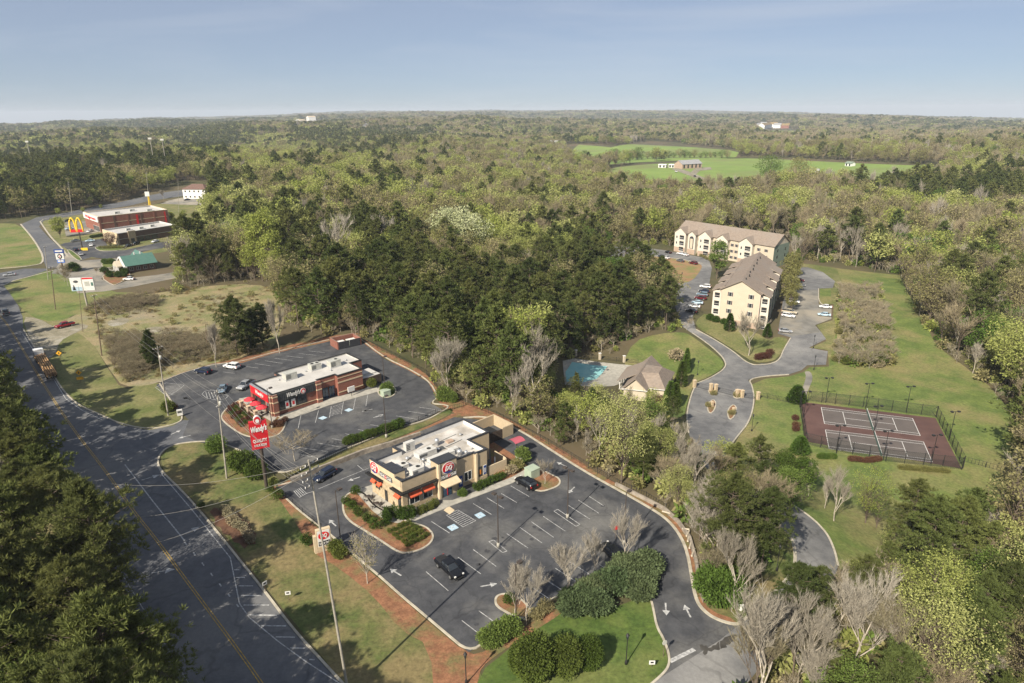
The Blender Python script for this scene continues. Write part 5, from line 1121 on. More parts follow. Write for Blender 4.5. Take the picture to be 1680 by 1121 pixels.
# brick-walled patio in front, with red umbrellas
pt = thing('patio_wall', fnW.w(-3.2, 5), 'low brick patio wall with stone-capped piers before the red-brick restaurant', 'wall')
for a, b in ((-3.4, 9.4), (-3.4, 5.6), (-3.4, 2.0)):
    m = MB(fnW); m.box(a-.35, a+.35, b-.35, b+.35, 0, 1.9, 'brick_pale'); m.box(a-.45, a+.45, b-.45, b+.45, 1.9, 2.1, 'tan_trim'); m.build('pier', pt)
m = MB(fnW); m.box(-3.5, -3.3, 2.35, 5.25, 0, 1.0, 'brick_pale'); m.box(-3.5, -3.3, 5.95, 9.05, 0, 1.0, 'brick_pale'); m.build('low_wall', pt)
def umbrella(x_, y_, z_, mat, label, group, r=1.35, closed=False):
    o = thing('patio_umbrella', (x_, y_, z_), label, 'umbrella', group, local=True); m = MB(); m.tube([(0, 0, 0), (0, 0, 2.7)], .035, 'steel', 5); m.build('pole', o)
    m = MB()
    if closed: m.lathe([(.02, 2.75), (.12, 2.5), (.16, 1.6), (.26, .9), (.1, .85)], (0, 0, 0), mat, 8)
    else: m.lathe([(0, 2.75), (r*.5, 2.5), (r, 2.1), (r, 2.0), (r*.5, 2.4), (0, 2.6)], (0, 0, 0), mat, 8, False)
    m.build('canopy', o); return o
for k, (a, b) in enumerate(((-1.7, 8.6), (-1.7, 5.4), (-1.7, 2.4))):
    p = fnW.w(a, b); umbrella(p.x, p.y, .15, 'red_umbrella', 'red patio umbrella %s at the red-brick restaurant' % ('farthest from the side windows', 'in the middle of the three', 'nearest the corner pier')[k], 'red patio umbrellas')
p = fnD.w(21.8, 1.0); umbrella(p.x, p.y, .1, 'white', 'closed white umbrella standing in the tan restaurant\'s side yard', None, 1.2, True)
def table(p, lab, grp):
    o = thing('patio_table', p, lab, 'table', grp, random.random(), True); m = MB(); m.lathe([(.0, .74), (.5, .74), (.5, .70), (0, .70)], (0, 0, 0), 'pole_bronze', 12); m.build('tabletop', o)
    m = MB(); m.tube([(0, 0, 0), (0, 0, .7)], .05, 'pole_bronze', 5); m.build('pedestal', o)
    for k in range(4):
        a = k*1.57+.4; m = MB(); c = Vector((math.cos(a), math.sin(a), 0))*.95; t = Vector((-c.y, c.x, 0)).normalized(); q_ = c*1.25
        m.lathe([(0, .45), (.24, .45), (.22, .41), (0, .41)], tuple(c), 'pole_bronze', 8); m.tube([tuple(q_+t*.2), tuple(q_+t*.2+Vector((0, 0, .85))), tuple(q_-t*.2+Vector((0, 0, .85))), tuple(q_-t*.2)], .03, 'pole_bronze', 4); m.tube([tuple(c), tuple(c+Vector((0, 0, .43)))], .03, 'pole_bronze', 4); m.build('chair_seat', o)
for k, (a, b) in enumerate(((-2.2, 8.0), (-2.4, 4.8), (-2.2, 1.8))): table(fnD.w(a, b, .17), ['round metal patio table with stools, farthest along the tan restaurant\'s front', 'round metal patio table, middle one before the tan restaurant', 'round metal patio table by the bushes at the tan restaurant\'s corner'][k], 'patio tables of the tan restaurant')
for k, (a, b) in enumerate(((-1.7, 8.6), (-1.7, 5.4), (-1.7, 2.4))): table(fnW.w(a, b, .17), 'round patio table under a red umbrella beside the red-brick restaurant', 'tables under the red umbrellas')
# ---------------------------------------------------------------- enclosure at the back of the brick restaurant's lot
a, b, c = P(*z3(1100, 218)), P(*z3(1250, 185)), P(*z3(1055, 190))
fe = Frame([(0, 0), (6.6, 0), (0, 3.2)], [tuple(a), tuple(b), tuple(c)]); be = thing('dumpster_enclosure', a, 'red-brick dumpster enclosure with dark gates at the lot\'s back corner', 'enclosure')
m = MB(fe); m.box(-.1, .2, 0, 3.2, 0, 2.5, 'brick_red'); m.box(6.4, 6.7, 0, 3.2, 0, 2.5, 'brick_red'); m.box(-.1, 6.7, 3.2, 3.5, 0, 2.5, 'brick_red'); m.build('wall', be)
for k in (0, 1): m = MB(fe); m.box(.25+k*3.1, 3.25+k*3.1, -.06, .04, .1, 2.4, 'cap_dark'); m.build('gate', be); m = MB(fe); m.box(.6+k*3.1, 2.9+k*3.1, .6, 2.4, .05, 1.5, 'util_green'); m.box(.55+k*3.1, 2.95+k*3.1, .55, 2.45, 1.5, 1.58, 'white'); m.build('dumpster', be)
# ---------------------------------------------------------------- apartment blocks
def gable(mb, x0, x1, y0, y1, ze, zr, mat, ov=.5, axis='y', th=.22):
    """gabled roof slab over a rectangle, ridge along the given axis"""
    if axis == 'y':
        xm = (x0+x1)/2; k = (zr-ze)/((x1-x0)/2); a = x0-ov; b = x1+ov; zo = ze-k*ov; Y0, Y1 = y0-ov, y1+ov
        T = [(a, Y0, zo), (xm, Y0, zr), (b, Y0, zo), (a, Y1, zo), (xm, Y1, zr), (b, Y1, zo)]
    else:
        ym = (y0+y1)/2; k = (zr-ze)/((y1-y0)/2); a = y0-ov; b = y1+ov; zo = ze-k*ov; X0, X1 = x0-ov, x1+ov
        T = [(X0, a, zo), (X0, ym, zr), (X0, b, zo), (X1, a, zo), (X1, ym, zr), (X1, b, zo)]
    B = [(p[0], p[1], p[2]-th) for p in T]
    mb.add(T+B, [(0, 1, 4, 3), (1, 2, 5, 4), (6, 9, 10, 7), (7, 10, 11, 8), (0, 6, 7, 1), (1, 7, 8, 2), (3, 4, 10, 9), (4, 5, 11, 10), (0, 3, 9, 6), (2, 8, 11, 5)], mat)
def gwall(mb, x0, x1, y0, y1, z0, ze, zr, mat, axis='y'):
    """walls of a gabled volume"""
    if axis == 'y': xm = (x0+x1)/2; pr_ = [(x0, z0), (x1, z0), (x1, ze), (xm, zr), (x0, ze)]; vs = [(p[0], y0, p[1]) for p in pr_]+[(p[0], y1, p[1]) for p in pr_]
    else: ym = (y0+y1)/2; pr_ = [(y0, z0), (y1, z0), (y1, ze), (ym, zr), (y0, ze)]; vs = [(x0, p[0], p[1]) for p in pr_]+[(x1, p[0], p[1]) for p in pr_]
    mb.add(vs, [(0, 1, 2, 3, 4), (9, 8, 7, 6, 5), (0, 5, 6, 1), (1, 6, 7, 2), (4, 3, 8, 9), (0, 4, 9, 5)], mat)
def shuttered(parent, fn, fc, t, z, w_=1.0, hh=1.5, sh=True):
    m = MB(fn); fc.box(m, t-w_/2-.08, t+w_/2+.08, z-.08, z+hh+.08, .0, .06, 'white'); o = m.build('window', parent); m = MB(fn); fc.box(m, t-w_/2, t+w_/2, z, z+hh, .06, .08, 'siding_white' if False else 'glass'); m.build('glass', o, origin=world_of(o))
    if sh: m = MB(fn); fc.box(m, t-w_/2-.5, t-w_/2-.1, z, z+hh, .0, .05, 'shutter'); fc.box(m, t+w_/2+.1, t+w_/2+.5, z, z+hh, .0, .05, 'shutter'); m.build('shutter', o, origin=world_of(o))
A_, B_ = P(1178.6, 528.6), P(1241.4, 540.7); zg = (A_.z+B_.z)/2; Wd_ = 15.0
mid = (A_+B_)/2; zr_ = CZ+ray(1208.6, 459.3)[2]*math.hypot(mid.x, mid.y)/math.hypot(*ray(1208.6, 459.3)[:2]); far_ = Vector((*G0(1238.6, 413.6, zr_), zr_)); nr = Vector((*G0(1208.6, 459.3, zr_), zr_)); dv = far_-nr; Lb = dv.length
fa = Frame([(0, 0), (Wd_, 0), (0, Lb)], [tuple(A_), tuple(B_), tuple(A_+Vector((dv.x, dv.y, 0)))]); fa.z0 = zg-1.0; HR = zr_-fa.z0; HE = HR-3.9
print('apt1', Wd_, Lb, HR, HE)
ap = thing('apartment_building', fa.w(0, 0), 'cream three-storey apartment block seen from its gable end, long brown roof', 'building')
m = MB(fa); gwall(m, 0, Wd_, 0, Lb, 0, HE, HR-.3, 'siding_cream'); m.build('wall', ap)
m = MB(fa); gable(m, 0, Wd_, 0, Lb, HE, HR, 'shingle', .7); m.build('roof', ap)
gf = Face((0, 0), (1, 0), (0, -1)); ef1 = Face((Wd_, 0), (0, 1), (1, 0)); wf1 = Face((0, Lb), (0, -1), (-1, 0))
m = MB(fa); gf.box(m, .1, Wd_-.1, 0, 3.0, .0, .12, 'brick_pale'); m.build('brick_base', ap)
m = MB(fa); gf.box(m, -.1, .25, 3.0, HE-.1, .0, .1, 'trim_pink'); gf.box(m, Wd_-.25, Wd_+.1, 3.0, HE-.1, .0, .1, 'trim_pink'); m.build('corner_trim', ap)
for z in (HE-2.6, HE-5.8, HE-9.0):
    for t in (3.6, 11.6): shuttered(ap, fa, gf, t, z)
nW = 4
for sgn, x0, fcx in ((1, Wd_, ef1), (-1, 0, wf1)):
    for k in range(nW):     # stepped wings with balconies
        y0 = 1.4+k*(Lb-2)/nW; y1 = y0+(Lb-2)/nW*.62; xo = x0+sgn*3.4; xa, xb = (x0, xo) if sgn > 0 else (xo, x0)
        m = MB(fa); ze = HE-1.35; m.box(xa, xb, y0, y1, 0, ze, 'siding_white'); ow = m.build('wing', ap)
        m = MB(fa); xi = x0-sgn*1.0; zi = HE+.55
        T = [(xi, y0-.5, zi+.1), (xo+sgn*.5, y0-.5, ze+.0), (xo+sgn*.5, y1+.5, ze+.0), (xi, y1+.5, zi+.1)]
        m.add(T+[(p[0], p[1], p[2]-.3) for p in T], [(0, 1, 2, 3), (4, 7, 6, 5), (0, 4, 5, 1), (1, 5, 6, 2), (2, 6, 7, 3), (3, 7, 4, 0)], 'shingle'); m.build('wing_roof', ap)
        f2 = Face((xa, y0), (1, 0), (0, -1)); f3 = Face((xo, y0), (0, 1), (1, 0)) if sgn > 0 else Face((xo, y1), (0, -1), (-1, 0))
        for j in range(4):
            z = ze-2.8-j*3.15
            if z < .3: continue
            m = MB(fa); f2.box(m, .7, 2.7, z, z+1.9, .0, .04, 'black'); f2.box(m, .6, 2.8, z-.15, z+.05, .0, .12, 'white'); f2.box(m, .6, 2.8, z+.75, z+.83, .06, .12, 'white'); o = m.build('balcony', ap)
            m = MB(fa); f3.box(m, 1.2, (y1-y0)*.45, z, z+1.9, .0, .05, 'black'); f3.box(m, (y1-y0)*.6, (y1-y0)*.85, z+.4, z+1.7, .0, .06, 'glass'); m.build('window', ap)
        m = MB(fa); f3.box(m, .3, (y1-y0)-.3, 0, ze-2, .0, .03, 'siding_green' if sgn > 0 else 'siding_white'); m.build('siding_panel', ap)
m = MB(fa)
for k in range(8): m.box(Wd_/2+.9-.15+(k % 2)*.5, Wd_/2+1.2+(k % 2)*.5, 4+k*(Lb-8)/8, 4.3+k*(Lb-8)/8, HR-1.2, HR+.15, 'black')
m.build('roof_vent', ap)
# far block, long front towards the camera
L_ = P(1112, 408.6); zg2 = L_.z; H2 = 11.4
pts2 = [G0(1112, 378, zg2+H2), G0(1270.7, 403.6, zg2+H2), G0(1295.7, 396.4, zg2+H2)]
U2 = Vector(pts2[1])-Vector(pts2[0]); V2 = Vector(pts2[2])-Vector(pts2[1]); LU, LV = U2.length, V2.length; print('apt2', LU, LV)
LVd = 16.0
if LV > 26 or LV < 8: V2 = Vector((-U2.y, U2.x)).normalized()*LVd; LV = LVd
fb = Frame([(0, 0), (LU, 0), (LU, LV)], [pts2[0], pts2[1], tuple(Vector(pts2[1])+V2)]); fb.z0 = zg2
a2 = thing('apartment_building', fb.w(0, 0), 'cream three-storey apartment block with long front of gables and balconies, farther from the courts', 'building')
m = MB(fb); gwall(m, 0, LU, 0, LV, -1.5, H2, H2+4.4, 'siding_cream', 'x'); m.build('wall', a2)
m = MB(fb); gable(m, 0, LU, 0, LV, H2, H2+4.7, 'shingle', .6, 'x'); m.build('roof', a2)
f0 = Face((0, -2.6), (1, 0), (0, -1)); fr0 = Face((0, 0), (1, 0), (0, -1)); fend = Face((LU, 0), (0, 1), (1, 0))
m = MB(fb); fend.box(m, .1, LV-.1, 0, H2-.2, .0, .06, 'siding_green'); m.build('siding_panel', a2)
for z in (7.6, 4.4, 1.2):
    for t in (LV*.25, LV*.75): shuttered(a2, fb, fend, t, z, sh=False)
G5 = [(.0, .125, 1), (.155, .235, 2), (.27, .40, 1), (.46, .575, 1), (.69, .82, 1)]
for s0, s1, ty in G5:
    x0, x1 = s0*LU, s1*LU; hw = H2-.2; m = MB(fb); zz = hw+(x1-x0)*.36
    gwall(m, x0, x1, -2.6, 1.0, -1.5, hw, zz-.2, 'siding_white'); m.build('bay', a2)
    m = MB(fb); xm = (x0+x1)/2; yb = 4.6; k_ = (zz-hw)/((x1-x0)/2)
    T = [(x0-.4, -3.1, hw-k_*.4), (xm, -3.1, zz), (x1+.4, -3.1, hw-k_*.4), (x0-.4, .2, hw-k_*.4), (xm, yb, zz), (x1+.4, .2, hw-k_*.4)]
    m.add(T+[(p[0], p[1], p[2]-.25) for p in T], [(0, 1, 4, 3), (1, 2, 5, 4), (0, 6, 7, 1), (1, 7, 8, 2), (6, 9, 10, 7), (7, 10, 11, 8), (0, 3, 9, 6), (2, 8, 11, 5)], 'shingle'); m.build('bay_roof', a2)
    m = MB(fb); f0.box(m, x0+.05, x1-.05, -1.2, 2.8, .0, .1, 'brick_pale'); m.build('brick_base', a2)
    for z in (7.4, 4.2, 1.0):
        if ty == 1:
            m = MB(fb); f0.box(m, (x0+x1)/2-.2, x1-1.0, z, z+2.1, .1, .14, 'black'); f0.box(m, (x0+x1)/2-.3, x1-.9, z-.2, z, .1, .3, 'white'); f0.box(m, (x0+x1)/2-.3, x1-.9, z+.8, z+.9, .14, .3, 'white'); m.build('balcony', a2)
            shuttered(a2, fb, f0, x0+1.6, z+.3, .8, 1.3, False)
    if ty == 2:
        m = MB(fb); m.disc(f0.p((x0+x1)/2, 8.6, .02), (1, 0, 0), (0, 0, 1), 1.35, 1.35, .12, (0, -1, 0), 'cap_dark', 20); f0.box(m, (x0+x1)/2-1.35, (x0+x1)/2+1.35, 3.2, 8.6, .02, .13, 'cap_dark'); f0.box(m, (x0+x1)/2-.9, (x0+x1)/2+.9, 3.4, 8.6, .13, .16, 'siding_cream'); m.build('stair_arch', a2)
for t, zs in ((.60*LU, (7.6, 4.4, 1.2)), (.645*LU, (7.6, 4.4, 1.2)), (.86*LU, (7.6, 4.4, 1.2)), (.93*LU, (7.6, 4.4, 1.2)), (.43*LU, (7.6, 4.4)), (.255*LU, (7.6, 4.4))):
    for z in zs: shuttered(a2, fb, fr0, t, z, .9, 1.4)
# ---------------------------------------------------------------- pool house
A_, B_ = P(1025, 652), P(1062, 660); zr_ = A_.z+6.2; nr = Vector(G0(1043, 620.5, zr_)); fr_ = Vector(G0(1068, 584, zr_)); dv = fr_-nr; Lc = dv.length; print('club', (B_-A_).length, Lc)
fc_ = Frame([(0, 0), (9.5, 0), (0, Lc)], [tuple(nr-(B_-A_).xy/2), tuple(nr+(B_-A_).xy/2), tuple(nr-(B_-A_).xy/2+dv)]); fc_.z0 = A_.z
ch = thing('pool_house', fc_.w(0, 0), 'cream pool clubhouse with brown hipped and gabled roof beside the swimming pool', 'building')
m = MB(fc_); gwall(m, 0, 9.5, 0, Lc, -.5, 3.2, 6.0, 'siding_cream'); m.build('wall', ch)
m = MB(fc_); gable(m, 0, 9.5, 0, Lc, 3.2, 6.2, 'shingle', .6); m.build('roof', ch)
m = MB(fc_); m.box(9.5, 16.0, 2.4, Lc*.80, -.5, 3.1, 'siding_cream'); m.box(-4.2, 0, Lc*.30, Lc*.8, -.2, .1, 'concrete'); m.build('side_wing', ch)
m = MB(fc_); y0, y1 = 1.7, Lc*.80+.7; T = [(4.75, y0+3.8, 5.9), (4.75, y1-3.8, 5.9), (12.2, y0+4.6, 5.9), (12.2, y1-4.6, 5.9), (4.75, y0, 3.0), (16.7, y0, 2.9), (16.7, y1, 2.9), (4.75, y1, 3.0)]
m.add(T, [(4, 5, 2, 0), (5, 6, 3, 2), (6, 7, 1, 3), (0, 2, 3, 1)], 'shingle')
T = [(4.75, Lc*.25, 5.9), (4.75, Lc*.85, 5.9), (-4.9, Lc*.85, 2.9), (-4.9, Lc*.25, 2.9)]; m.add(T+[(p[0], p[1], p[2]-.2) for p in T], [(0, 1, 2, 3), (4, 5, 6, 7), (0, 3, 7, 4), (2, 6, 7, 3), (1, 2, 6, 5)], 'shingle'); m.build('hip_roof', ch)
m = MB(fc_); g1 = Face((0, 0), (1, 0), (0, -1)); g1.box(m, -.6, 10.1, 2.72, 2.9, .5, .62, 'white'); g2 = Face((9.5, 2.4), (1, 0), (0, -1)); g2.box(m, 0, 7, 2.65, 2.85, .6, .72, 'white'); m.build('fascia', ch)
m = MB(fc_)
for k in range(4): m.box(-4.0, -3.7, Lc*.3+k*Lc*.15, Lc*.3+k*Lc*.15+.3, 0, 2.7, 'white')
m.build('porch_post', ch)
# ---------------------------------------------------------------- left-hand restaurants, bank, inn
def rooftop_frame(pa, pb, pc, zt, lens):
    """frame from three roof corners in the photo (left, near corner, right) at height zt"""
    a, b, c = Vector(G0(*pa, zt)), Vector(G0(*pb, zt)), Vector(G0(*pc, zt)); U = c-b; V = a-b; n = Vector((-U.y, U.x)).normalized()
    if V.dot(n) < 0: n = -n
    V = (V*.5+n*V.length*.5); return Frame([(0, 0), (U.length, 0), (0, V.length)], [tuple(b), tuple(b+U), tuple(b+V)]), U.length, V.length
gz = P(163, 383); Hp = height_at(gz, 356.5); fp_, LU, LV = rooftop_frame((142, 347.4), (160.5, 356), (274.6, 344), gz.z+Hp, None); fp_.z0 = gz.z; print('pharm', LU, LV, Hp)
LV = max(LV, 20)
ph = flat_building('pharmacy_building', fp_, [(0, 0), (LU, 0), (LU, LV), (0, LV)], Hp, Hp-.9, 'brick_red', 'long red-brick store with pale parapet roof beyond the yellow arches', 'shop', cope='stucco_light')
s1 = Face((0, 0), (1, 0), (0, -1)); s2 = Face((0, LV), (0, -1), (-1, 0))
m = MB(fp_); s2.box(m, .2, LV-.2, Hp-3.4, Hp-.2, .02, .5, 'white'); m.build('sign_panel', ph)
letters(ph, 'name_sign', fp_, s2, LV*.5, Hp-1.8, 2.6, 'Walgreens', 'logo_red', .5, .2, .02, LV*.72, .1)
m = MB(fp_); s1.box(m, .1, LU-.1, Hp*.55, Hp*.55+.35, .02, .1, 'tan_trim'); s1.box(m, .1, LU-.1, -.1, 1.0, .02, .12, 'tan_trim')
for k in range(6): t = .2+k*(LU-1.2)/5; s1.box(m, t, t+.9, 0, Hp-.3, .02, .16, 'brick_brown' if k % 2 else 'brick_red')
m.build('brick_band', ph); m = MB(fp_); s1.box(m, LU*.52, LU*.55, 0, Hp-1, .16, .2, 'logo_red'); s1.box(m, LU*.94, LU*.96, 0, Hp-1, .16, .2, 'logo_red'); m.build('red_strip', ph)
window(ph, fp_, s2, LV*.55, LV*.95, .2, 3.4, 'frame_white', mull=3)
for a, b in ((LU*.35, LV*.4), (LU*.6, LV*.55), (LU*.8, LV*.3)): hvac(ph, fp_, a, b, Hp-.9, 3, 2, 1.3, 'hvac', 0)
gz = P(192.6, 403); Hm = height_at(gz, 384); fm_, LU, LV = rooftop_frame((180.6, 375.5), (192, 383.6), (286.7, 369), gz.z+Hm, None); fm_.z0 = gz.z; print('mc', LU, LV, Hm); LV = max(LV, 11)
mc = flat_building('restaurant', fm_, [(0, 0), (LU, 0), (LU, LV), (0, LV)], Hm, Hm-.8, 'brick_brown', 'long brown restaurant with pale stone entrance, behind the dark red tree', 'restaurant', cope='white')
s1 = Face((0, 0), (1, 0), (0, -1)); s2 = Face((0, LV), (0, -1), (-1, 0))
m = MB(fm_); s2.box(m, -.1, LV+.1, -.1, Hm+.2, .02, .3, 'stucco_light'); s1.box(m, LU*.17, LU*.29, -.1, Hm+.5, .02, .5, 'stone_tan'); s1.box(m, -.2, .5, 0, Hm, .02, .3, 'stone_tan'); m.build('stone_pier', mc)
for a, b in ((.31, .42), (.44, .53), (.56, .66)): window(mc, fm_, s1, LU*a, LU*b, .3, 2.6, 'frame_dark', mull=2)
window(mc, fm_, s1, LU*.20, LU*.26, 0, 2.6, 'frame_dark', mull=1, name='door', out=.5)
m = MB(fm_); s1.box(m, 0, LU, 2.9, 3.1, .02, .35, 'steel'); m.build('canopy', mc)
for a, b in ((.5, .4), (.72, .5), (.3, .5)): hvac(mc, fm_, LU*a, LV*b, Hm-.8, 2.4, 2, 1.2, 'hvac', 0)
# bank with the green metal roof
A_, B_ = P(212, 461), P(256, 455); zb = A_.z; Ub = (B_-A_).xy; nb_ = Vector((-Ub.y, Ub.x)).normalized(); 
rz = zb+7.0; e0 = Vector(G0(207, 436, zb+3.6)); e1 = Vector(G0(256, 429, zb+3.6)); r0 = Vector(G0(199, 420.5, rz)); Ub = e1-e0; Lb_ = Ub.length; nv = r0-e0; nv = nv-Ub.normalized()*nv.dot(Ub.normalized())*.6; hb = nv.length; print('bank', Lb_, hb)
hb_ = min(max(hb, 5), 9); fk_ = Frame([(0, 0), (Lb_, 0), (0, hb_)], [tuple(e0), tuple(e1), tuple(e0+nv.normalized()*hb_)]); fk_.z0 = zb
bk = thing('bank_building', fk_.w(0, 0), 'small bank with green metal gable roof and white-columned front', 'bank')
m = MB(fk_); gwall(m, .4, Lb_-.4, .4, hb_*2-.4, -.2, 3.3, 6.6, 'brick_brown', 'x'); m.build('wall', bk)
m = MB(fk_); gable(m, 0, Lb_, 0, hb_*2, 3.6, 7.0, 'metal_green', .5, 'x'); m.build('roof', bk)
m = MB(fk_); gable(m, -.7, -.4, 0, hb_*2, 3.55, 6.95, 'white', .55, 'x', .5); m.build('gable_trim', bk)
m = MB(fk_); gwall(m, -3.2, .4, 2.0, hb_*2-2, 2.9, 3.3, 5.2, 'siding_cream', 'x'); m.build('portico', bk)
for k in range(4): m = MB(fk_); yy = 2.2+k*(hb_*2-4.4)/3; m.tube([(-2.9, yy, 0), (-2.9, yy, 2.9)], .28, 'white', 8); m.build('column', bk)
s1 = Face((0, .4), (1, 0), (0, -1))
for k in range(4): window(bk, fk_, s1, 1.2+k*Lb_/4.4, 2.8+k*Lb_/4.4, .9, 2.5, 'frame_white', mull=1)
m = MB(fk_); m.box(Lb_*.55, Lb_*.95, 2, hb_*2+4, 3.3, 3.6, 'white'); gable(m, Lb_*.5, Lb_*1.05, hb_, hb_*2+8, 3.6, 6.8, 'metal_green', .3, 'y'); m.build('rear_roof', bk)
for k in (0, 1): m = MB(fk_); m.box(Lb_*(.42+k*.2), Lb_*(.42+k*.2)+.5, hb_-.2, hb_+.3, 6.6, 8.0, 'white'); m.build('chimney', bk)
# white two-storey inn
A_, B_ = P(301.5, 326.5), P(338, 326); zi = A_.z; Ui = (B_-A_).xy; fi = Frame([(0, 0), (Ui.length, 0), (0, 13)], [tuple(A_), tuple(B_), tuple(A_.xy+Vector((-Ui.y, Ui.x)).normalized()*13)]); fi.z0 = zi; Hi = height_at(A_, 310.5); print('inn', Ui.length, Hi); LI = Ui.length
inn_ = thing('inn_building', fi.w(0, 0), 'white two-storey building with brown hipped roof at the wood\'s edge', 'building')
m = MB(fi); m.box(0, LI, 0, 13, -.3, Hi, 'siding_plain'); m.build('wall', inn_)
m = MB(fi); T = [(-.6, -.6, Hi), (LI+.6, -.6, Hi), (LI+.6, 13.6, Hi), (-.6, 13.6, Hi), (5, 6.5, Hi+3.6), (LI-5, 6.5, Hi+3.6)]; m.add(T, [(0, 1, 5, 4), (1, 2, 5), (2, 3, 4, 5), (3, 0, 4), (3, 2, 1, 0)], 'shingle_dark'); m.build('roof', inn_)
s1 = Face((0, 0), (1, 0), (0, -1))
for k in range(5):
    for z in (1.0, Hi-2.4): window(inn_, fi, s1, 1.6+k*(LI-4)/4, 3.0+k*(LI-4)/4, z, z+1.5, 'tan_trim', mull=0)
# far farmhouse, trailers, outlying houses
def house(px0, px1, ztop, depth, roof, wall, label, hh=4.0, rise=2.6, name='house', win=3):
    A_, B_ = P(*px0), P(*px1); U = (B_-A_).xy; L = U.length; fh = Frame([(0, 0), (L, 0), (0, depth)], [tuple(A_), tuple(B_), tuple(A_.xy+Vector((-U.y, U.x)).normalized()*depth)]); fh.z0 = A_.z
    o = thing(name, fh.w(0, 0), label, 'house'); m = MB(fh); gwall(m, 0, L, 0, depth, -1.5, hh, hh+rise-.2, wall, 'x'); m.build('wall', o)
    m = MB(fh); gable(m, 0, L, 0, depth, hh, hh+rise, roof, .6, 'x', .3); m.build('roof', o); s1 = Face((0, 0), (1, 0), (0, -1))
    for k in range(win): m = MB(fh); t = L*(k+.5)/win; s1.box(m, t-1.2, t+1.2, .8, hh-.8, .02, .15, 'glass'); m.build('window', o)
    return o
house((1119, 277.5), (1151, 276.5), 0, 16, 'shingle_grey', 'brick_pale', 'brick farmhouse with long grey roof in the green pasture', 6.2, 4.5, win=5)
for k, (u0, u1) in enumerate(((1080, 1092), (1097, 1106), (1107, 1117))): house((u0, 275.6), (u1, 276), 0, 7, 'white', 'white', ['white trailer farthest left of the farmhouse', 'white trailer in the middle of the three by the farmhouse', 'white trailer touching the left end of the farmhouse'][k], 4.2, .8, 'trailer', 2)
house((899, 240.5), (912, 241), 0, 14, 'shingle_grey', 'siding_plain', 'lone white house at the left edge of the far pasture', 9, 5, win=2)
house((1327, 287), (1342, 287.5), 0, 9, 'shingle_grey', 'brick_pale', 'small house hidden in the trees right of the pasture', 4, 3)
house((1386, 273), (1396, 273.6), 0, 8, 'siding_green', 'siding_plain', 'small white shed on the pasture\'s right part', 4.5, 2, 'shed', 2)
for k, (a, b, v) in enumerate(((1240, 1252, 211), (1254, 1266, 211.5), (1268, 1280, 210.5), (1281, 1294, 211), (1246, 1256, 208.5), (1262, 1274, 208.6))): house((a, v), (b, v), 0, 26, 'red_clay' if k % 2 else 'shingle_grey', 'siding_plain' if k % 3 else 'brick_red', 'far farm building with %s, %s of the horizon cluster' % ('rusty red roof' if k % 2 else 'grey roof', ['far left', 'second from left', 'third from left', 'far right', 'back left', 'back right'][k]), 14, 9, 'barn', 0)
for k, (a, b, v) in enumerate(((493, 503, 205.5), (507, 519, 203))): house((a, v), (b, v), 0, 60, 'stucco_light', 'siding_plain', ['pale far building at left of the highway cutting, lower one', 'pale far building at left of the highway cutting, upper one'][k], 26, 6, 'building', 0)
# ================================================================== vehicles
def paint(name, c, rough=.28, metal=.35):
    return mk(name, c, tuple(x*.93 for x in c), .5, rough, metal=metal, spec=.6)
PC = {'black': (.012, .013, .016), 'white': (.72, .72, .72), 'silver': (.42, .43, .45), 'grey': (.13, .14, .15), 'red': (.33, .012, .02), 'maroon': (.14, .012, .02), 'blue': (.03, .07, .20), 'navy': (.018, .028, .06), 'steel_blue': (.22, .30, .38), 'tan': (.42, .37, .28)}
for k_, c_ in PC.items(): paint('paint_'+k_, c_, .25, .0 if k_ in ('white', 'tan') else .35)
def loft(mb, st, mat, n=10, smooth=True):
    """stations (x, half width, z low, z high) with rounded corners"""
    vs = []
    for x_, w_, a, b in st:
        c = min((b-a)*.32, w_*.35)
        ring = [(-w_, a+c*.4), (-w_*1.0, a+(b-a)*.5), (-w_*.97, b-c), (-w_+c, b-c*.25), (-w_*.4, b), (w_*.4, b), (w_-c, b-c*.25), (w_*.97, b-c), (w_*1.0, a+(b-a)*.5), (w_, a+c*.4), (w_*.8, a), (-w_*.8, a)]
        vs += [(x_, y_, z_) for y_, z_ in ring]
    n = 12; m_ = len(st)
    fs = [(i*n+k, (i+1)*n+k, (i+1)*n+(k+1) % n, i*n+(k+1) % n) for i in range(m_-1) for k in range(n)]
    mb.add(vs, fs+[tuple(range(n)), tuple(range(m_*n-1, (m_-1)*n-1, -1))], mat, False); return mb
CARS = {}
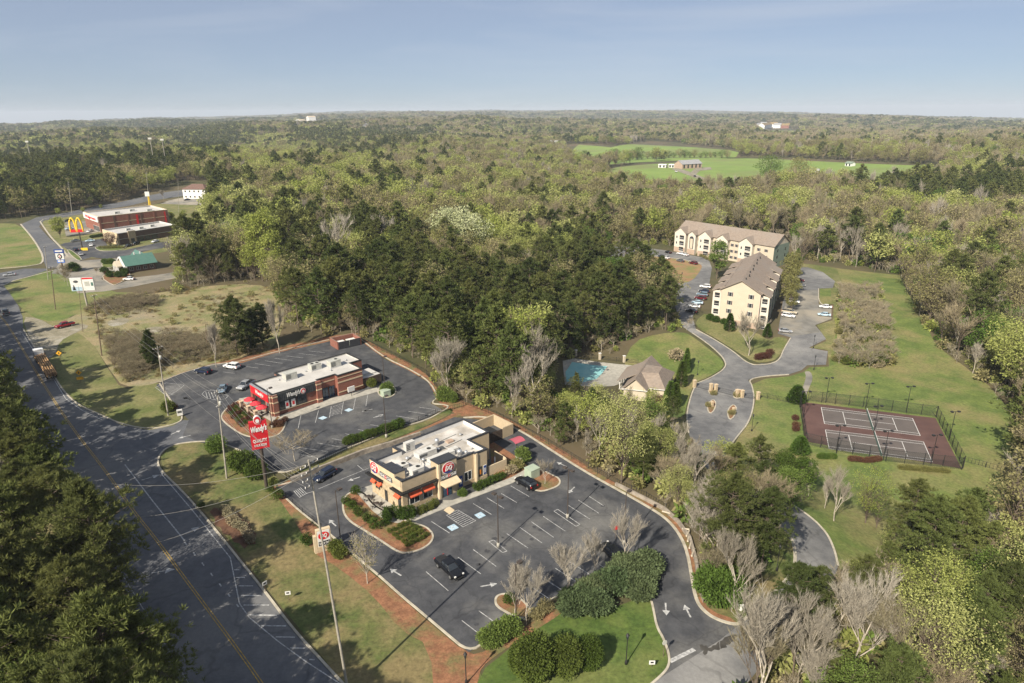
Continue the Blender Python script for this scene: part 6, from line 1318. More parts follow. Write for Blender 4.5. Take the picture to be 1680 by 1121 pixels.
def car_proto(kind, col, x_, y_, z_, rz, label, group):
    o = thing({'sedan': 'parked_car', 'suv': 'sport_utility_car', 'pickup': 'pickup_truck'}[kind], (x_, y_, z_), label, {'sedan': 'car', 'suv': 'car', 'pickup': 'pickup truck'}[kind], group, rz, True)
    pm = 'paint_'+col; m = MB()
    if kind == 'sedan':
        L, W_, Hb, wb = 4.75, .91, .98, 1.38; loft(m, [(-2.37, .74, .42, .78), (-2.25, .86, .32, .98), (-1.6, .91, .28, 1.02), (0, .92, .26, .97), (1.2, .91, .28, .93), (1.95, .87, .30, .84), (2.3, .78, .34, .72), (2.4, .62, .42, .62)], pm)
        cab = [(-1.75, .72, .95, 1.02), (-1.15, .70, .95, 1.40), (-.2, .69, .95, 1.46), (.45, .69, .93, 1.38), (1.2, .74, .90, .95)]; rf_ = (-1.0, .35, .60, 1.42, 1.475)
    elif kind == 'suv':
        L, W_, Hb, wb = 4.9, .96, 1.1, 1.45; loft(m, [(-2.42, .82, .50, 1.0), (-2.35, .93, .40, 1.16), (-1.5, .97, .36, 1.15), (0, .97, .34, 1.12), (1.1, .96, .36, 1.12), (1.9, .92, .38, 1.04), (2.35, .86, .42, .92), (2.45, .72, .52, .8)], pm)
        cab = [(-2.28, .80, 1.1, 1.25), (-2.0, .80, 1.1, 1.68), (-.6, .79, 1.1, 1.76), (.35, .78, 1.1, 1.70), (1.15, .82, 1.08, 1.15)]; rf_ = (-1.95, .3, .70, 1.70, 1.79)
    else:
        L, W_, Hb, wb = 5.8, 1.0, 1.15, 1.75; loft(m, [(-2.85, .96, .58, 1.16), (-2.8, .99, .52, 1.20), (-1.0, 1.0, .46, 1.20), (0, 1.0, .44, 1.18), (1.4, .99, .46, 1.18), (2.4, .96, .48, 1.12), (2.82, .90, .52, 1.0), (2.9, .78, .6, .9)], pm)
        cab = [(-1.05, .82, 1.15, 1.3), (-.9, .82, 1.15, 1.78), (0, .81, 1.15, 1.86), (.75, .80, 1.15, 1.80), (1.45, .85, 1.12, 1.2)]; rf_ = (-.85, .7, .72, 1.80, 1.885)
    m.build('body', o)
    m = MB(); loft(m, cab, 'glass'); m.build('windows', o)
    m = MB(); x0, x1, hw, z0, z1 = rf_; loft(m, [(x0-.05, hw*.96, z0+.02, z1-.02), (x0+.1, hw, z0, z1), (x1-.1, hw, z0, z1), (x1+.05, hw*.95, z0, z1-.02)], pm)
    for s_ in (-1, 1):
        for xx in (x0, (x0+x1)/2+.05): m.tube([(xx, s_*hw*1.02, z0+.03), (xx-.02, s_*W_*.88, Hb-.05)], .045, pm, 4)
        m.tube([(x1, s_*hw*1.0, z0+.03), (cab[-1][0]-.05, s_*W_*.84, cab[-1][3]-.05)], .04, pm, 4)
    m.build('roof', o)
    if kind == 'pickup': m = MB(); m.box(-2.75, -1.15, -.84, .84, 1.19, 1.215, 'black'); m.build('bed', o)
    for sx_ in (-1, 1):
        for sy_ in (-1, 1):
            r_ = .36 if kind == 'sedan' else .41; c = (sx_*wb, sy_*(W_-.1), r_); m = MB()
            ring = lambda rr, yy: [(c[0]+rr*math.cos(k*math.pi/7), yy, c[2]+rr*math.sin(k*math.pi/7)) for k in range(14)]
            ya, yb = (c[1]-.12*sy_, c[1]+.13*sy_); m.add(ring(r_, ya)+ring(r_, yb), [(k, (k+1) % 14, 14+(k+1) % 14, 14+k) for k in range(14)]+[tuple(range(13, -1, -1)), tuple(range(14, 28))], 'tyre'); w_ = m.build('wheel', o)
            m = MB(); m.add(ring(r_*.62, yb+.012*sy_), [tuple(range(14))], 'rim'); m.build('rim', w_, origin=world_of(w_))
    fx = cab[-1][0]
    for s_ in (-1, 1):
        xe = {'sedan': (2.2, -2.33), 'suv': (2.3, -2.40), 'pickup': (2.78, -2.86)}[kind]; zz = {'sedan': .66, 'suv': .86, 'pickup': .92}[kind]
        m = MB(); m.box(xe[0]-.05, xe[0]+.14, s_*W_*.72-.14, s_*W_*.72+.14, zz-.08, zz+.10, 'lamp_lens'); m.build('headlight', o)
        m = MB(); m.box(xe[1]-.06, xe[1]+.08, s_*W_*.80-.12, s_*W_*.80+.12, zz-.06, zz+.22, 'tail_red'); m.build('taillight', o)
        m = MB(); m.box(fx-.35, fx-.15, s_*(W_+.02), s_*(W_+.2), Hb-.02, Hb+.16, pm); m.build('mirror', o)
    m = MB(); xe = {'sedan': (2.3, -2.42), 'suv': (2.38, -2.47), 'pickup': (2.85, -2.92)}[kind]; m.box(xe[0], xe[0]+.12, -W_*.8, W_*.8, .36, .52, 'black'); m.build('front_bumper', o)
    m = MB(); m.box(xe[1], xe[1]+.12, -W_*.85, W_*.85, .38, .56, 'steel' if kind == 'pickup' else 'black'); m.build('rear_bumper', o)
    return o
def car(kind, col, px, to, label, group=None, off=.11):
    a = P(*px); b = P(*to); d = b-a; rz = math.atan2(d.y, d.x); k = (kind, col)
    if k not in CARS: CARS[k] = car_proto(kind, col, a.x, a.y, a.z+off, rz, label, group); o = CARS[k]
    else:
        o = copy_tree(CARS[k]); o.location = (a.x, a.y, a.z+off); o.rotation_euler.z = rz; tag(o, label)
        if group: o['group'] = group
        elif 'group' in o: del o['group']
    nx_ = Vector((math.cos(rz), math.sin(rz))); g = Vector(((h1(a.x+nx_.x, a.y+nx_.y)-h1(a.x-nx_.x, a.y-nx_.y))/2, 0)); o.rotation_euler.y = -math.atan(g.x); return o
car('pickup', 'black', (737, 938), (763, 962), 'black crew-cab pickup truck driving across the tan restaurant\'s lot')
car('suv', 'black', (863, 798), (845, 787), 'black sport utility car parked by the pine-straw island')
car('suv', 'black', (1003, 912), (992, 900), 'black car half hidden behind the bare trees at the lot edge')
car('suv', 'navy', (533, 785), (519, 793), 'dark blue sport utility car in the drive-through lane under the tall pole')
car('suv', 'navy', (334, 613), (322, 611), 'dark sport utility car parked beside the white one')
car('suv', 'white', (381, 605), (368, 603), 'white sport utility car parked alone at the brick restaurant\'s upper kerb')
car('sedan', 'steel_blue', (366, 642), (361, 654), 'pale blue-grey car leaving the brick restaurant past the hatched oval')
car('pickup', 'silver', (404, 636), (396, 641), 'silver pickup at the drive-through window of the brick restaurant')
car('pickup', 'grey', (10, 516), (2, 505), 'dark grey pickup on the main road at the frame\'s left edge')
car('pickup', 'red', (107, 537), (94, 540), 'red pickup truck parked off the road by the scrub field', off=.1)
car('sedan', 'silver', (16, 453), (6, 454), 'silver car waiting at the side road mouth')
for i_, (kd, col, px, to, lb) in enumerate([('sedan', 'grey', (124, 397), (114, 398), 'grey car under the yellow arches'), ('sedan', 'blue', (148, 397), (138, 398), 'blue car right of the yellow arches\' pole'), ('sedan', 'white', (150, 404), (148, 411), 'white car turning by the dark red tree'),
     ('suv', 'navy', (124, 412), (116, 409), 'dark blue sport utility car beside the yellow reader board'), ('sedan', 'white', (148, 381), (140, 383), 'white car by the long red-brick store'), ('sedan', 'blue', (114, 377), (106, 378), 'blue car parked left of the yellow arches'), ('sedan', 'black', (111, 364), (104, 365), 'black car farthest back in the store\'s car park'),
     ('sedan', 'black', (211, 405), (203, 407), 'black car in front of the long brown restaurant, left one'), ('suv', 'black', (223, 402), (215, 404), 'black tall car in front of the long brown restaurant'), ('sedan', 'white', (255, 398), (247, 400), 'white car at the right end of the long brown restaurant'),
     ('sedan', 'white', (212, 460), (203, 460), 'white car parked beside the green-roofed bank'), ('sedan', 'white', (293, 374), (285, 374), 'white car behind the long brown restaurant'), ('sedan', 'navy', (307, 329), (300, 330), 'dark car parked before the white inn'), ('sedan', 'silver', (133, 419), (140, 424), 'silver car below the yellow reader board')]):
    car(kd, col, px, to, lb)
for kd, col, px, to, lb in [('pickup', 'white', (1034, 412), (1024, 411), 'white pickup at the far left of the apartment car park'), ('sedan', 'black', (1096, 416), (1088, 414), 'black car nearest the far apartment block'), ('sedan', 'white', (1117, 418), (1108, 417), 'white car beside the far block\'s entrance, left of a pair'),
     ('sedan', 'white', (1124, 420), (1116, 418), 'white car beside the far block\'s entrance, right of a pair'), ('sedan', 'navy', (1085, 423), (1077, 421), 'dark blue car next to a white one on the island\'s upper side'), ('sedan', 'white', (1092, 425), (1083, 423), 'white car next to a dark one on the island\'s upper side'),
     ('sedan', 'grey', (1116, 430), (1108, 428), 'small grey car alone above the clay island'), ('suv', 'maroon', (1137, 434), (1128, 432), 'dark red sport utility car at the clay island\'s corner'), ('sedan', 'white', (1036, 441), (1027, 440), 'white car cut off by the trees left of the clay island'),
     ('sedan', 'black', (1085, 455), (1076, 454), 'black car below the clay island'), ('sedan', 'white', (1096, 458), (1087, 456), 'white car below the clay island'), ('suv', 'white', (1157, 473), (1147, 472), 'white car topmost of the row at the near block\'s left wall'),
     ('sedan', 'navy', (1155, 480), (1145, 479), 'dark car second from the top of the row at the near block'), ('suv', 'steel_blue', (1152, 486), (1142, 485), 'pale blue car in the row left of the near block'), ('suv', 'maroon', (1149, 492), (1139, 491), 'dark red car in the row left of the near block'),
     ('sedan', 'blue', (1144, 499), (1134, 498), 'blue car in the row left of the near block'), ('sedan', 'white', (1139, 505), (1128, 504), 'white car near the lower end of the row at the near block'), ('sedan', 'black', (1134, 513), (1123, 511), 'black car at the lowest end of the row at the near block'),
     ('sedan', 'white', (1072, 501), (1082, 502), 'white car glimpsed among the pines left of the near block'), ('suv', 'white', (1301, 498), (1313, 499), 'white car topmost in the right-hand car park beside the near block'), ('pickup', 'tan', (1295, 515), (1308, 517), 'pale tan pickup beside the near block'),
     ('suv', 'white', (1293, 521), (1306, 523), 'white boxy car next to the tan pickup'), ('sedan', 'silver', (1288, 546), (1300, 547), 'silver car lowest in the right-hand car park'), ('sedan', 'white', (1354, 506), (1342, 505), 'white car at the right edge of the car park by the lawn'),
     ('sedan', 'blue', (1352, 519), (1341, 518), 'blue car at the right edge of the car park by the lawn'), ('sedan', 'grey', (1312, 470), (1322, 471), 'dark grey car under the trees behind the near block'), ('sedan', 'maroon', (1311, 462), (1321, 463), 'dark maroon car under the trees behind the near block')]:
    car(kd, col, px, to, lb, off=.16)
for px, lb in (((1109, 283.5), 'pickup on the farm drive nearest the house'), ((1140, 291), 'dark car on the farm drive')): car('pickup' if 'pick' in lb else 'suv', 'white' if 'pick' in lb else 'black', px, (px[0]+6, px[1]+2), lb, off=.6)
# log truck: cab away from the camera, logs towards it
a, b = P(88, 625), P(63, 586); d = b-a; d.z = 0; Lt = 23.0; rz = math.atan2(d.y, d.x); o = thing('log_truck', (a+b)/2+Vector((0, 0, .1)), 'white log truck loaded with long brown tree trunks on the main road', 'truck', None, rz, True)
m = MB(); m.box(-Lt/2+1, Lt/2-3, -.5, .5, .9, 1.15, 'black'); m.build('trailer_frame', o)
m = MB(); m.box(Lt/2-3.2, Lt/2-1.2, -1.2, 1.2, .9, 3.3, 'paint_white'); m.box(Lt/2-1.2, Lt/2+.6, -.9, .9, .7, 2.0, 'paint_white'); m.box(Lt/2-1.22, Lt/2-1.15, -1.05, 1.05, 2.1, 3.1, 'glass'); m.build('cab', o)
r_ = random.Random(3)
for k in range(15):
    row = k//5; yy = -1.0+.5*(k % 5)+(.25 if row % 2 else 0); m = MB(); zz = 1.4+row*.42
    m.tube([(-Lt/2-r_.random()*2.2, yy+r_.uniform(-.1, .1), zz-.1), (Lt/2-4.2-r_.random(), yy, zz)], [.13+r_.random()*.04, .2], 'log', 7); m.build('log', o)
for xx in (-Lt/2+1.6, -Lt/2+3.0, Lt/2-5.2, Lt/2-4.0, Lt/2-.4):
    for s_ in (-1, 1): m = MB(); m.tube([(xx, s_*.75, .52), (xx, s_*1.22, .52)], .52, 'tyre', 10, smooth=False); m.build('wheel', o)
for xx in (-Lt/2+2.2, 0, Lt/2-5):
    for s_ in (-1, 1): m = MB(); m.tube([(xx, s_*1.3, 1.0), (xx, s_*1.3, 3.2)], .07, 'black', 4); m.build('stake', o)
# ================================================================== poles, lamps, signs
PROT = {}
def rep(key, make, loc, rz, label, group=None, scale=1.0):
    if key not in PROT: o = make(); PROT[key] = o
    else: o = copy_tree(PROT[key])
    o.location = loc; o.rotation_euler.z = rz; o.scale = (1, 1, scale) if not hasattr(scale, '__len__') else scale; tag(o, label)
    if group: o['group'] = group
    elif 'group' in o: del o['group']
    return o
def mk_lotlamp(heads=1, H=9.8):
    def f():
        o = thing('parking_lot_light', (0, 0, 0), None, 'lamp post'); m = MB(); m.lathe([(0, 0), (.28, 0), (.28, .75), (.2, .8), (0, .8)], (0, 0, 0), 'concrete', 10); m.build('concrete_base', o)
        m = MB(); m.tube([(0, 0, .8), (0, 0, H)], [.10, .07], 'pole_bronze', 8); m.build('pole', o)
        for s_ in ((1,) if heads == 1 else (1, -1)):
            m = MB(); m.tube([(0, 0, H-.2), (s_*.5, 0, H-.1)], .04, 'pole_bronze', 5); m.box(min(s_*.45, s_*1.15), max(s_*.45, s_*1.15), -.28, .28, H-.2, H+.05, 'pole_bronze'); m.build('lamp_head', o)
        return o
    return f
U_ = math.radians(-45)
for px, n_, lb in [((817.5, 897.5), 2, 'tall lot light in the lower striped box of the tan restaurant\'s lot'), ((931, 850), 2, 'tall lot light in the upper striped box of the tan restaurant\'s lot'), ((559, 889), 1, 'lot light on the left kerb beside the round bushes'), ((846.5, 1022), 1, 'lot light beside the small island at the lot\'s lower edge'),
                   ((1023, 893), 1, 'lot light among the bare trees at the lot\'s right corner'), ((632, 645), 1, 'lot light standing in the round grass island'), ((634, 718), 1, 'lot light at the hedge between the two restaurants'), ((447, 703), 1, 'lot light in the bed by the brick restaurant\'s corner')]:
    p = P(*px); rep(('lot', n_), mk_lotlamp(n_), p, U_ if n_ == 2 else U_+1.57, lb)
def mk_court():
    o = thing('court_light', (0, 0, 0), None, 'light pole'); m = MB(); m.tube([(0, 0, 0), (0, 0, 7.6)], [.09, .06], 'black', 6); m.build('pole', o)
    for s_ in (-1, 1): m = MB(); m.box(min(0, s_*.9), max(0, s_*.9), -.04, .04, 7.5, 7.58, 'black'); m.box(s_*.9-.28, s_*.9+.28, -.25, .3, 7.35, 7.65, 'black'); m.build('lamp_head', o)
    return o
for (bx, by), lb in zip([(575, 335), (790, 368), (1010, 385), (1245, 532), (835, 500), (455, 415), (632, 612), (886, 645), (1145, 668)], ['back left', 'back middle', 'back right', 'right end', 'centre between the courts', 'left end', 'front left', 'front middle', 'front right']):
    rep('court', mk_court, P(*zc(bx, by))+Vector((0, 0, .1)), .1, 'black two-headed court light, %s of the tennis courts' % lb, 'lights round the tennis courts')
def mk_lantern():
    o = thing('street_lamp', (0, 0, 0), None, 'street lamp'); m = MB(); m.lathe([(0, 0), (.2, 0), (.16, .5), (.07, .7), (.055, 3.9), (.09, 3.95), (.09, 4.05), (0, 4.05)], (0, 0, 0), 'black', 8); m.build('post', o)
    m = MB(); m.lathe([(.12, 4.05), (.22, 4.55), (.2, 4.6), (0, 4.6)], (0, 0, 0), 'glass', 6); m.build('lantern_glass', o); m = MB(); m.lathe([(.27, 4.58), (.15, 4.8), (.03, 4.95), (0, 5.0)], (0, 0, 0), 'black', 6); m.lathe([(.1, 4.0), (.15, 4.08), (.1, 4.1)], (0, 0, 0), 'black', 6); m.build('lantern_cap', o); return o
for px, lb in [((1027, 1090), 'black lantern post on the green bank by the exit drive'), ((765, 1122), 'black lantern post at the bottom edge beside the pine straw'), ((1274, 937), 'black lantern post on the grass inside the access-road bend'), ((1313, 668), 'black lantern post at the tennis court entrance'), ((1233, 708), 'lamp post on the lawn right of the gate road'), ((1194, 543), 'lamp post on the lawn before the near apartment block'),
               ((1144, 616), 'lamp post on the lawn beside the pool house'), ((1118, 464), 'lamp post in the clay island'), ((1334, 572), 'lamp post beside the lower right car park'), ((1335, 607), 'lamp post on the lawn above the tennis courts')]:
    rep('lantern', mk_lantern, P(*px)+Vector((0, 0, .05)), 0, lb, None)
# utility poles
POLES = {}
def upole(key, base, top, H, r, mat, arms, label, transformer=False, armdir=(.5, .85)):
    b = P(*base); d = ray(*top); k = math.hypot(b.x, b.y)/math.hypot(d[0], d[1]); t = Vector((d[0]*k, d[1]*k, CZ+d[2]*k))
    o = thing('utility_pole', b, label, 'utility pole', local=True); t0 = t-b; m = MB(); m.tube([(0, 0, -.3), tuple(t0)], [r, r*.6], mat, 8); m.build('pole', o)
    u = Vector((armdir[0], armdir[1], 0)).normalized(); att = []
    for dz, hw in arms:
        c = t0*(1-dz/t0.length); m = MB(); q0, q1 = c-u*hw, c+u*hw; v = Vector((-u.y, u.x, 0))*.06
        m.tube([tuple(q0), tuple(q1)], .07, 'pole_grey', 4)
        for s_ in (-1, -.45, .45, 1): p = c+u*hw*s_; m.lathe([(.03, 0), (.06, .05), (.05, .22), (0, .25)], tuple(p), 'white', 6); att.append(b+p+Vector((0, 0, .25)))
        m.build('crossarm', o)
    att.append(t)
    if transformer: m = MB(); c = t0*(1-3.2/t0.length)+Vector((.4, -.1, 0)); m.lathe([(0, 0), (.25, 0), (.25, .9), (.1, 1.0), (0, 1.0)], tuple(c), 'hvac', 10); m.build('transformer', o)
    POLES[key] = (att, b, t); return o
upole('A', (572, 1140), (506, 755), 30, .18, 'pole_grey', [(.6, 1.2), (1.4, 1.2), (2.2, 1.2), (3.0, 1.0)], 'tallest grey utility pole, running up from the bottom edge')
upole('B', (372, 785), (356, 640), 17, .19, 'pole_grey', [(.4, 1.1), (3.3, .5)], 'grey utility pole left of the large red sign', True)
upole('C', (276, 682), (258, 568), 17, .19, 'pole_grey', [(.5, 1.1)], 'grey utility pole at the brick restaurant\'s entrance drive', True)
upole('D', (167, 584), (154, 484), 17, .18, 'pole_wood', [(.3, .8)], 'dark wooden pole between the grass verge and scrub field')
upole('E', (91, 508), (83, 438), 15, .17, 'pole_wood', [(.3, .7)], 'dark wooden pole left of the advertising panels')
upole('F', (79, 459), (73, 404), 14, .17, 'pole_grey', [(.3, .8)], 'grey pole at the corner of the side road')
upole('G', (118, 350), (112, 298), 17, .2, 'pole_grey', [(1.2, .9), (2.4, .9)], 'grey pole before the pine belt, left of the red-brick store')
upole('H', (244, 330), (240, 283), 17, .2, 'pole_grey', [(1.0, .9)], 'pole behind the long red-brick store')
upole('I', (341, 577), (337, 532), 6, .12, 'pole_wood', [], 'short brown post in the scrub behind the brick restaurant')
upole('J', (136, 545), (129, 470), 9, .09, 'pole_wood', [], 'thin brown pole right of the red pickup')
upole('K', (293, 349), (292, 292), 14, .12, 'pole_grey', [], 'thin grey pole left of the white inn')
for k, (u_, v0, v1) in enumerate(((256, 263, 227), (275, 262, 229), (56, 262, 232))):
    b = P(u_, v0+22); H_ = height_at(b, v1); o = thing('stadium_light', b, 'tall far stadium light above the pines, %s' % ['left of a pair', 'right of a pair', 'alone at far left'][k], 'light mast', local=True); m = MB(); m.tube([(0, 0, 0), (0, 0, H_)], [.5, .35], 'pole_grey', 5); m.build('mast', o); m = MB(); m.box(-1.8, 1.8, -.4, .4, H_-1.0, H_+.8, 'hvac'); m.build('lamp_bank', o)
def wire(p, q, sag, label='thin power line strung between utility poles', r=.02):
    n = 14; m = MB(); pts_ = [p.lerp(q, k/n)-Vector((0, 0, 4*sag*(k/n)*(1-k/n))) for k in range(n+1)]; m.tube([tuple(x_) for x_ in pts_], r, 'wire', 3, False); o = m.build('power_line'); tag(o, label, 'power line', 'power lines between the roadside poles')
A_ = POLES['A'][0]; B_ = POLES['B'][0]; C_ = POLES['C'][0]; D_ = POLES['D'][0]; E_ = POLES['E'][0]
for i_, j_ in ((0, 0), (3, 3), (4, 1), (8, 2)): wire(A_[i_], B_[j_], 1.5)
for i_, j_ in ((12, 4), (13, 5)): wire(A_[i_], B_[j_], 2.2)
for i_ in (0, 1, 3): wire(B_[i_], C_[i_], .9)
wire(B_[5], C_[4]-Vector((0, 0, 4)), 1.0); wire(B_[6]-Vector((0, 0, 4)), C_[4]-Vector((0, 0, 5)), 1.0)
for i_ in (0, 3): wire(C_[i_], D_[i_], .9)
wire(C_[4]-Vector((0, 0, 3)), D_[4]-Vector((0, 0, 2)), 1.0); wire(D_[0], E_[0], .8); wire(D_[3], E_[3], .8); wire(E_[0], POLES['F'][0][0], .6)
for i_, (pu_, pv_, pz) in enumerate(((150, 790, 12), (170, 850, 11), (215, 900, 9))): wire(A_[i_*3+1], Vector((*G0(pu_, pv_, pz), pz)), 1.5)
m = MB(); g0 = P(508, 905); m.tube([tuple(g0), tuple(A_[9])], .03, 'wire', 3, False)
# large red pylon sign
p = P(438, 803); s_ = thing('pylon_sign', p, 'large red sign with white script on a dark pole above the entrance', 'sign'); zt = height_at(p, 690, 424); zb_ = height_at(p, 735, 426); print('sign', zt, zb_)
yaw = math.radians(24); ex = Vector((math.cos(yaw), math.sin(yaw), 0)); en_ = Vector((math.sin(yaw), -math.cos(yaw), 0)); ez = Vector((0, 0, 1)); wS = 29/abs(float(project(p.x+ex.x, p.y+ex.y, p.z+12)[0])-float(project(p.x, p.y, p.z+12)[0]))
def panel(mb, c, hw, z0, z1, d0, d1, mat, ex=ex, en=en_):
    vs = [tuple(c+ex*a_+en*b_+ez*z_) for z_ in (z0, z1) for b_ in (d0, d1) for a_ in (-hw, hw)]; mb.add(vs, [(0, 2, 3, 1), (4, 5, 7, 6), (0, 1, 5, 4), (2, 6, 7, 3), (0, 4, 6, 2), (1, 3, 7, 5)], mat)
hS = zt-zb_
m = MB(); m.tube([tuple(p), tuple(p+ez*zt*.97)], .32, 'pole_bronze', 10); m.build('pole', s_)
m = MB(); panel(m, p, wS/2, zb_, zt, -.32, .42, 'red_panel'); pn = m.build('panel', s_)
m = MB(); m.text("Wendy's", 1.5, p+ez*(zb_+hS*.73)+en_*.46, (ex+ez*.10), ez, en_, .08, 'white', 'CENTER', .2, .04, wS*.9); m.build('lettering', pn, origin=world_of(s_))
m = MB(); m.text("QUALITY", .85, p+ez*(zb_+hS*.30)+en_*.46, ex, ez, en_, .08, 'white', 'CENTER', 0, .02, wS*.8); m.build('lettering', pn, origin=world_of(s_))
m = MB(); m.text("IS OUR RECIPE", .62, p+ez*(zb_+hS*.13)+en_*.46, ex, ez, en_, .08, 'white', 'CENTER', 0, .01, wS*.7); m.build('lettering', pn, origin=world_of(s_))
m = MB(); c0 = p+ez*(zt+.3); m.disc(c0-en_*.1, ex, ez, .66, .8, .6, en_, 'white', 24); em = m.build('round_emblem', s_); m = MB(); m.disc(c0+en_*.5, ex, ez, .57, .7, .04, en_, 'red_panel', 24); m.disc(c0+en_*.55-ez*.15, ex, ez, .33, .38, .04, en_, 'white', 20); m.build('emblem_face', em, origin=world_of(em))
# low monument sign of the tan restaurant
p = P(533, 903); s_ = thing('monument_sign', p, 'low cream-framed sign with red oval at the main road verge', 'sign'); yaw = math.radians(28); ex2 = Vector((math.cos(yaw), math.sin(yaw), 0)); en2 = Vector((math.sin(yaw), -math.cos(yaw), 0))
m = MB(); panel(m, p, 1.15, 0, 1.0, -.35, .35, 'stone_tan', ex2, en2); m.build('base', s_); m = MB(); panel(m, p, 1.15, 1.0, 4.2, -.3, .3, 'stucco_light', ex2, en2); panel(m, p-ex2*1.4, .22, 0, 3.2, -.32, .32, 'stucco_light', ex2, en2); m.build('frame', s_)
m = MB(); panel(m, p, .98, 1.15, 4.0, .3, .34, 'white', ex2, en2); fcx = m.build('face_panel', s_)
m = MB(); c0 = p+ez*3.05+en2*.35; m.disc(c0, ex2, ez, .86, .70, .03, en2, 'logo_red', 22); m.text('DQ', 1.0, c0+en2*.06, ex2, ez, en2, .04, 'white', 'CENTER', .25, .03, 1.05); m.build('red_oval', fcx, origin=world_of(s_))
m = MB(); panel(m, p, .9, 1.3, 2.05, .345, .37, 'black', ex2, en2); m.text('Grill & Chill', .55, p+ez*1.67+en2*.40, ex2, ez, en2, .03, 'white', 'CENTER', 0, .02, 1.6); m.build('name_plate', fcx, origin=world_of(s_))
# twin advertising panels
p = P(143.5, 503); s_ = thing('billboard', p, 'pair of white advertising panels on one pole above the scrub field', 'billboard'); za, zb2 = height_at(p, 476), height_at(p, 454.5); m = MB(); m.tube([tuple(p), tuple(p+ez*zb2*.9)], .35, 'pole_grey', 8); m.build('pole', s_)
def kpx(p, e): return abs(float(project(p.x+e.x, p.y+e.y, p.z+8)[0])-float(project(p.x, p.y, p.z+8)[0]))
exb = Vector((.985, .17, 0)); enb = Vector((.17, -.985, 0)); k_ = kpx(p, exb); w2_ = 18.5/k_
for s2_, c_, tx in ((-1, 'white', 'left'), (1, 'white', 'right')):
    c0 = p+exb*s2_*w2_*.53; m = MB(); panel(m, c0, w2_*.5, za, zb2, -.3, .3, c_, exb, enb); o = m.build('panel', s_)
    m = MB()
    if s2_ > 0: panel(m, c0, w2_*.48, zb2-.12*(zb2-za), zb2-.02, .3, .34, 'logo_red', exb, enb); panel(m, c0-exb*w2_*.1, w2_*.22, za+(zb2-za)*.35, za+(zb2-za)*.7, .3, .33, 'hvac', exb, enb); panel(m, c0+exb*w2_*.34, w2_*.1, za+(zb2-za)*.35, za+(zb2-za)*.62, .3, .33, 'metal_green', exb, enb)
    else: panel(m, c0, w2_*.46, za+.02, za+(zb2-za)*.3, .3, .33, 'paint_blue', exb, enb); m.add([tuple(c0+exb*a_+enb*.36+ez*z_) for a_, z_ in ((-w2_*.38, za+.3), (-w2_*.08, za+.3), (-w2_*.24, za+(zb2-za)*.5))], [(0, 1, 2)], 'black'); m.disc(c0+ez*(za+(zb2-za)*.72)+enb*.3, exb, ez, w2_*.22, (zb2-za)*.1, .04, enb, 'seam_grey', 16)
    m.build('print', o, origin=world_of(s_))
# stacked blue and white pylon
p = P(105, 449); s_ = thing('pylon_sign', p, 'stacked blue and white sign with dark roundel at the side road', 'sign'); z_ = lambda v: height_at(p, v); k_ = kpx(p, exb)
m = MB(); m.tube([tuple(p), tuple(p+ez*z_(412))], .35, 'pole_wood', 8); m.build('pole', s_)
for v0, v1, hw, mt in ((414.5, 408.5, 8, 'logo_blue'), (425, 414.8, 6.5, 'white'), (431, 425.3, 6, 'blue_sign')):
    if mt == 'blue_sign': mk('blue_sign', (.12, .2, .5), None, 1, .5)
    m = MB(); panel(m, p, hw/k_, z_(v0), z_(v1), -.3, .3, mt, exb, enb); o = m.build('panel', s_)
    m = MB()
    if mt == 'white': m.disc(p+ez*z_(420)+enb*.3, exb, ez, 3.9/k_, 4.2/k_, .06, enb, 'black', 18); m.disc(p+ez*z_(420)+enb*.37, exb, ez, 2.2/k_, 2.4/k_, .04, enb, 'white', 18); m.add([tuple(p+exb*a_/k_+enb*.45+ez*(z_(420)+b_/k_)) for a_, b_ in ((-1.6, -2), (1.4, 2.2), (2, 1.6), (-1, -2.4))], [(0, 1, 2, 3)], 'logo_red')
    else: panel(m, p, hw*.75/k_, z_(v0)+.6, z_(v0)+1.2, .3, .33, 'white', exb, enb)
    m.build('print', o, origin=world_of(s_))
# yellow arches sign
p = P(136, 411); s_ = thing('pylon_sign', p, 'tall sign of two yellow arches over a red band', 'sign'); k_ = kpx(p, exb); z_ = lambda v: height_at(p, v)
m = MB(); m.tube([tuple(p), tuple(p+ez*z_(378))], .3, 'pole_bronze', 8); m.build('pole', s_)
m = MB(); panel(m, p-exb*3/k_, 10.8/k_, z_(380.5), z_(376), -.35, .35, 'logo_red', exb, enb); m.build('red_band', s_)
for cxo in (-8.2, 2.8):
    m = MB(); za, zb2 = z_(379.5), z_(357); pth = []
    for k in range(17): t = math.pi*k/16; pth.append(tuple(p+exb*((cxo-4.7*math.cos(t))/k_)+ez*(za+(zb2-za)*math.sin(t)**.75)))
    m.tube(pth, .42, 'yellow', 6); m.build('arch', s_)
p2 = p+exb*1.0; m = MB(); panel(m, p2, 5.5/k_, z_(416)+1.2, z_(411)+1.4, .3, .5, 'yellow', exb, enb); m.build('reader_board', s_)
p = P(246, 337); s_ = thing('pylon_sign', p, 'tall yellow tapered pylon with pale sign box behind the store', 'sign'); k_ = kpx(p, exb); z_ = lambda v: height_at(p, v)
m = MB(); m.tube([tuple(p), tuple(p+ez*z_(320))], [2.2/k_, 1.3/k_], 'yellow', 4, smooth=False); m.build('pylon', s_); m = MB(); panel(m, p-exb*.5, 3.6/k_, z_(322), z_(314.5), -.5, .5, 'white', exb, enb); m.build('sign_box', s_)
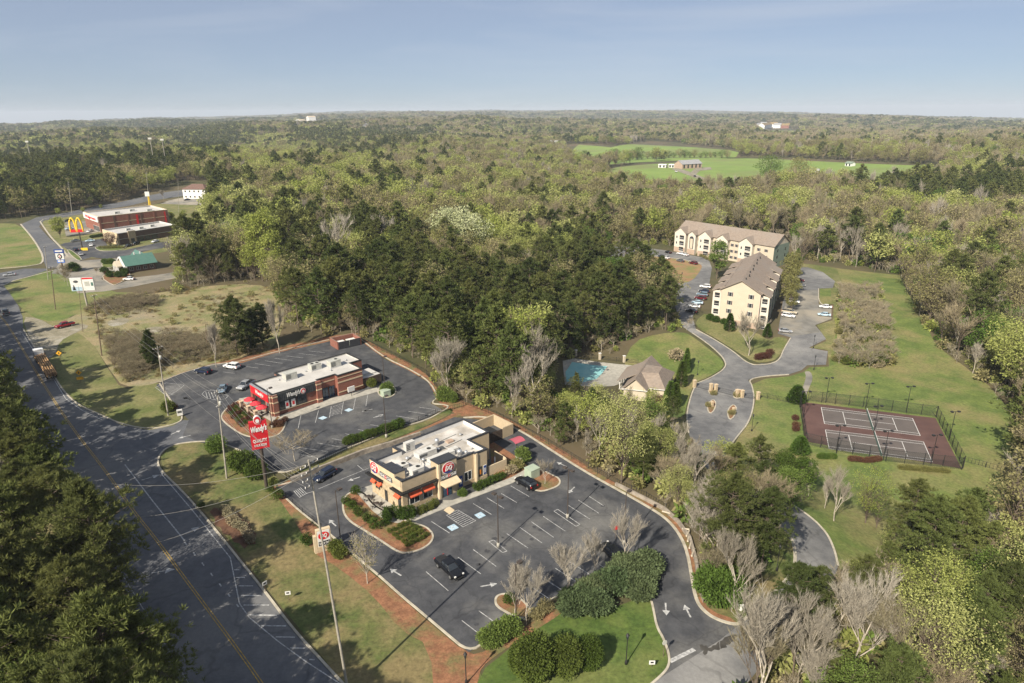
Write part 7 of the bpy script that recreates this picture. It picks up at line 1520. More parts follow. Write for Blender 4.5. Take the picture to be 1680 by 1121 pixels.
# small signs
def small_sign(px, label, kind, hgt=2.1, yaw=.0, name='road_sign'):
    p = P(*px); o = thing(name, p, label, 'sign', None, 0); e1 = Vector((math.cos(yaw), math.sin(yaw), 0)); n1 = Vector((math.sin(yaw), -math.cos(yaw), 0)); m = MB(); m.tube([tuple(p), tuple(p+ez*hgt)], .04, 'pole_wood', 4); m.build('post', o)
    m = MB(); c = p+ez*hgt+n1*.05
    if kind == 'diamond': m.add([tuple(c+e1*a_+ez*b_+n1*d_) for d_ in (0, .04) for a_, b_ in ((0, -.75), (.75, 0), (0, .75), (-.75, 0))], [(0, 1, 2, 3), (7, 6, 5, 4), (0, 4, 5, 1), (1, 5, 6, 2), (2, 6, 7, 3), (3, 7, 4, 0)], 'yellow_sign'); panel(m, p+n1*.1, .1, hgt-.3, hgt+.3, 0, .03, 'black', e1, n1)
    if kind == 'plaque': panel(m, p+n1*.05, .75, hgt-1.75, hgt-1.0, 0, .05, 'yellow_sign', e1, n1)
    if kind == 'white': panel(m, p+n1*.05, .38, hgt-.35, hgt+.25, 0, .05, 'white', e1, n1); panel(m, p+n1*.05, .2, hgt-.15, hgt+.1, .05, .06, 'black', e1, n1)
    if kind == 'round': m.disc(c, e1, ez, .38, .38, .05, n1, 'hvac', 8)
    if kind == 'red': panel(m, p+n1*.05, .35, hgt-.35, hgt+.35, 0, .05, 'logo_red', e1, n1)
    if kind == 'box': panel(m, p+n1*.05, .6, hgt-1.2, hgt+.3, -.15, .2, 'white', e1, n1); panel(m, p+n1*.05, .45, hgt-.5, hgt, .2, .23, 'seam_grey', e1, n1)
    m.build('panel', o); return o
small_sign((99, 590), 'yellow diamond warning sign nearest the log truck cab', 'diamond', 2.0, .3); o = small_sign((133, 628), 'yellow diamond warning sign with plaque below it, by the tree shadow', 'diamond', 2.9, .3)
m = MB(); p = P(133, 628); panel(m, p+Vector((math.sin(.3), -math.cos(.3), 0))*.05, .8, .9, 1.7, 0, .05, 'yellow_sign', Vector((math.cos(.3), math.sin(.3), 0)), Vector((math.sin(.3), -math.cos(.3), 0))); m.build('plaque', o)
small_sign((474, 985), 'small white notice sign on the shaded grass verge', 'white', 1.4, .2); small_sign((436, 972), 'short white-topped post at the main road\'s edge', 'white', 1.7, .9); small_sign((1088, 1078), 'round sign on the kerb of the exit drive', 'round', 2.4, .4)
small_sign((1069, 1095), 'low white rectangular sign on the grass by the exit', 'white', .9, .0, 'notice_sign'); small_sign((1010, 885), 'red sign on a post among the bare trees', 'red', 2.3, .3); small_sign((296, 684), 'white box sign at the brick restaurant\'s entrance', 'box', 1.6, .5, 'entrance_sign')
p = P(551, 706) if False else fnW.w(19.5, -2.4, .1); o = thing('menu_board', p, 'white menu board beside the projecting brick wall', 'sign'); m = MB(); m.box(p.x-.05, p.x+.05, p.y-.05, p.y+.05, 0, 2.0, 'black'); m.build('post', o); m = MB(); panel(m, p, .95, 1.3, 2.6, -.1, .15, 'white', Vector((.7, .7, 0)), Vector((.7, -.7, 0))); m.build('panel', o)
# ordering canopy, menu, electrical boxes, bollards
p = P(848, 748); o = thing('order_canopy', p, 'maroon curved canopy on a post over the drive-through speaker', 'canopy'); zc_ = height_at(p, 722); m = MB(); m.tube([tuple(p), tuple(p+ez*zc_)], .1, 'black', 6); m.build('post', o); m = MB(); u = Vector((.78, .62, 0)); v = Vector((.62, -.78, 0))
vs = []
for k in range(7): t = -1+2*k/6; vs += [tuple(p+u*(-1.3)+v*t*1.2+ez*(zc_+.35*(1-t*t))), tuple(p+u*1.3+v*t*1.2+ez*(zc_+.35*(1-t*t)))]
m.add(vs+[(a_, b_, c_-.08) for a_, b_, c_ in vs], [(2*k, 2*k+1, 2*k+3, 2*k+2) for k in range(6)]+[(14+2*k, 14+2*k+2, 14+2*k+3, 14+2*k+1) for k in range(6)]+[(0, 14, 15, 1), (12, 13, 27, 26)], 'maroon_canopy'); m.build('canopy', o)
for px, sz_, mt, lb in (((873, 782), (1.15, 1.0, 2.0), 'util_green', 'green electrical cabinet by the pine-straw island'), ((633, 650), (1.0, .9, 1.7), 'util_green', 'green transformer in the round grass island'), ((856, 757), (1.0, .7, 1.2), 'hvac', 'pale metal cabinet behind the shrubs near the maroon canopy'), ((1215, 1000), (.35, .3, 1.0), 'white', 'small white post box on the grass by the access road')):
    p = P(*px); o = thing('electrical_box', p, lb, 'utility box', None, .7, True); m = MB(); a_, b_, c_ = sz_; m.box(-a_, a_, -b_, b_, 0, c_*.92, mt); m.build('cabinet', o); m = MB(); m.box(-a_-.05, a_+.05, -b_-.05, b_+.05, c_*.92, c_, mt); m.build('lid', o); m = MB(); m.box(-a_*.85, a_*.85, -b_-.03, -b_, .15, c_*.8, mt); m.build('door', o)
for px, lb in ((z4(1015, 300), 'yellow bollard at the corner of the dumpster enclosure'), (z4(1003, 292), 'shorter yellow bollard behind it by the enclosure')):
    p = P(*px); m = MB(); m.lathe([(0, 0), (.14, 0), (.14, 1.3), (.08, 1.38), (0, 1.4)], tuple(p), 'yellow', 10); tag(m.build('bollard'), lb, 'bollard')
# ================================================================== fences and walls
def fence(px, H, label, name='fence', mat='black', step=2.4, rails=(.15, .95), infill='bars', spacing=.35, world=False, base=.1):
    w2 = dens(px if world else W2(px), step); hz = h(np.array([p_[0] for p_ in w2]), np.array([p_[1] for p_ in w2]))+base; c = Vector((w2[0][0], w2[0][1], hz[0])); o = thing(name, c, label, 'fence')
    for (a_, b_), z_ in zip(w2, hz): m = MB(); m.box(a_-.05, a_+.05, b_-.05, b_+.05, z_-.2, z_+H+.08, mat); m.build('post', o)
    m = MB()
    for r_ in rails: m.tube([(p_[0], p_[1], z_+H*r_) for p_, z_ in zip(w2, hz)], .03, mat, 4, False)
    m.build('rails', o)
    m = MB()
    if infill == 'bars':
        w3 = dens(w2, spacing); h3 = h(np.array([p_[0] for p_ in w3]), np.array([p_[1] for p_ in w3]))+base
        for (a_, b_), z_ in zip(w3, h3): m.add([(a_-.02, b_-.02, z_+.1), (a_+.02, b_+.02, z_+.1), (a_+.02, b_+.02, z_+H), (a_-.02, b_-.02, z_+H)], [(0, 1, 2, 3)], mat); m.add([(a_+.02, b_-.02, z_+.1), (a_-.02, b_+.02, z_+.1), (a_-.02, b_+.02, z_+H), (a_+.02, b_-.02, z_+H)], [(0, 1, 2, 3)], mat)
        m.build('pickets', o)
    elif infill == 'mesh':   # woven wire: two sets of slanting strands
        L_ = [0]
        for a_, b_ in zip(w2[:-1], w2[1:]): L_.append(L_[-1]+math.dist(a_, b_))
        tot = L_[-1]
        def at(s__):
            s__ = min(max(s__, 0), tot); i = min(max(np.searchsorted(L_, s__)-1, 0), len(w2)-2); t = (s__-L_[i])/max(L_[i+1]-L_[i], 1e-6); return w2[i][0]+(w2[i+1][0]-w2[i][0])*t, w2[i][1]+(w2[i+1][1]-w2[i][1])*t, hz[i]+(hz[i+1]-hz[i])*t
        s__ = -H
        while s__ < tot:
            for dr in (1, -1):
                s0, s1 = (s__, s__+H) if dr > 0 else (s__+H, s__); a_ = at(s0); b_ = at(s1); w_ = .028
                if a_[:2] != b_[:2]: m.add([(a_[0], a_[1], a_[2]+.05-w_), (b_[0], b_[1], b_[2]+H-w_), (b_[0], b_[1], b_[2]+H+w_), (a_[0], a_[1], a_[2]+.05+w_)], [(0, 1, 2, 3)], 'chain_link')
            s__ += .38
        m.build('wire_mesh', o)
    return o
fence([z4(-360, 660), z4(-100, 545), z4(0, 500), z4(200, 405), z4(300, 370), z4(450, 310), z4(620, 240), z4(800, 190)], 1.1, 'black railing on the retaining wall between the two restaurants', spacing=.45)
fence([(598, 562), (650, 587), (700, 615), (722, 645), (764, 664), (815, 684), (900, 730), (965, 769), (1012, 796), (1060, 818), (1092, 838)], 1.3, 'black metal fence along the wood behind both restaurant lots', spacing=.5)
fence([z7(-10, 572), z7(80, 650), z7(200, 760), z7(330, 862), z7(430, 950)], .9, 'low black railing on the lot\'s left kerb', spacing=.5)
fence([zc(480, 325), zc(700, 350), zc(1172, 412)], 3.2, 'tall dark chain-link fence on the far side of the tennis courts', 'chain_link_fence', infill='mesh', step=3.4)
fence([zc(1174, 414), zc(1318, 690)], 3.2, 'tall dark chain-link fence on the right side of the tennis courts', 'chain_link_fence', infill='mesh', step=3.4)
fence([zc(1312, 698), zc(900, 652), zc(462, 560)], 3.2, 'tall dark chain-link fence on the near side of the tennis courts', 'chain_link_fence', infill='mesh', step=3.4)
fence([zc(462, 555), zc(430, 330)], 3.2, 'tall dark chain-link fence on the left side of the tennis courts', 'chain_link_fence', infill='mesh', step=3.4)
fence([zc(1325, 655), zc(1560, 715), zc(1620, 735)], 1.4, 'low dark fence running from the courts to the wood', step=3, spacing=.6)
fence([zc(205, 300), zc(430, 345)], 1.4, 'black fence from the gate pier to the tennis courts', spacing=.4)
fence([zp(20, 220), zp(240, 200), zp(470, 225), zp(700, 250), zp(820, 265)], 1.3, 'black fence with pale piers behind the swimming pool', spacing=.4)
# segmental retaining wall
w2 = W2([z4(-330, 690), z4(0, 560), z4(150, 500), z4(330, 448), z4(520, 385)]); hz = 0; m = MB(); pts_ = dens(w2, 3); strip(m, pts_, .5, 1.15, 'stone_block', -.1); tag(m.build('retaining_wall'), 'low brown block retaining wall below the railing between the restaurants', 'wall')
pts_ = dens(W2([(1010, 797), (1052, 818), (1090, 838), (1112, 858), (1131, 885), (1142, 925), (1146, 965), (1156, 990)]), 3); m = MB(); strip(m, pts_, .45, .7, 'stone_block', -.3); tag(m.build('retaining_wall'), 'low pale stone edging wall beside the exit drive and the wood', 'wall')
def posts(px_list, H, mat, name, label, group, r=.15, cap=None):
    for k, px in enumerate(px_list):
        p = P(*px); m = MB(); R3 = Matrix.Rotation(.4, 3, 'Z'); m.box(-r, r, -r, r, 0, H, mat); 
        if cap: m.box(-r*1.25, r*1.25, -r*1.25, r*1.25, H, H+.12, cap)
        o = m.build(name, None, (0, 0, 0)); o.location = p; o.rotation_euler.z = .4; tag(o, label[k] if isinstance(label, list) else label, name.replace('_', ' ') if False else 'post', group)
posts([zp(250, 195), zp(470, 225), zp(693, 250)], 2.2, 'siding_cream', 'gate_pier', ['pale square pier at the left of the pool fence', 'pale square pier in the middle of the pool fence', 'pale square pier at the right of the pool fence'], 'pool fence piers', .32, 'white')
GP = [(1139, 636), (1166, 642), (1174, 643), (1209, 652), (1217, 653), (1243, 656)]
posts(GP, 2.3, 'stone_tan', 'gate_pier', ['stone gate pier %s' % t for t in ('at the far left of the entrance gates', 'left one on the left gate island', 'right one on the left gate island', 'left one on the right gate island', 'right one on the right gate island', 'at the far right beside the lawn')], 'stone piers of the entrance gates', .38, 'tan_trim')
fence([GP[0], GP[1]], 1.6, 'black left leaf of the entrance gate', 'entrance_gate', spacing=.3, step=4); fence([GP[2], GP[3]], 1.6, 'black middle leaf of the entrance gate', 'entrance_gate', spacing=.3, step=4); fence([GP[4], GP[5]], 1.6, 'black right leaf of the entrance gate', 'entrance_gate', spacing=.3, step=4)
for px, lb in ((zp(1350, 480), 'small brown pier'), ): pass
posts([(1168, 668), (1203, 678)], 1.5, 'stone_tan', 'keypad_post', ['stone keypad post in the left oval island', 'stone keypad post in the right oval island'], 'keypad posts', .3, 'tan_trim')
# timber rails on the stone wall
for k, (a_, b_) in enumerate([(z6(860, 150), z6(905, 170)), (z6(975, 250), z6(1015, 262)), (z6(1015, 262), z6(998, 300)), (z6(1015, 290), z6(1005, 330)), (z6(1028, 320), z6(1015, 370)), (z6(1045, 365), z6(1028, 415))]):
    A2, B2 = P(*a_), P(*b_); m = MB(); m.tube([tuple(A2+ez*.5), tuple(B2+ez*.75)], .16, 'siding_cream', 5); tag(m.build('timber_rail'), 'pale timber rail leaning on the stone edging by the exit drive', 'timber rail', 'timber rails by the exit drive')
# tennis nets
for c, lb in ((CU, 'green net across the upper tennis court'), (CLW, 'green net across the lower tennis court')):
    A2, B2 = P(*bil(c, .5, -.07)), P(*bil(c, .5, 1.07)); o = thing('tennis_net', A2, lb, 'tennis net')
    for q_ in (A2, B2): m = MB(); m.tube([tuple(q_), tuple(q_+ez*1.25)], .06, 'metal_green', 6); m.build('post', o)
    m = MB(); d = (B2-A2).normalized(); n1 = Vector((-d.y, d.x, 0))*.03; m.add([tuple(q_+n1*s2_+ez*z2_) for s2_ in (-1, 1) for q_, z2_ in ((A2, .2), (B2, .2), (B2, 1.15), (A2, 1.15))], [(0, 1, 2, 3), (7, 6, 5, 4), (0, 4, 5, 1), (1, 5, 6, 2), (2, 6, 7, 3), (3, 7, 4, 0)], 'metal_green'); m.build('netting', o)
    m = MB(); m.add([tuple(q_+n1*1.4*s2_+ez*z2_) for s2_ in (-1, 1) for q_, z2_ in ((A2, 1.13), (B2, 1.13), (B2, 1.22), (A2, 1.22))], [(0, 1, 2, 3), (7, 6, 5, 4), (0, 4, 5, 1), (1, 5, 6, 2), (2, 6, 7, 3), (3, 7, 4, 0)], 'white'); m.build('top_tape', o)
# ================================================================== planted shrubs and single trees
def shrub_mesh(key, **kw):
    if ('s', key) not in PROTO:
        parts, leaf = shrub(**kw); PROTO[('s', key)] = np_mesh('foliage', parts, [leaf])
    return PROTO[('s', key)]
SH = {'box': dict(seed=1, H=1.3, R=.75, n=900, sz=.16, leaf='leaf_box'), 'box2': dict(seed=2, H=1.3, R=.75, n=900, sz=.16, leaf='leaf_box', lumps=6), 'big': dict(seed=3, H=2.6, R=1.6, n=2600, sz=.28, leaf='leaf_box', lumps=16),
      'green': dict(seed=4, H=2.6, R=1.6, n=3000, sz=.26, leaf='leaf_green', lumps=18), 'jun': dict(seed=5, H=2.4, R=2.3, n=8500, sz=.32, leaf='leaf_juniper', lumps=22), 'red': dict(seed=6, H=1.3, R=1.0, n=1100, sz=.18, leaf='leaf_red'),
      'olive': dict(seed=7, H=1.8, R=1.3, n=1300, sz=.24, leaf='leaf_olive', lumps=12), 'mag': dict(seed=8, H=6.5, R=2.3, n=15000, sz=.27, leaf='leaf_box', lumps=34), 'tan': dict(seed=9, H=1.8, R=1.3, n=700, sz=.3, leaf='twig_tan', lumps=9)}
def bush(px, key, s, label, group=None, sz=None, world=None, tint=None, name='round_shrub', cat='shrub', dz=.12):
    p = P(*px) if world is None else world; me = shrub_mesh(key, **SH[key]); o = bpy.data.objects.new(name, me); COL.objects.link(o); o.location = (p.x, p.y, p.z+dz); o.rotation_euler.z = random.random()*6.28
    j = .92+.16*random.random(); o.scale = (s*j, s*j, (s if sz is None else sz)*j); o['tint'] = float(random.random() if tint is None else tint); return tag(o, label, cat, group)
for k, px in enumerate([(584, 812), (570, 829), (577, 836), (589, 846), (604, 857), (617, 868)]): bush(px, 'box', 1.35, 'round dark green clipped bush, number %s along the tan restaurant\'s patio edge' % ['one', 'two', 'three', 'four', 'five', 'six'][k], 'clipped bushes round the patio', tint=.2)
for k, px in enumerate([(634, 862), (637, 854), (645, 850), (656, 853), (666, 852), (677, 851)]): bush(px, 'box2', 1.25, 'dark upright bush screening the tan restaurant\'s patio corner', 'dark bushes at the patio corner', sz=2.0, tint=.05)
A4 = [(632, 874), (672, 857), (707, 881), (670, 902)]
for i in range(5):
    for j in range(5): bush(bil(A4, (i+.4+.2*random.random())/5, (j+.4+.2*random.random())/5), 'box' if (i+j) % 2 else 'box2', .64+.12*random.random(), 'small round bush in the chequered bed at the lot corner', 'round bushes in the chequered bed', tint=.4+.6*random.random(), dz=.1)
for k, px in enumerate([(689, 843), (697, 840), (705, 836), (713, 832)]): bush(px, 'box2', 1.1, 'yellowish clipped bush under the tan restaurant\'s windows', 'bushes under the windows', tint=1.0)
bush((759, 815), 'green', .55, 'single bright green bush right of the tan restaurant\'s door')
for k, px in enumerate([(783, 805), (790, 802), (797, 798), (804, 795), (811, 791), (818, 788), (824, 785)]): bush(px, 'box', 1.15, 'dark green bush in the row beside the tan restaurant\'s sidewalk', 'bush row by the sidewalk', tint=.15)
for px, k_, s_, lb in [((857, 757), 'green', 1.15, 'light green shrub beside the maroon canopy'), ((846, 770), 'olive', 1.2, 'olive shrub below the maroon canopy'), ((838, 778), 'tan', 1.0, 'brownish shrub beside the yard wall'), ((356, 741), 'green', 1.25, 'yellow-green rounded shrub on the verge tip, left of the pylon'), ((401, 774), 'big', 1.6, 'large dark shrub left of the red sign\'s pole'), ((421, 784), 'big', 1.4, 'large dark shrub at the foot of the red sign'),
     ((388, 764), 'big', 1.1, 'dark shrub at the left of the group under the red sign'), ((449, 797), 'box', 1.2, 'small dark shrub right of the red sign\'s pole'), ((443, 808), 'box', 1.1, 'small shrub on the verge below the red sign'), ((455, 820), 'box', 1.5, 'round shrub on the verge where the pine straw starts'), ((551, 907), 'big', .8, 'dark shrub right of the low cream sign'), ((559, 915), 'big', .75, 'dark shrub farther right of the low cream sign'),
     ((505, 893), 'box', 1.5, 'shrub left of the low cream sign'), ((277, 675), 'big', 1.0, 'dark rounded shrub on the grass at the left entrance'), ((288, 672), 'red', 1.0, 'brownish low shrub by the white box sign'), ((636, 645), 'green', 1.0, 'low clipped shrub in the round grass island'), ((728, 657), 'green', 1.3, 'green shrub at the foot of the big bare tree'), ((742, 660), 'green', 1.0, 'smaller green shrub right of the big bare tree'),
     ((836, 992), 'box', 1.3, 'round green shrub on the small island by the lot light'), ((1210, 958), 'olive', 1.2, 'olive shrub by the pine straw right of the exit drive'), ((330, 835), 'box', .9, 'small round shrub on the verge')]:
    bush(px, k_, s_, lb)
for k in range(11): t = k/10; bush((570+t*86, 730-t*28), 'green' if k in (3, 9) else 'big', .62+.15*random.random(), 'dark hedge bush along the brick restaurant\'s lower parking row', 'hedge between the two lots', tint=random.random()*.5)
for r_, (a_, b_) in enumerate([((205, 612), (365, 775)), ((240, 590), (430, 755)), ((190, 650), (330, 800)), ((330, 625), (500, 740))]):
    for k in range(8): t = (k+.5)/8; bush(zw(a_[0]+(b_[0]-a_[0])*t, a_[1]+(b_[1]-a_[1])*t), 'box' if k % 3 else 'red', .62+.2*random.random(), 'low dark shrub in the rows of the brick restaurant\'s front bed', 'rows of low shrubs in the front bed', tint=random.random()*.5)
for px in ((640, 770), (665, 790), (690, 760), (720, 740), (610, 790)): bush(zw(*px), 'red', .9, 'dark reddish shrub at the bed\'s corner by the lot light', 'reddish shrubs at the bed corner')
for px in ((1240, 490), (1290, 478), (1340, 465), (1390, 450), (1430, 440)): bush(zw(*px), 'red', .6, 'tiny brown shrub at the foot of the projecting brick wall', 'tiny shrubs by the brick wall')
bush(zw(1510, 420), 'big', .9, 'rounded shrub before the dark wooden yard fence')
for k, px in enumerate([(938, 1000), (952, 990), (968, 982), (985, 972), (1003, 965), (1020, 955), (1036, 940), (1050, 955), (1046, 975), (975, 998), (1056, 938)]): bush(px, 'jun', .98+.22*random.random(), 'spreading blue-green juniper on the bank below the bare trees', 'junipers on the lower bank')
for k, px in enumerate([(800, 1060), (812, 1054), (824, 1047), (838, 1040), (880, 1012), (895, 1004)]): bush(px, 'green' if k < 4 else 'olive', .95, 'olive-green bush along the lower edge of the tan restaurant\'s lot', 'bushes along the lot\'s lower edge', tint=.9)
for k, (px, s_) in enumerate((((876, 1114), .98), ((890, 1106), .85), ((928, 1106), .92), ((965, 1096), .78), ((856, 1104), .7))): bush(px, 'mag', s_, 'large dense dark evergreen shrub on the bank at the bottom', 'large evergreen shrubs at the bottom', tint=.2+.5*random.random())
for px, s_ in (((1172, 988), 1.7), ((1188, 982), 1.6), ((1162, 975), 1.4), ((1196, 992), 1.3)): bush(px, 'green', s_, 'bright green bushy shrub right of the exit drive', 'bright shrubs right of the exit', sz=1.9, tint=.2)
ptree = plant_tree
def one(px, vtop, mk_, kw, key, label, name='bare_tree', tint=None, group=None, wmul=1.0):
    p = P(*px); H_ = max(height_at(p, vtop), 1.5); base = kw['H']; return plant_tree(name, key, mk_, kw, p.x, p.y, H_/base, label, group, tint, sxy=wmul)
bk = lambda s, H=10, R=3.4, v=.5, t='twig_grey': dict(seed=s, H=H, lod=0, R=R, twig=t, vase=v)
one((734, 650), 545, bare, bk(21), 'b1', 'big pale leafless tree at the corner between the two lots', wmul=.85, tint=.2)
one((459, 580), 488, bare, bk(22, 12, 2.6, .3), 'b2', 'tall pale leafless tree behind the brick restaurant\'s upper kerb', wmul=.8, tint=.3)
one((355, 603), 528, bare, bk(23, 12, 2.4, .4), 'b3', 'thin leafless tree between the two parked sport utility cars', wmul=.8, tint=.6)
for k, (px, vt) in enumerate((((864, 1026), 925), ((929, 985), 893), ((975, 948), 873), ((1024, 930), 838), ((845, 1018), 930))): one(px, vt, bare, bk(24+k % 3, 8, 2.2, .55), 'vase%d' % (k % 3), 'pale vase-shaped leafless tree, %s along the lot\'s lower edge' % ['first beside the small island', 'second', 'third', 'fourth and largest', 'thin one behind the lot light'][k], wmul=.9, tint=.0)
one((603, 958), 872, leafy, dict(seed=31, H=9, lod=0, R=2.6, leaf='leaf_olive', fill=.12, base=.25, bark='bark_pale'), 'l1', 'thin budding tree on the pine-straw strip left of the lot', 'leafy_tree', .8, wmul=.8)
one((894, 795), 748, bare, bk(27, 8, 2.2, .6), 'vase4', 'small leafless tree on the pine-straw island by the green cabinet', tint=.7)
one((484, 757), 706, bare, bk(28, 6, 3.8, .9, 'twig_tan'), 'b6', 'low wide leafless reddish tree beside the red sign', tint=.1, wmul=.9)
one((390, 584), 486, pine, dict(seed=41, H=13, lod=0, R=3.4, base=.25), 'p1', 'lone pine left of the dark group behind the brick restaurant\'s lot', 'pine_tree', .3)
for k, (px, vt) in enumerate((((418, 573), 508), ((432, 567), 498), ((408, 580), 520))): one(px, vt, pine, dict(seed=42+k, H=12, lod=0, R=3.4, base=.12), 'p2%d' % k, 'dark bushy pine in the small group above the brick restaurant\'s lot', 'pine_tree', .05, 'dark pines above the brick restaurant\'s lot')
one((252, 606), 541, pine, dict(seed=45, H=10, lod=0, R=1.5, base=.1), 'p3', 'narrow dark young pine in the scrub beside a utility pole', 'pine_tree', .0)
one((1172, 935), 795, bare, bk(29, 13, 4, .5), 'b7', 'large leafless tree right of the exit drive', tint=.3)
one((1218, 930), 812, bare, bk(30, 12, 4, .6, 'twig_tan'), 'b8', 'wide brownish leafless tree beyond the bright green shrub', tint=.9)
one((1250, 915), 835, bare, bk(33, 12, 3.4, .6), 'b9', 'leafless tree at the left of the access-road bend', tint=.9)
one(zc(480, 845), 755, bare, bk(22, 12, 2.6, .3), 'b2', 'leafless tree on the slope left of the courts, middle one', wmul=1.2)
one(zc(620, 975), 770, bare, bk(21), 'b1', 'leafless tree on the grass nearest the access-road bend', wmul=.8)
one(zc(570, 905), 785, bare, bk(23, 12, 2.4, .4), 'b3', 'thin leafless tree left of the one nearest the bend', wmul=.9)
one(zc(237, 690), 728, bare, bk(21), 'b1', 'small leafless tree on the lawn left of the courts', wmul=.9)
one(zc(420, 835), 750, leafy, dict(seed=51, H=9, lod=0, R=3.0, leaf='leaf_box', fill=1.2, base=.15), 'l2', 'dense dark green tree on the slope below the courts', 'leafy_tree', .1)
one(zc(330, 800), 742, leafy, dict(seed=52, H=9, lod=0, R=3.0, leaf='leaf_box', fill=1.2, base=.15), 'l3', 'dark green tree left of the dense one below the courts', 'leafy_tree', .2)
one(zc(790, 985), 768, leafy, dict(seed=53, H=12, lod=0, R=3.8, leaf='leaf_spring', fill=.35, base=.12), 'l4', 'tall feathery light green tree below the tennis courts', 'leafy_tree', .0, wmul=.85)
one(zc(850, 1010), 800, leafy, dict(seed=54, H=12, lod=0, R=3.4, leaf='leaf_green', fill=.3, base=.12), 'l5', 'second feathery green tree right of the tall one', 'leafy_tree', .5, wmul=.8)
one(zc(1180, 990), 815, pine, dict(seed=46, H=12, lod=0, R=4.2, base=.12), 'p4', 'broad dark pine below the courts\' right end', 'pine_tree', .2)
one(zc(1360, 980), 812, pine, dict(seed=47, H=12, lod=0, R=4.0, base=.15), 'p5', 'dark pine right of the broad one below the courts', 'pine_tree', .15)
def cyp(px, vtop, s, label, group=None, leaf='leaf_green', R=.9, tint=.3):
    p = P(*px); H_ = max(height_at(p, vtop), 1); return plant_tree('columnar_tree', ('cyp', leaf), cypress, dict(seed=61, H=6, R=1.0, leaf=leaf), p.x, p.y, H_/6, label, group, tint, sxy=s*6/H_)
cyp(zp(1265, 290), 571, 1.3, 'upright evergreen right of the pool house, farthest one'); cyp(zp(1255, 350), 580, 1.3, 'upright evergreen right of the pool house, second farthest'); cyp(zp(1215, 470), 592, 1.8, 'upright evergreen at the pool house\'s right corner', leaf='leaf_box'); cyp(zp(1110, 650), 625, 1.9, 'upright evergreen nearest the pool house\'s cream wall'); cyp(zp(1160, 655), 628, 1.6, 'darker upright evergreen right of the one at the cream wall', leaf='leaf_box')
cyp((1196, 543), 514, 1.9, 'dark rounded upright evergreen at the near block\'s base', leaf='leaf_box', tint=0); cyp((1258, 553), 531, 1.5, 'dark upright evergreen at the near block\'s right corner', leaf='leaf_box', tint=0); cyp((1284, 432), 407, 3.2, 'dark oval evergreen before the far block\'s right end', leaf='leaf_box', tint=0); cyp((1306, 660), 632, 2.6, 'dark oval evergreen at the courts\' left fence', leaf='leaf_box', tint=0); cyp((1312, 743), 715, 2.2, 'dark green rounded tree at the courts\' lower left corner', leaf='leaf_green', tint=0)
for px, s_ in (((1165, 526), 1.0), ((1174, 529), .9), ((1187, 532), .9)): bush(px, 'big', s_*.95, 'dark rounded bush at the foot of the near apartment block', 'bushes at the near block', tint=0)
one((1228, 584), 508, bare, bk(21), 'b1', 'big leafless tree before the near apartment block\'s gable', wmul=.95, tint=.9)
for k, px in enumerate(((1243, 590), (1250, 589), (1257, 588), (1262, 582))): bush(px, 'red', 1.5, 'brown-red hedge bush by the parking nook', 'brown hedge of the parking nook', tint=.2)
one((1176, 458), 396, leafy, dict(seed=55, H=12, lod=1, R=2.6, leaf='leaf_green', fill=1.0, base=.05), 'l6', 'bright green tree between the two apartment blocks', 'leafy_tree', .7)
for k, (px, vt) in enumerate((((1290, 470), 425), ((1296, 485), 440), ((1291, 500), 455), ((1300, 455), 415), ((1297, 510), 478))): one(px, vt, leafy, dict(seed=56+k % 2, H=10, lod=1, R=3.2, leaf='leaf_olive', fill=.8, base=.1), 'l7%d' % (k % 2), 'olive tree in the row right of the near apartment block', 'leafy_tree', .1, 'row of trees right of the near block')
for k, (px, vt) in enumerate((((1205, 405), 385), ((1215, 412), 392), ((1196, 410), 380))): one(px, vt-8, leafy, dict(seed=57, H=10, lod=1, R=3.2, leaf='leaf_olive', fill=.4, base=.2), 'l8', 'thin olive tree before the far block\'s gables', 'leafy_tree', .8, 'thin trees before the far block')
for k in range(8): bush((1132+k*4.6+random.random(), 412+k*2.4), 'olive', .9, 'low shrub along the far apartment block\'s front', 'shrubs along the far block', tint=.3)
for px in ((1275, 700), (1278, 690), (1305, 690), (1306, 700), (1304, 707)): bush(px, 'red', 1.1, 'brownish shrub left of the court fence', 'brown shrubs by the court fence') if px[0] > 1290 else None
for k in range(9): bush(zc(715+k*18, 655-abs(k-4)), 'red', .95, 'reddish bush in the row below the near court', 'reddish bushes below the courts', tint=.7)
for k in range(14): bush(zc(985+k*19, 692+k*1.6), 'olive', .65, 'low olive bush in the row at the courts\' lower right', 'olive bushes below the courts', tint=0)
for k in range(5): bush(zc(545+k*18, 636), 'green', .5, 'low green bush at the courts\' lower left', 'green bushes below the courts')
bush(zp(1010, 620), 'red', 1.6, 'dark reddish bush under the pool house\'s cream wall'); bush(zp(1170, 230), 'tan', 2.0, 'greyish leafless bush behind the pool house')
for px, lb in (((1163, 668), 'left'), ((1200, 680), 'right'), ((1170, 648), 'upper left'), ((1209, 651), 'upper right')): bush(px, 'olive', .8, 'low shrub in the %s oval of the entrance gates' % lb, tint=.6)
for k in range(26):
    t = k/25; uu = 975+t*215; vv = 266.5-5*math.sin(t*2.2)-4*t; p = P(uu+rr0.random()*3, vv+rr0.random()*1.5) if False else P(uu+random.random()*3, vv+random.random()*1.5)
    plant_tree('leafy_tree', ('hr', k % 3), leafy, dict(seed=63+k % 3, H=11, lod=1, R=6, leaf=['leaf_green', 'leaf_olive', 'leaf_box'][k % 3], fill=1.0, base=.0), p.x, p.y, .8+.5*random.random(), 'tree in the hedgerow that divides the two green pastures', 'hedgerow trees between the pastures')
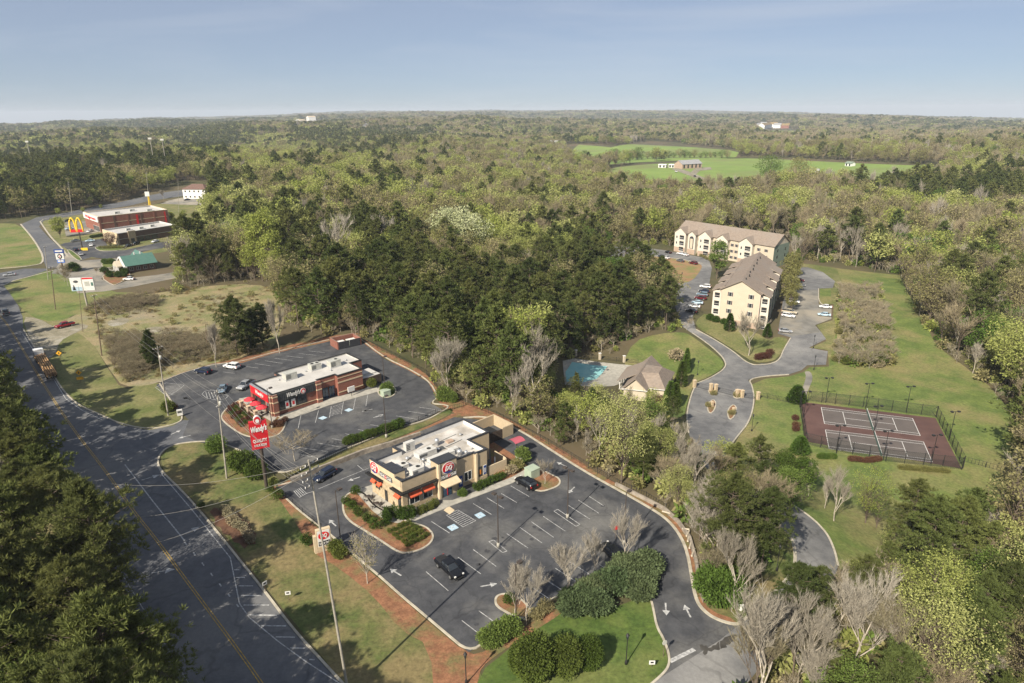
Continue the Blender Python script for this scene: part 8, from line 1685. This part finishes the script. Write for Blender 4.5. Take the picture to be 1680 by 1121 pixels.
for (u__, v__), vt, lf_, lb_ in (((1262, 298), 258, 'leaf_green', 'big green tree at the pasture\'s front, left of a pair'), ((1307, 300), 261, 'leaf_olive', 'big brownish tree at the pasture\'s front, right of a pair'), ((1010, 268), 246, 'leaf_green', 'dark rounded copse at the left end of the far pasture'), ((1045, 262), 243, 'leaf_box', 'dark copse in the middle of the far pasture'), ((1075, 262), 244, 'leaf_green', 'dark copse right of the middle one in the far pasture'), ((960, 262), 248, 'leaf_box', 'dark copse at the far pasture\'s lower left')):
    one((u__, v__), vt, leafy, dict(seed=66, H=11, lod=1, R=6, leaf=lf_, fill=1.0, base=.0), 'hr_'+lf_, lb_, 'leafy_tree', .3, wmul=1.0)
for k in range(9): bush((366+k*5.6+4*random.random(), 838+k*6.2+3*random.random()), 'tan', .62+.2*random.random(), 'reddish-brown dead ornamental grass in the bare soil bed', 'dead grasses in the soil bed', name='dry_grass_clump')
for (u__, v__), vt, lf_, tn, lb_ in (((733, 425), 345, 'leaf_white', .2, 'left'), ((752, 424), 343, 'leaf_white', .6, 'middle'), ((770, 432), 352, 'leaf_white', .4, 'right')):
    one((u__, v__), vt, leafy, dict(seed=67, H=14, lod=1, R=5.6, leaf=lf_, fill=1.0, base=.15), 'wh', 'cream-white blossoming tree amid the central wood, %s of three' % lb_, 'leafy_tree', tn)
for (u__, v__), vt, lb_ in (((432, 462), 352, 'left'), ((446, 464), 345, 'right'), ((452, 470), 380, 'lower')):
    one((u__, v__), vt, leafy, dict(seed=68, H=16, lod=1, R=3.4, leaf='leaf_spring', fill=1.2, base=.05), 'lime', 'tall lime-green tree at the scrub field\'s back corner, %s of three' % lb_, 'leafy_tree', .1, wmul=.9)
for (u__, v__), vt, lb_ in (((548, 455), 350, 'large leafless beige tree rising from the dark pines in the central wood'), ((640, 430), 352, 'smaller leafless beige tree right of the large one in the central wood')):
    one((u__, v__), vt, bare, dict(seed=69, H=14, lod=1, R=4.6, twig='twig_grey', vase=.6), 'beige', lb_, tint=.0)
for k, (px, H_) in enumerate((((1358, 1006), 5), ((1322, 1046), 8), ((1290, 1080), 10), ((1258, 1116), 12), ((1232, 1150), 13), ((1300, 1112), 11))):
    p = P(*px); plant_tree('bare_tree', 'bv%d' % (k % 3), bare, dict(seed=34+k % 3, H=12, lod=0, R=2.5, twig=['twig_tan', 'twig_tan', 'twig_grey'][k % 3], vase=.38, bark='bark'), p.x, p.y, H_/12, 'tall fine-branched leafless tree at the lower edge of the access road', 'leafless trees at the lower access road', .7)
# thicket by the meadow
rr_ = random.Random(5); TH = [(1380, 480), (1438, 482), (1462, 600), (1425, 606), (1372, 596)]
for k in range(70):
    while True:
        u_, v_ = rr_.uniform(1370, 1466), rr_.uniform(478, 606)
        edge = inpoly(np.array([u_]), np.array([v_]), TH)[0]
        if edge and not (1395 < u_ < 1440 and 500 < v_ < 560 and rr_.random() < .6): break
    bush((u_, v_), rr_.choice(['olive', 'tan', 'olive', 'tan', 'tan', 'big']), rr_.uniform(.9, 1.7), 'scrubby bush in the brown thicket between car park and meadow', 'bushes of the thicket', tint=rr_.random(), name='wild_shrub')
# town edge plants
one(zl(757, 652), 383, leafy, dict(seed=58, H=9, lod=0, R=4.2, leaf='leaf_red', fill=1.2, base=.08), 'l9', 'round dark red tree before the long brown restaurant', 'leafy_tree', .2)
for k, (px, vt) in enumerate(((zl(240, 560), 358), (zl(225, 330), 342), (zl(480, 310), 341), (zl(660, 270), 336), (zl(1510, 370), 346), (zl(1385, 400), 349), (zl(255, 500), 362))): one(px, vt, leafy, dict(seed=59, H=8, lod=1, R=2.8, leaf='leaf_spring', fill=.7, base=.15), 'l10', 'young light green tree by the long red-brick store, %s' % ['beside the arches sign', 'at the road bend', 'behind the store\'s left end', 'on the bank behind the store', 'far right on the slope', 'right of the store\'s end', 'on the verge left of the arches'][k], 'leafy_tree', .1)
one(zl(1300, 170), 311, bare, bk(23, 12, 2.4, .4), 'b3', 'leafless grey tree left of the white inn', wmul=1.4)
for k, px in enumerate([zl(340, 905), zl(380, 895), zl(410, 905)]): bush(px, 'big', 1.3, 'dark low bush by the side road pylon', 'dark bushes by the side road pylon', tint=0)
for k in range(12): bush(zl(690+rr_.random()*220, 900+rr_.random()*90), 'red' if k % 2 else 'big', 1.0, 'dark shrub in the bed before the bank', 'shrubs before the bank', tint=.1)
for k in range(7): bush(zl(655+k*38, 672+3*math.sin(k)), 'olive', .8, 'low yellow-green shrub on the long island', 'shrubs on the long island', tint=.1)
for k in range(4): bush(zl(700+k*25, 830), 'green', .9, 'bright green shrub left of the bank', 'bright shrubs left of the bank')
for k in range(10): bush(zl(560+k*20, 565-k*3), 'big', .6, 'clipped hedge bush between the two left-hand stores', 'hedge between the left-hand stores', tint=.2)
for k, (px, vt) in enumerate((((70+36, 463), 425), ((112, 470), 432), ((160, 452), 430))): one(px, vt+8, bare, bk(30, 12, 4, .6, 'twig_tan'), 'b8', 'brownish leafless tree beside the advertising panels, %s' % ['left', 'middle', 'right'][k], tint=.2)
# ================================================================== undergrowth and dry brush (uncountable)
um = []
for s_ in range(3): p_, lf = shrub(seed=70+s_, H=2.6, R=1.5, n=150, sz=.75, leaf=['leaf_olive', 'leaf_spring', 'leaf_green'][s_], lumps=8); um.append(np_mesh('understorey', p_, [lf]))
for s_ in range(2): t_, c_, b_, l_ = bare(seed=80+s_, H=4.0, lod=1, R=1.9, twig='twig_tan', vase=.9); um.append(np_mesh('understorey', t_+[(v, f, 1) for v, f, k in c_], [b_, l_]))
bm_ = []
for s_ in range(2): t_, c_, b_, l_ = bare(seed=90+s_, H=2.2, lod=1, R=1.4, twig='twig_tan', vase=1.0, bark='bark'); bm_.append(np_mesh('brush', t_+[(v, f, 1) for v, f, k in c_], [b_, l_]))
r_ = np.random.default_rng(5)
for s_ in range(2):
    n_ = 70; c = r_.normal(size=(n_, 3))*np.array([.45, .45, 0]); a = unit(r_.normal(size=(n_, 3))*.35+np.array([0, 0, 1.])); v, f = quadset(c, a, frames(r_, a), .9, .07); bm_.append(np_mesh('brush', [(v, f, 0)], ['grass_blade']))
p_, lf = shrub(seed=75, H=1.6, R=1.2, n=120, sz=.5, leaf='leaf_olive', lumps=6); bm_.append(np_mesh('brush', [(p_[0][0], p_[0][1], 0)], [lf]))
q_ = scatter_pts(50, 520, 3.4, 4.6, rg, -60, 48); q_ = q_[~is_clear(q_[:, 0], q_[:, 1])]; q_ = q_[(q_[:, 1] > 58) | (q_[:, 0] < -30)]
n_ = len(q_); nn = np.sin(q_[:, 0]/17)+np.sin(q_[:, 1]/21+q_[:, 0]/40); pk = np.where(r_.random(n_) < .45+.2*nn, r_.integers(0, 3, n_), r_.integers(3, 5, n_)); sc = .6+.8*r_.random(n_)
gn_stuff('undergrowth', np.stack([q_[:, 0], q_[:, 1], h(q_[:, 0], q_[:, 1])-.1], 1), pk, r_.random(n_)*6.28, np.stack([sc, sc, sc], 1), r_.random(n_), proto_coll('undergrowth_kinds', um), 'low green and tan undergrowth beneath the woods')
SC = [tuple(p) for p in W2([(140, 508), (210, 486), (330, 468), (430, 463), (458, 478), (470, 530), (450, 575), (400, 588), (330, 600), (262, 622), (205, 628), (185, 600), (165, 560), (150, 535)])]
xs_ = np.array([p[0] for p in SC]); ys_ = np.array([p[1] for p in SC]); n_ = 16000; qx = r_.uniform(xs_.min(), xs_.max(), n_); qy = r_.uniform(ys_.min(), ys_.max(), n_); k_ = inpoly(qx, qy, SC); qx, qy = qx[k_], qy[k_]
u_, v_ = project(qx, qy, h(qx, qy)); dense = np.exp(-(((u_-215)/55)**2+((v_-585)/38)**2))+np.exp(-(((u_-330)/60)**2+((v_-575)/22)**2))*.9+.8*np.exp(-((v_-500)/12)**2)*(u_ < 260); bare_ = np.exp(-(((u_-240)/60)**2+((v_-535)/12)**2))
nn = .5+.25*np.sin(qx/6+np.sin(qy/9))+.25*np.sin(qy/7+qx/13); k_ = r_.random(len(qx)) < np.clip(.25*nn+dense*.75-bare_*.6-.10, .02, 1); qx, qy, dense, bare_ = qx[k_], qy[k_], dense[k_], bare_[k_]
n_ = len(qx); pk = np.where(r_.random(n_) < .15+dense*.75, r_.integers(0, 2, n_), np.where(r_.random(n_) < .82, r_.integers(2, 4, n_), 4)); sc = (.5+.7*r_.random(n_))*np.where(pk < 2, .9+.5*dense, .9)
gn_stuff('dry_brush', np.stack([qx, qy, h(qx, qy)+.05], 1), pk, r_.random(n_)*6.28, np.stack([sc, sc, sc], 1), r_.random(n_), proto_coll('dry_brush_kinds', bm_), 'tan dry brush and tall dead grass of the scrub field'); print('brush', n_)
TH2 = [tuple(p) for p in W2(TH)]; xs_ = np.array([p[0] for p in TH2]); ys_ = np.array([p[1] for p in TH2]); qx = r_.uniform(xs_.min(), xs_.max(), 5200); qy = r_.uniform(ys_.min(), ys_.max(), 5200); k_ = inpoly(qx, qy, TH2); qx, qy = qx[k_], qy[k_]
n_ = len(qx); nn = np.sin(qx/5+np.sin(qy/8))+np.sin(qy/6); k_ = r_.random(n_) < .35+.2*nn; qx, qy = qx[k_], qy[k_]; n_ = len(qx); sc = .7+.9*r_.random(n_)
gn_stuff('thicket', np.stack([qx, qy, h(qx, qy)+.05], 1), np.where(r_.random(n_) < .35, r_.integers(0, 3, n_), r_.integers(3, 5, n_)), r_.random(n_)*6.28, np.stack([sc, sc, sc], 1), r_.random(n_), bpy.data.collections['undergrowth_kinds'], 'continuous brown-green brush between the car park and the meadow'); print('thicket', n_)
# ================================================================== air
x0, x1, y0, y1, z0, z1 = -17000, 17000, -1500, 17000, float(Z.min())-1, max(float(Z.max())+45, 90)
vm, vnt, vout = newmat('haze'); pv_ = vnt.nodes.new('ShaderNodeVolumePrincipled'); pv_.inputs['Color'].default_value = (.80, .88, 1.0, 1); pv_.inputs['Density'].default_value = 8e-5; pv_.inputs['Anisotropy'].default_value = 0.0
vnt.links.new(pv_.outputs[0], vout.inputs['Volume'])
m = MB(); m.v = [(x, y, z) for z in (z0, z1) for y in (y0, y1) for x in (x0, x1)]; m.f = [(0, 2, 3, 1), (4, 5, 7, 6), (0, 1, 5, 4), (2, 6, 7, 3), (0, 4, 6, 2), (1, 3, 7, 5)]; m.m = [0]*6; m.smooth = [False]*6; m.mats = [vm]
hz_ = m.build('haze', None, (0, 0, 0)); tag(hz_, 'thin pale blue haze over the whole landscape', None, None, 'stuff'); print('zrange', z0, z1)
